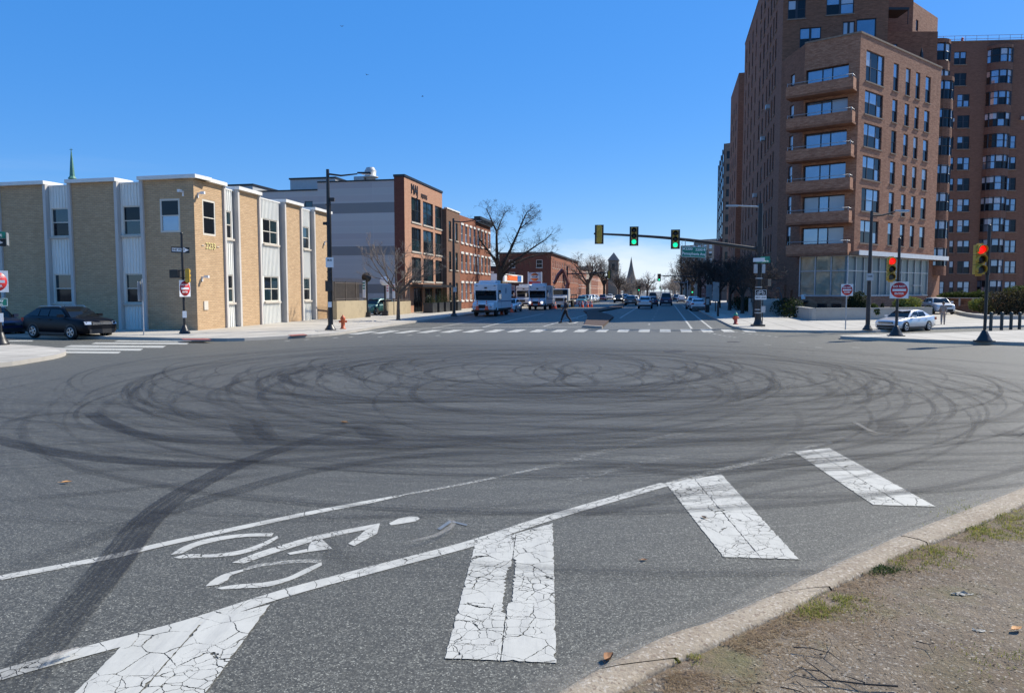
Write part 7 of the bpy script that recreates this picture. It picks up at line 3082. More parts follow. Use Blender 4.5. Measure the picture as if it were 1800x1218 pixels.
    for f in S['wheels']:
        for s in (-1, 1):
            w = add('tyre', M['tyre'], c, (s * (Wd - .085), yy(f), S['r']))
            w.name = 'wheel'
            add('rim', M['rim'], w)
    return c


# dark SUV on the left: it stands along the side street, nose to the right
a = G(62, 593.5)
b = G(146, 597)
hx = math.atan2(b[1] - a[1], b[0] - a[0])
mid = ((a[0] + b[0]) / 2, (a[1] + b[1]) / 2)
off = .93 * .9
cx_, cy_ = mid[0] + off * math.sin(-hx) * -1 * 0 - math.sin(hx) * off, mid[1] + math.cos(hx) * off
suv_ = make_car('suv', M['p_black'], 'black SUV parked before the tan building, nose to the right', (cx_ - .25, cy_, 0), hx + math.pi / 2, None, 1.03, roof_rails=True, name='parked_suv', cat='SUV')
suv_.scale = (1.03, 1.03, .94)
make_car('hatch', M['p_blue'], 'dark blue car behind the black SUV at the left edge, mostly hidden', (cx_ - 5.3, cy_ + 1.5, 0), hx + math.pi / 2, None, 1.0)
# silver sedan turning behind the island
X, Y = G(1608, 583.5)
make_car('sedan', M['p_silver'], 'silver sedan driving out behind the traffic island', (X + .1, Y + 1.2, 0), R(-57), None, .84, name='silver_sedan', trim='chrome')
make_car('suv', M['p_white'], 'white SUV coming down the driveway by the low garden wall', (XU(1649, 72.0), 72.0, .1), R(-12), None, .98, name='driveway_suv', cat='SUV')
make_car('hatch', M['p_teal'], 'dark green car in the garage drive between the two walls', (XU(663, 69), 69, .14), R(-28), None, 1.0, name='drive_car')

stc = lambda u, Y: (XU(u, Y), Y, 0)
grp = 'cars on the street ahead'
AW = SROT + math.pi           # driving away from us
TO = SROT
for kind, pm, lab, u, Y, rz, g, on_ in (
        ('suv', 'p_silver', 'silver SUV waiting nearest in the middle of the street, seen from behind', 1134.5, 100, AW, grp, False),
        ('suv', 'p_grey', 'dark grey SUV just left of the silver one, seen from behind', 1109, 122, AW, grp, False),
        ('hatch', 'p_white', 'white car half hidden to the right of the dark grey SUV', 1116.5, 140, AW, grp, False),
        ('hatch', 'p_blue', 'blue car half hidden just right of the silver SUV', 1147, 116, AW, grp, False),
        ('van', 'p_black', 'dark van behind the blue car, rising above the others', 1148, 160, AW, grp, False),
        ('van', 'p_blue', 'blue van in the right lane of the street, seen from behind', 1171, 122, AW, grp, False),
        ('suv', 'p_black', 'dark SUV coming towards us with its headlights on', 1088, 148, TO, grp, True),
        ('suv', 'p_white', 'white car coming towards us just right of the dark one with headlights', 1099, 165, TO, grp, False),
        ('sedan', 'p_white', 'white sedan parked nearest on the right in the shade', 1227, 88.5, AW, grp, False),
        ('suv', 'p_silver', 'silver SUV parked on the right just ahead of the white sedan', 1219, 96.5, AW, grp, False),
        ('sedan', 'p_white', 'farther white sedan parked on the right, alone before the dark houses', 1198, 152, AW, grp, False),
        ('hatch', 'p_grey', 'dark car parked at the far right behind the farther white sedan', 1189, 185, AW, grp, False)):
    make_car(kind, M[pm], lab, stc(u, Y), rz, g, 1.0, on_, name='street_car')
gl_ = 'cars parked in a row far along the left kerb'
for k, (pm, kind, s) in enumerate((('p_teal', 'sedan', 134), ('p_grey', 'suv', 140), ('p_silver', 'hatch', 146), ('p_white', 'suv', 152), ('p_silver', 'sedan', 160), ('p_red', 'hatch', 180), ('p_white', 'hatch', 205))):
    lab = ['dark green sedan nearest in the row parked on the left', 'dark grey SUV second in the row parked on the left', 'silver hatchback third in the row parked on the left', 'white SUV in the middle of the row parked on the left',
           'silver sedan in the row parked on the left, before the red car', 'small red car far down the row parked on the left', 'white car last in the row parked on the left'][k]
    make_car(kind, M[pm], lab, (*W(s, -14.5), 0), TO, gl_, 1.0, name='parked_car')
make_car('sedan', M['p_white'], 'pale car half hidden behind the nearest step van', (*W(82.0, -16.9), 0), TO, None, 1.0, name='parked_car')


# ================================================================== STEP VANS, CRANE TRUCK, CONES
def wheel_set(t_, r, xs, ys, wdt=.26):
    for y in ys:
        for s in (-1, 1):
            ty = MB()
            ty.lathe([(r * .55, -wdt / 2), (r * .94, -wdt / 2), (r, -wdt * .3), (r, wdt * .3), (r * .94, wdt / 2), (r * .55, wdt / 2)], 20, axis='x')
            w = ty.build('wheel', M['tyre'], t_)
            w.location = (s * xs, y, r)
            rm = MB()
            for q_ in (-1, 1):
                rm.lathe([(r * .56, wdt * .42 * q_), (r * .5, wdt * .3 * q_), (r * .2, wdt * .3 * q_), (.001, wdt * .5 * q_)], 16, axis='x')
            rm.build('rim', M['galv'], w)


def step_van(label, loc, rz, on_=False, scale=1.0):
    t_ = thing('step_van', label, 'step van', loc, rz, 'white step vans with orange cones', scale)
    hw = 1.12
    mb = MB()
    # cargo body and cab shell from a side profile, rounded by a bevel
    prof = [(.95, .55), (.95, 1.35), (1.25, 1.42), (1.05, 2.05), (1.0, 2.95), (1.15, 3.02), (6.9, 3.02), (6.9, .55)]
    n = len(prof)
    vs = [(-hw, y, z) for y, z in prof] + [(hw, y, z) for y, z in prof]
    fs = [(i, (i + 1) % n, n + (i + 1) % n, n + i) for i in range(n)] + [tuple(range(n))[::-1], tuple(range(n, 2 * n))]
    mb.add(vs, fs, 0, False)
    mb.build('van_body', M['van_white'], t_, True, .05)
    mb = MB()
    prof = [(0, .6), (0, 1.05), (.12, 1.25), (.95, 1.38), (.95, .6)]
    n = len(prof)
    vs = [(-1.0, y, z) for y, z in prof] + [(1.0, y, z) for y, z in prof]
    fs = [(i, (i + 1) % n, n + (i + 1) % n, n + i) for i in range(n)] + [tuple(range(n))[::-1], tuple(range(n, 2 * n))]
    mb.add(vs, fs, 0, False)
    hood = mb.build('hood', M['van_white'], t_, True, .05)
    mb = MB()
    mb.box(-.42, .42, -.012, .02, .74, 1.08)
    g = mb.build('grille', M['plastic'], hood)
    for s in (-1, 1):
        mb = MB()
        mb.lathe([(.001, .03), (.1, .02), (.12, .0)], 14, (s * .74, -.01, .92), axis='y')
        mb.build('headlight', M['headlight_on' if on_ else 'headlight'], t_)
    mb = MB()
    mb.box(-1.05, 1.05, -.18, .0, .42, .6)
    mb.build('bumper', M['plastic'], t_)
    mb = MB()
    mb.add([(-.98, 1.222, 1.46), (.98, 1.222, 1.46), (.98, 1.04, 2.06), (-.98, 1.04, 2.06)], [(0, 1, 2, 3)], 0, False)
    mb.add([(-.98, 1.035, 2.062), (.98, 1.035, 2.062), (.98, .99, 2.36), (-.98, .99, 2.36)], [(0, 1, 2, 3)], 0, False)
    mb.build('windscreen', M['carglass'], t_)
    mb = MB()
    mb.box(-.8, .8, 1.6, 3.6, 3.03, 3.3)
    mb.build('roof_unit', M['van_white'], t_, True, .05)
    mb = MB()
    for s in (-1, 1):
        mb.box(s * (hw + .004) - .004, s * (hw + .004) + .004, 1.35, 2.3, 1.5, 2.4)
    mb.build('side_window', M['carglass'], t_)
    mb = MB()
    for s in (-1, 1):
        mb.box(s * hw - .012, s * hw + .012, 1.3, 6.85, 1.32, 1.4)
        mb.box(s * hw - .008, s * hw + .008, 2.4, 2.44, .7, 2.8)
    mb.build('side_stripe', mat('blue_grey_stripe', (.08, .11, .2), .5) if 'stripe' not in M else M['stripe'], t_)
    mb = MB()
    for s in (-1, 1):
        mb.box(s * hw - .02, s * hw + .02, 1.3, 6.9, .54, .72)
    mb.build('side_skirt', M['plastic'], t_)
    for s in (-1, 1):
        mb = MB()
        mb.tube([(s * hw, 1.2, 2.2), (s * (hw + .3), 1.0, 2.1), (s * (hw + .3), 1.0, 1.5), (s * hw, 1.1, 1.4)], .02, 5)
        mb.box(s * (hw + .28) - .1, s * (hw + .28) + .1, .93, .99, 1.6, 2.05)
        mb.build('mirror', M['chrome'], t_)
    mb = MB()
    mb.box(-.12, .12, .96, 1.0, 2.55, 2.68)
    for s in (-.85, .85):
        mb.box(s - .08, s + .08, .97, 1.0, 2.78, 2.84)
    mb.build('marker_light', M['plastic'], t_)
    mb = MB()
    mb.lathe([(.3, -.006), (.3, .006)], 20, (hw + .006, 4.4, 2.35), axis='x')
    mb.build('round_emblem', mat('grey_emblem', (.3, .32, .36), .5), t_)
    mb = MB()
    mb.box(-.6, .6, .5, 6.5, .35, .55)
    mb.build('chassis', M['plastic'], t_)
    wheel_set(t_, .42, .95, (1.15, 5.3))
    return t_


def cone(label, loc, h=.71, tilt=0.0, group='orange traffic cones'):
    c = thing('traffic_cone', label, 'traffic cone', loc, 0, group, h / .71)
    mb = MB()
    mb.box(-.18, .18, -.18, .18, 0, .035)
    mb.lathe([(.135, .035), (.03, .71), (.001, .71)], 14)
    mb.build('cone_body', M['cone'], c)
    mb = MB()
    mb.lathe([(.0955, .33), (.078, .44)], 14)
    mb.lathe([(.066, .51), (.055, .58)], 14)
    mb.build('reflective_band', M['reflect'], c)


def vanpos(u, v):
    X, Y = G(u, v)
    return (X, Y, 0)


M['stripe'] = mat('blue_grey_stripe', (.08, .11, .2), .5)
M['crane_grey'] = mat('crane_cab_paint', (.45, .47, .5), .4)
v1 = vanpos(849, 556.5)
step_van('nearest white step van with two orange cones on its bumper, parked in the shade', v1, SROT - R(1))
v2 = vanpos(942, 545)
step_van('white step van with lit headlights, its bright side to the street', v2, SROT, True)
v3 = (XU(918, 106), 106, 0)
step_van('farther white step van half hidden behind the one with headlights', v3, SROT)
rel = lambda v, x, y: (v[0] + math.cos(SROT) * x - math.sin(SROT) * y, v[1] + math.sin(SROT) * x + math.cos(SROT) * y)
for v_, x, lab in ((v1, -.45, 'orange cone on the bumper of the nearest step van, left one'), (v1, .42, 'orange cone on the bumper of the nearest step van, right one'), (v2, -.45, 'orange cone on the bumper of the van with headlights, left one'), (v2, .45, 'orange cone on the bumper of the van with headlights, right one')):
    q_ = rel(v_, x, -.32)
    cone(lab, (*q_, .61), .82)
# a shelf on the bumper carries each pair of cones
for u, v, lab in ((882, 553, 'orange cone standing beside the nearest step van'), (900, 549, 'orange cone by the rear wheel of the nearest step van'), (971, 543, 'orange cone beside the lit side of the second step van, left of a pair'), (976, 542.7, 'orange cone beside the lit side of the second step van, right of a pair'),
                  (1024, 540.5, 'orange cone by the white barrier behind the median'), (1033, 540.2, 'orange cone standing between two others near the median'), (1040, 540, 'orange cone at the right end of the barrier row')):
    X, Y = G(u, v)
    cone(lab, (X, Y, 0), .9)
# low white barriers among the cones
for k, (u, lab) in enumerate(((1012, 'low white and orange barrier left of the cones by the median'), (1029, 'low white barrier among the cones by the median'))):
    X, Y = G(u, 539.5)
    b_ = thing('road_barrier', lab, 'barrier', (X, Y, 0), SROT)
    mb = MB()
    mb.box(-.75, .75, -.12, .12, .35, .8)
    mb.build('barrier_rail', M['reflect'], b_, True, .03)
    mb = MB()
    for x in (-.55, .55):
        mb.box(x - .05, x + .05, -.3, .3, 0, .36)
    for x in (-.5, 0, .5):
        mb.add([(x - .16, -.122, .36), (x - .02, -.122, .36), (x + .14, -.122, .79), (x, -.122, .79)], [(0, 1, 2, 3)], 0, False)
    mb.build('barrier_stripe', M['cone'], b_)

# crane truck
ct = thing('crane_truck', 'pale crane truck with a folded dark red boom and a black flatbed', 'crane truck', (XU(983, 101), 101, 0), SROT)
mb = MB()
mb.box(-1.15, 1.15, 1.0, 2.9, .9, 2.65)
mb.build('cab', M['crane_grey'], ct, True, .12)
mb = MB()
prof = [(0, .75), (0, 1.4), (.3, 1.62), (1.0, 1.75), (1.0, .75)]
n = len(prof)
vs = [(-.95, y, z) for y, z in prof] + [(.95, y, z) for y, z in prof]
mb.add(vs, [(i, (i + 1) % n, n + (i + 1) % n, n + i) for i in range(n)] + [tuple(range(n))[::-1], tuple(range(n, 2 * n))], 0, False)
hd = mb.build('hood', M['crane_grey'], ct, True, .06)
mb = MB()
mb.box(-.55, .55, -.015, .02, .95, 1.4)
mb.build('grille', M['plastic'], hd)
mb = MB()
mb.box(-1.15, 1.15, -.15, .0, .5, .78)
mb.build('bumper', M['galv'], ct)
mb = MB()
mb.box(-1.0, 1.0, .97, .995, 1.85, 2.5)
mb.build('windscreen', M['carglass'], ct)
for s in (-1, 1):
    mb = MB()
    mb.box(s * .78 - .13, s * .78 + .13, -.02, .02, 1.05, 1.25)
    mb.build('headlight', M['headlight'], ct)
mb = MB()
mb.box(-1.2, 1.2, 4.0, 10.5, 1.05, 1.25)
for y in (4.1, 6.2, 8.3, 10.4):
    for s in (-1, 1):
        mb.box(s * 1.17 - .04, s * 1.17 + .04, y - .05, y + .05, 1.25, 1.9)
for s in (-1, 1):
    mb.box(s * 1.17 - .03, s * 1.17 + .03, 4.1, 10.4, 1.7, 1.85)
mb.build('flatbed', M['plastic'], ct)
mb = MB()
mb.box(-.4, .4, .3, 10.3, .6, .9)
mb.build('chassis', M['plastic'], ct)
mb = MB()
mb.lathe([(.4, .9), (.35, 1.6), (.28, 2.6)], 10, (.5, 3.4, 0))
mb.tube([(.5, 3.4, 2.4), (.75, 3.4, 3.4), (.05, 3.3, 5.3)], [.28, .3, .26], 6, sm=False)
mb.tube([(.05, 3.3, 5.3), (-.65, 3.25, 4.5), (-1.2, 3.2, 3.3)], [.28, .26, .2], 6, sm=False)
mb.tube([(.35, 3.1, 3.0), (.1, 3.05, 4.6)], .1, 6)
mb.build('boom', M['boom'], ct)
mb = MB()
mb.tube([(-1.2, 3.2, 3.3), (-1.2, 3.2, 2.9)], .05, 5)
mb.lathe([(.05, 0), (.16, .1), (.12, .25), (.04, .3)], 8, (-1.2, 3.2, 2.65))
mb.build('hook_block', M['black_metal'], ct)
wheel_set(ct, .5, 1.0, (.75, 6.4, 7.6), .3)

# ================================================================== TREES
def grow(mbs, p, d, L, r, lev, maxlev, rng, up=.12, spread=.75, nchild=(5, 5, 4, 4), rmin=.006, shrink=.62, wob=.16):
    """one branch with its children; mbs[0] limbs, mbs[1] twigs"""
    nseg = (5, 4, 4, 3, 2)[min(lev, 4)]
    pts, rad = [p.copy()], [r]
    q, dd = p.copy(), d.copy()
    for i in range(nseg):
        dd = (dd + Vector((rng.gauss(0, wob), rng.gauss(0, wob), rng.gauss(0, wob) + up))).normalized()
        q = q + dd * (L / nseg)
        pts.append(q.copy())
        rad.append(max(rmin, r * (1 - .72 * (i + 1) / nseg)))
    mbs[0 if lev <= 1 else 1].tube(pts, rad, (7, 6, 4, 3, 3)[min(lev, 4)], caps=False)
    if lev >= maxlev:
        return
    n = nchild[min(lev, len(nchild) - 1)]
    for k in range(n):
        f = .28 + .72 * (k + rng.random() * .8) / n
        x = f * nseg
        i = min(nseg - 1, int(x))
        a = pts[i].lerp(pts[i + 1], x - i)
        t = (pts[i + 1] - pts[i]).normalized()
        s = Vector((rng.gauss(0, 1), rng.gauss(0, 1), rng.gauss(0, .8)))
        s = (s - t * s.dot(t)).normalized()
        nd = (t * (1 - spread * .55) + s * spread).normalized()
        grow(mbs, a, nd, L * shrink * rng.uniform(.7, 1.15) * (1.1 - .4 * f), max(rmin, rad[i] * .6), lev + 1, maxlev, rng, up, spread, nchild, rmin, shrink, wob)


def tree(name, label, X, Y, z, H, trunk_h, r, seed, spread=.75, limbs=5, limb_L=None, maxlev=4, dark=False, lean=(0, 0), nchild=(5, 5, 4, 4), up=.1, tilt=.65, rmin=.008, group=None):
    rng = random.Random(seed)
    t_ = thing(name, label, 'tree', (X, Y, z), 0, group)
    mbs = [MB(), MB()]
    T = [Vector((0, 0, -.1)), Vector((lean[0] * .3, lean[1] * .3, trunk_h * .5)), Vector((lean[0], lean[1], trunk_h))]
    tr = MB()
    tr.tube([(0, 0, -.05), (0, 0, .12), T[1], T[2], T[2] + Vector((lean[0] * .5, lean[1] * .5, H * .12))], [r * 1.5, r * 1.1, r * .95, r * .85, r * .6], 10)
    lL = limb_L or (H - trunk_h) * .8
    for k in range(limbs):
        az = 2 * math.pi * (k + rng.random() * .6) / limbs
        tl = tilt * rng.uniform(.6, 1.2)
        d = Vector((math.cos(az) * math.sin(tl), math.sin(az) * math.sin(tl), math.cos(tl)))
        grow(mbs, T[2] + Vector((0, 0, rng.uniform(-.1, .08) * trunk_h)), d, lL * rng.uniform(.8, 1.1), r * .55, 0, maxlev - 1, rng, up, spread, nchild, rmin)
    tr.build('trunk', M['dark_bark' if dark else 'bark'], t_, False)
    b_ = mbs[0].build('limbs', M['dark_bark' if dark else 'bark'], t_, False)
    mbs[1].build('crown', M['dark_twig' if dark else 'twig'], t_, False)
    return t_


# street tree by the hydrant: short trunk, wide fan of fine whips
X, Y = G(700, 562.5, .14)
tree('street_tree', 'small bare street tree with a wide fan of fine whips on the left sidewalk', X, Y, .14, 5.6, 1.9, .13, 5, .45, 7, 3.4, 4, False, (.05, 0), (6, 5, 4), .1, .95, .008)

# the big bare tree among the row houses: limbs follow the photographed silhouette, at its own depth
YT = 101.0
bx_, bz_ = XU(879, YT), .1
bt_ = thing('big_bare_tree', 'large dark bare tree with sweeping limbs, behind the nearest step van', 'tree', (bx_, YT, bz_))
rng = random.Random(12)
mbs = [MB(), MB()]
tr = MB()
LV = lambda u, v, dy=0.0: Vector((XU(u, YT + dy, ZH(v, YT + dy)) - bx_, dy, ZH(v, YT + dy) - bz_))
tr.tube([Vector((0, 0, -.05)), Vector((0, 0, .4)), LV(878, 508), LV(879, 486), LV(877, 468)], [.62, .48, .42, .42, .34], 12)
limbs = [([(876, 472), (874, 450), (873, 425), (873, 407), (867, 395), (861, 380), (855, 367)], .27, -1.0), ([(873, 409), (877, 399), (880, 390), (885, 379), (890, 371)], .14, .8),
         ([(881, 476), (888, 457), (897, 440), (904, 424), (911, 408), (916, 396), (922, 382), (926, 374), (938, 364)], .27, 1.2), ([(914, 402), (924, 394), (934, 386), (942, 382)], .1, -.6),
         ([(882, 480), (896, 463), (918, 450), (931, 440), (944, 431), (958, 422), (969, 412)], .25, -1.5), ([(882, 486), (902, 466), (920, 456), (938, 450), (955, 447), (972, 442)], .22, 1.5),
         ([(875, 470), (869, 455), (855, 437), (845, 424), (834, 404), (822, 392)], .22, -.5), ([(874, 466), (862, 448), (850, 440), (836, 436)], .12, 2.0)]
for L_, r_, dy in limbs:
    P = [LV(u, v, dy * i / (len(L_) - 1) * 2) for i, (u, v) in enumerate(L_)]
    n = len(P)
    rad = [.82 * r_ * (1 - .8 * i / (n - 1)) for i in range(n)]
    mbs[0].tube(P, rad, 8, caps=False)
    for i in range(1, n):
        for k in range(5 if i < n - 1 else 6):
            a = P[i - 1].lerp(P[i], rng.random())
            t = (P[i] - P[i - 1]).normalized()
            s = Vector((rng.gauss(0, 1), rng.gauss(0, 1), rng.gauss(.2, .8)))
            s = (s - t * s.dot(t)).normalized()
            grow(mbs, a, (t * .5 + s * .8).normalized(), rng.uniform(.8, 2.0), max(.022, rad[i] * .33), 1, 4 if i > n // 2 else 3, rng, .05, .75, (5, 4, 3, 3), .006, .62, .2)
tr.build('trunk', M['dark_bark'], bt_, False)
mbs[0].build('limbs', M['dark_bark'], bt_, False)
mbs[1].build('crown', M['dark_twig'], bt_, False)

gT = 'bare trees along the street ahead'
for k, (u, Y, vt, r, seed, tl, lab) in enumerate(((1033, 190, 440, .5, 31, .6, 'bare brown tree in front of the pale stone row house on the left'), (1062, 230, 452, .42, 32, .6, 'bare tree between the larger brown tree and the square church tower'),
                                                  (1088, 300, 478, .4, 33, .55, 'low bare tree in front of the square church tower'), (1122, 300, 488, .42, 34, .7, 'bare tree with two stems just right of the steeple, against the sky'),
                                                  (1138, 310, 479, .45, 35, .75, 'open bare tree right of the steeple over the far cars'))):
    X = XU(u, Y)
    H = ZH(vt, Y)
    tree('far_bare_tree', lab, X, Y, .05, H, H * .3, r, seed, .7, 6, H * .52, 4, k in (1, 2), (0, 0), (6, 5, 4), .08, tl, .022, gT)
gR = 'bare trees on the right side of the street'
for k, (s, t, H, r, seed, lab) in enumerate(((66, 7.6, 5.4, .16, 51, 'dark bare tree in the shade nearest the mast arm pole on the right'), (76, 7.6, 6.2, .18, 52, 'second dark bare tree against the tower on the right'), (88, 7.4, 6.6, .2, 53, 'third dark bare tree against the tower on the right'),
                                               (102, 7.2, 7.0, .22, 54, 'dark bare tree halfway along the tower on the right'), (120, 7.0, 7.4, .24, 55, 'dark bare tree beyond the tower, before the dark red house'), (142, 6.6, 10.5, .28, 56, 'taller bare tree on the right below the green street sign'),
                                               (172, 6.2, 12.6, .32, 57, 'tallest bare tree on the right, its crown against the pale sky'), (205, 6.0, 11.5, .32, 58, 'bare tree on the right behind the tallest one'), (245, 5.6, 13, .34, 59, 'farthest bare tree on the right of the street'))):
    X, Y = W(s, t)
    tree('shaded_bare_tree', lab, X, Y, .1, H, H * .28, r, seed, .7, 7, H * .52, 4, True, (0, 0), (6, 5, 4), .08, .6, .012 + .00006 * s, gR)


# ================================================================== SHRUBS
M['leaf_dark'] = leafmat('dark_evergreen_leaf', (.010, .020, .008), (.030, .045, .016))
M['leaf_mid'] = leafmat('green_leaf', (.030, .055, .012), (.085, .115, .03))
M['leaf_light'] = leafmat('bright_leaf', (.10, .13, .03), (.26, .28, .08))
M['leaf_brown'] = leafmat('brown_ivy_leaf', (.028, .026, .016), (.075, .065, .038))


def leafcloud(mb, blobs, n, size, rng, shell=.45):
    """leaf quads spread through the outer part of several lumpy ellipsoids"""
    tot = sum(b[3] * b[4] * b[5] for b in blobs)
    for (cx, cy, cz, rx, ry, rz) in blobs:
        for i in range(int(n * rx * ry * rz / tot)):
            v = Vector((rng.gauss(0, 1), rng.gauss(0, 1), rng.gauss(0, 1))).normalized()
            lump = 1 + .22 * mnoise.noise(v * 2.3 + Vector((cx, cy, cz)))
            k = lump * (1 - shell * rng.random() ** 1.6)
            x, y, z = cx + v.x * rx * k, cy + v.y * ry * k, cz + v.z * rz * k
            if z < .02:
                continue
            s = size * rng.uniform(.6, 1.4)
            a = Vector((rng.gauss(0, 1), rng.gauss(0, 1), rng.gauss(0, 1))).normalized()
            nrm = (v + a * .9).normalized()
            t1 = nrm.orthogonal().normalized()
            t1.rotate(Matrix.Rotation(rng.random() * 6.28, 3, nrm))
            t2 = nrm.cross(t1)
            p = Vector((x, y, z))
            mb.add([p - t1 * s, p + t2 * s * .5, p + t1 * s, p - t2 * s * .5], [(0, 1, 2, 3)], 0, False)


def shrub(label, X, Y, z, blobs, n, size, m, seed, name='shrub', m2=None, group=None):
    rng = random.Random(seed)
    t_ = thing(name, label, 'shrub', (X, Y, z), 0, group)
    mb = MB()
    leafcloud(mb, blobs, n, size, rng)
    mb.build('foliage', M[m], t_, False)
    for (cx, cy, cz, rx, ry, rz) in blobs:
        mb = MB()
        for k in range(2):
            mb.tube([(cx * .6, cy * .6, 0), (cx + rng.uniform(-.3, .3) * rx, cy + rng.uniform(-.3, .3) * ry, cz), (cx + rng.uniform(-.6, .6) * rx, cy, cz + rz * .6)], [.05, .035, .012], 5)
        mb.build('stem', M['dark_bark'], t_, False)


PY = 58.2
def bl(u0, u1, v0, v1, Y, zb):
    x0, x1 = XU(u0, Y), XU(u1, Y)
    z0, z1 = ZH(v1, Y), ZH(v0, Y)
    return ((x0 + x1) / 2, Y, zb, [(0, 0, (z0 + z1) / 2 - zb, (x1 - x0) / 2, (x1 - x0) / 2 * .8, (z1 - z0) / 2)])


for u0, u1, v0, v1, Y, n, m, lab, sd in ((1487, 1532, 511, 566, 57.6, 5200, 'leaf_dark', 'large dark evergreen shrub behind the smaller do not enter sign', 1), (1526, 1549, 533, 566, 57.2, 1700, 'leaf_mid', 'rounded green shrub right of the weathered lamp post', 2),
                                         (1543, 1560, 533, 562, 58.2, 1400, 'leaf_dark', 'dark conical shrub between the rounded shrub and the island pole', 3), (1556, 1586, 537, 564, 58.6, 1800, 'leaf_dark', 'low dark shrub behind the island pole', 4),
                                         (1568, 1622, 521, 556, 60.0, 4600, 'leaf_light', 'broad bright yellow green shrub above the silver sedan', 5), (1624, 1642, 536, 556, 61.0, 1200, 'leaf_dark', 'small dark rounded shrub before the white driveway SUV', 6)):
    X, Y, zb, blobs = bl(u0, u1, v0, v1, Y, .5)
    cx, cy, cz, rx, ry, rz = blobs[0]
    rg = random.Random(sd)
    blobs = [(0, 0, cz, rx * .85, ry, rz * .92)] + [(rg.uniform(-.55, .55) * rx, rg.uniform(-.6, .1) * ry, cz + rg.uniform(-.45, .5) * rz, rx * .45, ry * .5, rz * .5) for _ in range(5)]
    if 'conical' in lab:
        blobs = [(0, 0, cz - rz * .45, rx, ry, rz * .6), (0, 0, cz + .1 * rz, rx * .68, ry * .7, rz * .6), (0, 0, cz + .62 * rz, rx * .35, ry * .35, rz * .45)]
    shrub(lab, X, Y, zb, blobs, n, .075, m, 60 + sd)
# clipped hedge along the garden wall top
l0_, l1_ = (XU(1660, 78.8), 78.8), (XU(1742, 73.6), 73.6)
zh = ZH(525, 76)
hb = []
rg = random.Random(3)
for k in range(9):
    f = (k + .5) / 9
    p = (l0_[0] + (l1_[0] - l0_[0]) * f, l0_[1] + (l1_[1] - l0_[1]) * f)
    r = rg.uniform(.55, .75) * (1 + .35 * f)
    hb.append((p[0] - l0_[0], p[1] - l0_[1] + .6, .35 + .12 * f, .55, .7, r * .75))
shrub('clipped lumpy green hedge growing along the top of the low garden wall', l0_[0], l0_[1], zh - .25, hb, 6500, .08, 'leaf_mid', 81, 'hedge')
Y = 64.0
shrub('big drooping brown green bush behind the bollards at the right', XU(1770, Y), Y, .2, [(-.9, 0, .9, 1.3, 1.0, 1.25), (.3, -.1, 1.0, 1.2, 1.0, 1.35), (1.6, 0, 1.0, 1.3, 1.0, 1.35), (2.9, .1, 1.0, 1.4, 1.0, 1.3), (4.3, .1, 1.0, 1.4, 1.0, 1.3)], 9000, .09, 'leaf_brown', 82)
shrub('rounded light green bush top at the right edge behind the drooping bush', XU(1800, 66.5), 66.5, 1.5, [(-.6, 0, .75, 1.2, .9, .55), (1.0, 0, .85, 1.4, .9, .6), (2.6, 0, .8, 1.4, .9, .6)], 4200, .085, 'leaf_mid', 83)
shrub('pale variegated low shrub before the garden wall', XU(1724, 66), 66, .35, [(0, 0, .75, .95, .8, .6), (.6, 0, .5, .7, .6, .5)], 2200, .09, 'leaf_light', 84)
# shaded ivy mass and railings by the tower's foot
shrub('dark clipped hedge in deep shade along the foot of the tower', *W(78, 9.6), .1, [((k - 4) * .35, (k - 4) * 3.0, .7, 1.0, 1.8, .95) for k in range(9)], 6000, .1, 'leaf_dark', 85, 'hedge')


# ================================================================== PEOPLE
def skin_obj(name, joints, edges, m, parent, root=0, sub=2):
    """joints: (x, y, z, rx[, ry])"""
    me = bpy.data.meshes.new(name)
    me.from_pydata([j[:3] for j in joints], edges, [])
    o = link(bpy.data.objects.new(name, me), parent)
    sk_ = o.modifiers.new('skin', 'SKIN')
    sk_.use_smooth_shade = True
    if not me.skin_vertices:
        bm_ = None
    for i, j in enumerate(joints):
        sv = me.skin_vertices[0].data[i]
        sv.radius = (j[3], j[4] if len(j) > 4 else j[3])
        sv.use_root = (i == root)
    s_ = o.modifiers.new('sub', 'SUBSURF')
    s_.levels = s_.render_levels = sub
    me.materials.append(m)
    return o


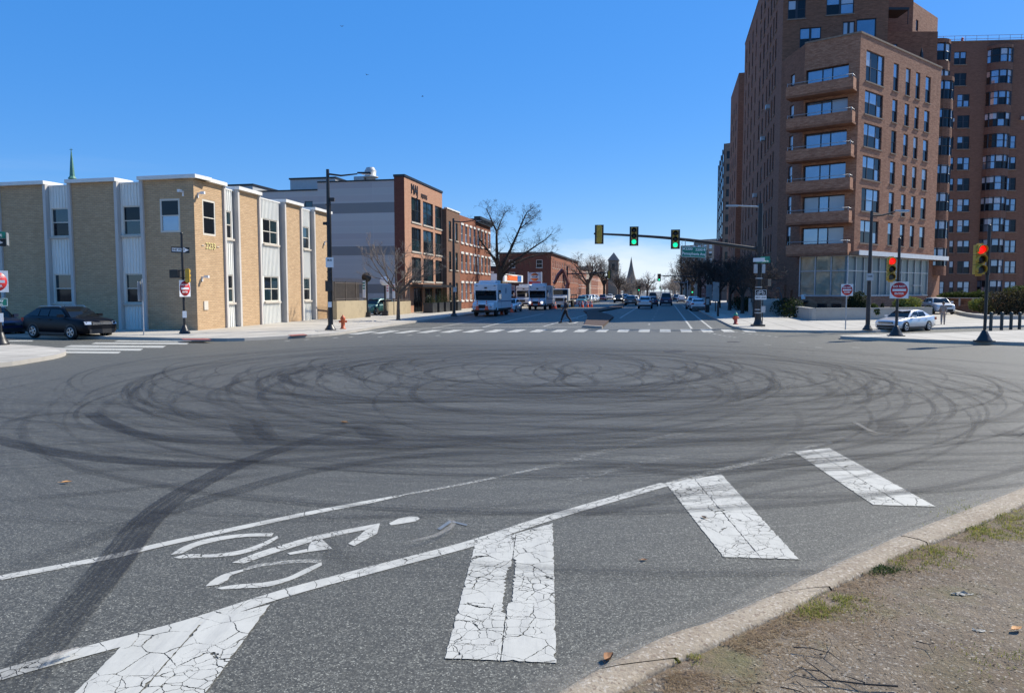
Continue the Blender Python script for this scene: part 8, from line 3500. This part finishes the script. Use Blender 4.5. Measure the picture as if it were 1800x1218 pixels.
def person(label, loc, rz, jacket, trousers, skin_, hair, legs, arms, scale=1.0, shoe=None):
    """faces local -y; legs/arms: ((knee/elbow), (ankle/wrist)) per side"""
    p = thing('person', label, 'person', loc, rz, None, scale)
    J, E = [], []

    def chain(start, pts):
        prev = start
        for q_ in pts:
            J.append(q_)
            E.append((prev, len(J) - 1))
            prev = len(J) - 1
        return prev
    J.append((0, 0, .95, .13, .10))
    neck = chain(0, [(0, 0, 1.12, .12, .09), (0, -.01, 1.32, .15, .1), (0, -.01, 1.44, .10, .08), (0, -.02, 1.52, .052), (0, -.035, 1.60, .075, .085), (0, -.03, 1.69, .078, .095), (0, -.02, 1.755, .05, .06)])
    for s, (kn, an), (el, wr) in ((-1, legs[0], arms[0]), (1, legs[1], arms[1])):
        a = chain(0, [(s * .09, 0, .88, .09), (s * .10, kn[0], kn[1], .06), (s * .10, an[0], an[1], .042), (s * .11, an[0] - .14, max(.035, an[1] - .05), .035)])
        c_ = chain(2, [(s * .17, -.01, 1.40, .062), (s * .22, el[0], el[1], .043), (s * .23, wr[0], wr[1], .029)])
        d = (wr[0] - el[0], wr[1] - el[1])
        l = math.hypot(*d)
        d = (d[0] / l, d[1] / l)
        palm = chain(c_, [(s * .232, wr[0] + d[0] * .05, wr[1] + d[1] * .05, .026, .014)])
        for q_, (off_, ln) in enumerate(((-.025, .055), (-.009, .075), (.008, .08), (.024, .07))):
            chain(palm, [(s * (.232 - .004), wr[0] + d[0] * .08 - d[1] * off_, wr[1] + d[1] * .08 + d[0] * off_, .009), (s * .222, wr[0] + d[0] * (.08 + ln * .6) - d[1] * off_ * 1.1, wr[1] + d[1] * (.08 + ln * .6) + d[0] * off_ * 1.1, .008), (s * .205, wr[0] + d[0] * (.08 + ln) - d[1] * off_, wr[1] + d[1] * (.08 + ln) + d[0] * off_, .0065)])
        chain(palm, [(s * .215, wr[0] + d[0] * .04 - .03, wr[1] + d[1] * .04, .0095), (s * .205, wr[0] + d[0] * .075 - .04, wr[1] + d[1] * .075, .008)])
    body = skin_obj('body', J, E, skin_, p)
    # clothes as slightly larger skins over the same joints
    J, E = [(0, 0, .93, .145, .115)], []
    chain(0, [(0, 0, 1.12, .135, .105), (0, -.01, 1.32, .165, .118), (0, -.01, 1.45, .10, .085)])
    for s, (el, wr) in ((-1, arms[0]), (1, arms[1])):
        chain(2, [(s * .175, -.01, 1.40, .075), (s * .22, el[0], el[1], .056), (s * .23, wr[0], wr[1], .044)])
    skin_obj('jacket', J, E, jacket, p)
    J, E = [(0, 0, .96, .14, .11)], []
    for s, (kn, an) in ((-1, legs[0]), (1, legs[1])):
        chain(0, [(s * .09, 0, .87, .105), (s * .10, kn[0], kn[1], .075), (s * .10, an[0], an[1] + .02, .058)])
    skin_obj('trousers', J, E, trousers, p)
    for s, (kn, an) in ((-1, legs[0]), (1, legs[1])):
        mb = MB()
        mb.tube([(s * .10, an[0] + .06, max(.045, an[1] - .02)), (s * .105, an[0] - .04, max(.045, an[1] - .04)), (s * .11, an[0] - .17, max(.035, an[1] - .06))], [.05, .05, .035], 8)
        mb.build('shoe', shoe or M['plastic'], p, False)
    mb = MB()
    mb.lathe([(.001, .115), (.06, .105), (.095, .06), (.1, .0), (.085, -.06)], 14, (0, .005, 1.69))
    mb.build('hair', hair, p, False)
    mb = MB()
    mb.add([(-.014, -.125, 1.63), (.014, -.125, 1.63), (0, -.147, 1.635), (0, -.12, 1.68)], [(0, 2, 3), (2, 1, 3), (0, 1, 2)], 0, True)
    for s in (-1, 1):
        mb.lathe([(.012, 0), (.024, .02), (.012, .03)], 8, (s * .083, -.03, 1.635), axis='y')
    mb.build('face_features', skin_, p, False)
    mb = MB()
    for s in (-1, 1):
        mb.lathe([(.001, .012), (.011, .006), (.011, 0)], 8, (s * .032, -.118, 1.672), axis='y')
    mb.box(-.025, .025, -.122, -.112, 1.588, 1.597)
    mb.build('eyes_and_mouth', M['sign_black'], p, False)
    return p


M['navy_cloth'] = mat('navy_cloth', (.014, .016, .03), .85, var=.2)
M['black_cloth'] = mat('black_cloth', (.012, .012, .014), .85, var=.2)
M['pale_cloth'] = mat('pale_cloth', (.24, .20, .18), .85, var=.15)
M['skin'] = mat('skin', (.42, .25, .17), .55, var=.1)
M['skin2'] = mat('skin_dark', (.2, .11, .07), .55, var=.1)
M['hair'] = mat('dark_hair', (.02, .014, .01), .6, var=.3)
X, Y = G(994, 568)
person('person in dark clothes striding across the shaded street before the crane truck', (X, Y, .0), R(-82), M['navy_cloth'], M['black_cloth'], M['skin2'], M['hair'],
       (((-.18, .5), (-.30, .10)), ((.12, .49), (.38, .14))), (((.12, 1.16), (.02, .95)), ((-.14, 1.16), (-.28, .98))), 1.02)
X, Y = G(1657, 571, .1)
person('person in a pale top walking behind the silver sedan, back to us', (X, Y, .1), R(150), M['pale_cloth'], M['pale_cloth'], M['skin'], M['hair'],
       (((-.1, .5), (-.12, .10)), ((.05, .5), (.22, .13))), (((.08, 1.15), (.04, .92)), ((-.08, 1.15), (-.14, .94))), .84)

# ================================================================== BIRDS
M['bird'] = mat('dark_bird', (.02, .02, .022), .8)
for k, (u, v, Y, sp) in enumerate(((601, 47, 90, .8), (645, 132, 100, .9), (743, 170, 100, .8))):
    b = thing('bird', ['tiny dark bird highest in the sky, left of centre', 'tiny dark bird midway up the sky, between two others', 'tiny dark bird lowest in the sky, right of the other two'][k], 'bird', (XU(u, Y, ZH(v, Y)), Y, ZH(v, Y)), R(40 * k), 'birds in the sky', .6)
    mb = MB()
    mb.tube([(0, -.22, 0), (0, -.12, .02), (0, .05, 0), (0, .2, 0), (0, .32, 0)], [.01, .05, .065, .04, .01], 8)
    mb.build('bird_body', M['bird'], b, False)
    mb = MB()
    for s in (-1, 1):
        mb.add([(0, -.08, .02), (s * .25, -.12, .12), (s * sp * .55, .0, .05), (s * .25, .06, .1), (0, .1, .02), (s * .25, -.03, .1)], [(0, 1, 5), (1, 2, 5), (2, 3, 5), (3, 4, 5), (4, 0, 5)], 0, True)
    mb.build('wing', M['bird'], b, False)

# far end of the street: a low bare wood that closes the view
rng = random.Random(77)
mb = MB()
for k in range(150):
    s_, t_ = rng.uniform(560, 900), rng.uniform(-110, 130)
    if k < 40:
        t_ = rng.choice((-19, 7)) + rng.uniform(-3, 3)
        s_ = rng.uniform(330, 700)
    x, y = W(s_, t_)
    h = rng.uniform(7, 13)
    mb.tube([(x, y, 0), (x + rng.uniform(-.3, .3), y, h * .4)], [.3, .2], 5, caps=False)
    for q_ in range(26):
        a, e = rng.uniform(0, 6.28), rng.uniform(.2, 1.4)
        l = h * rng.uniform(.35, .62)
        z = h * rng.uniform(.22, .45)
        m_ = (x + math.cos(a) * math.cos(e) * l * .5, y + math.sin(a) * math.cos(e) * l * .5, z + math.sin(e) * l * .5)
        en = (x + math.cos(a) * math.cos(e) * l, y + math.sin(a) * math.cos(e) * l, z + math.sin(e) * l)
        mb.tube([(x, y, z), m_, en], [.1, .08, .04], 3, caps=False)
        for w_ in range(5):
            b_ = (m_[0] + (en[0] - m_[0]) * w_ / 5, m_[1] + (en[1] - m_[1]) * w_ / 5, m_[2] + (en[2] - m_[2]) * w_ / 5)
            mb.tube([b_, (b_[0] + rng.gauss(0, .8), b_[1] + rng.gauss(0, .8), b_[2] + rng.uniform(.1, 1.5))], [.06, .03], 3, caps=False)
o = mb.build('far_wood', M['twig'], None, False)
o['kind'] = 'stuff'
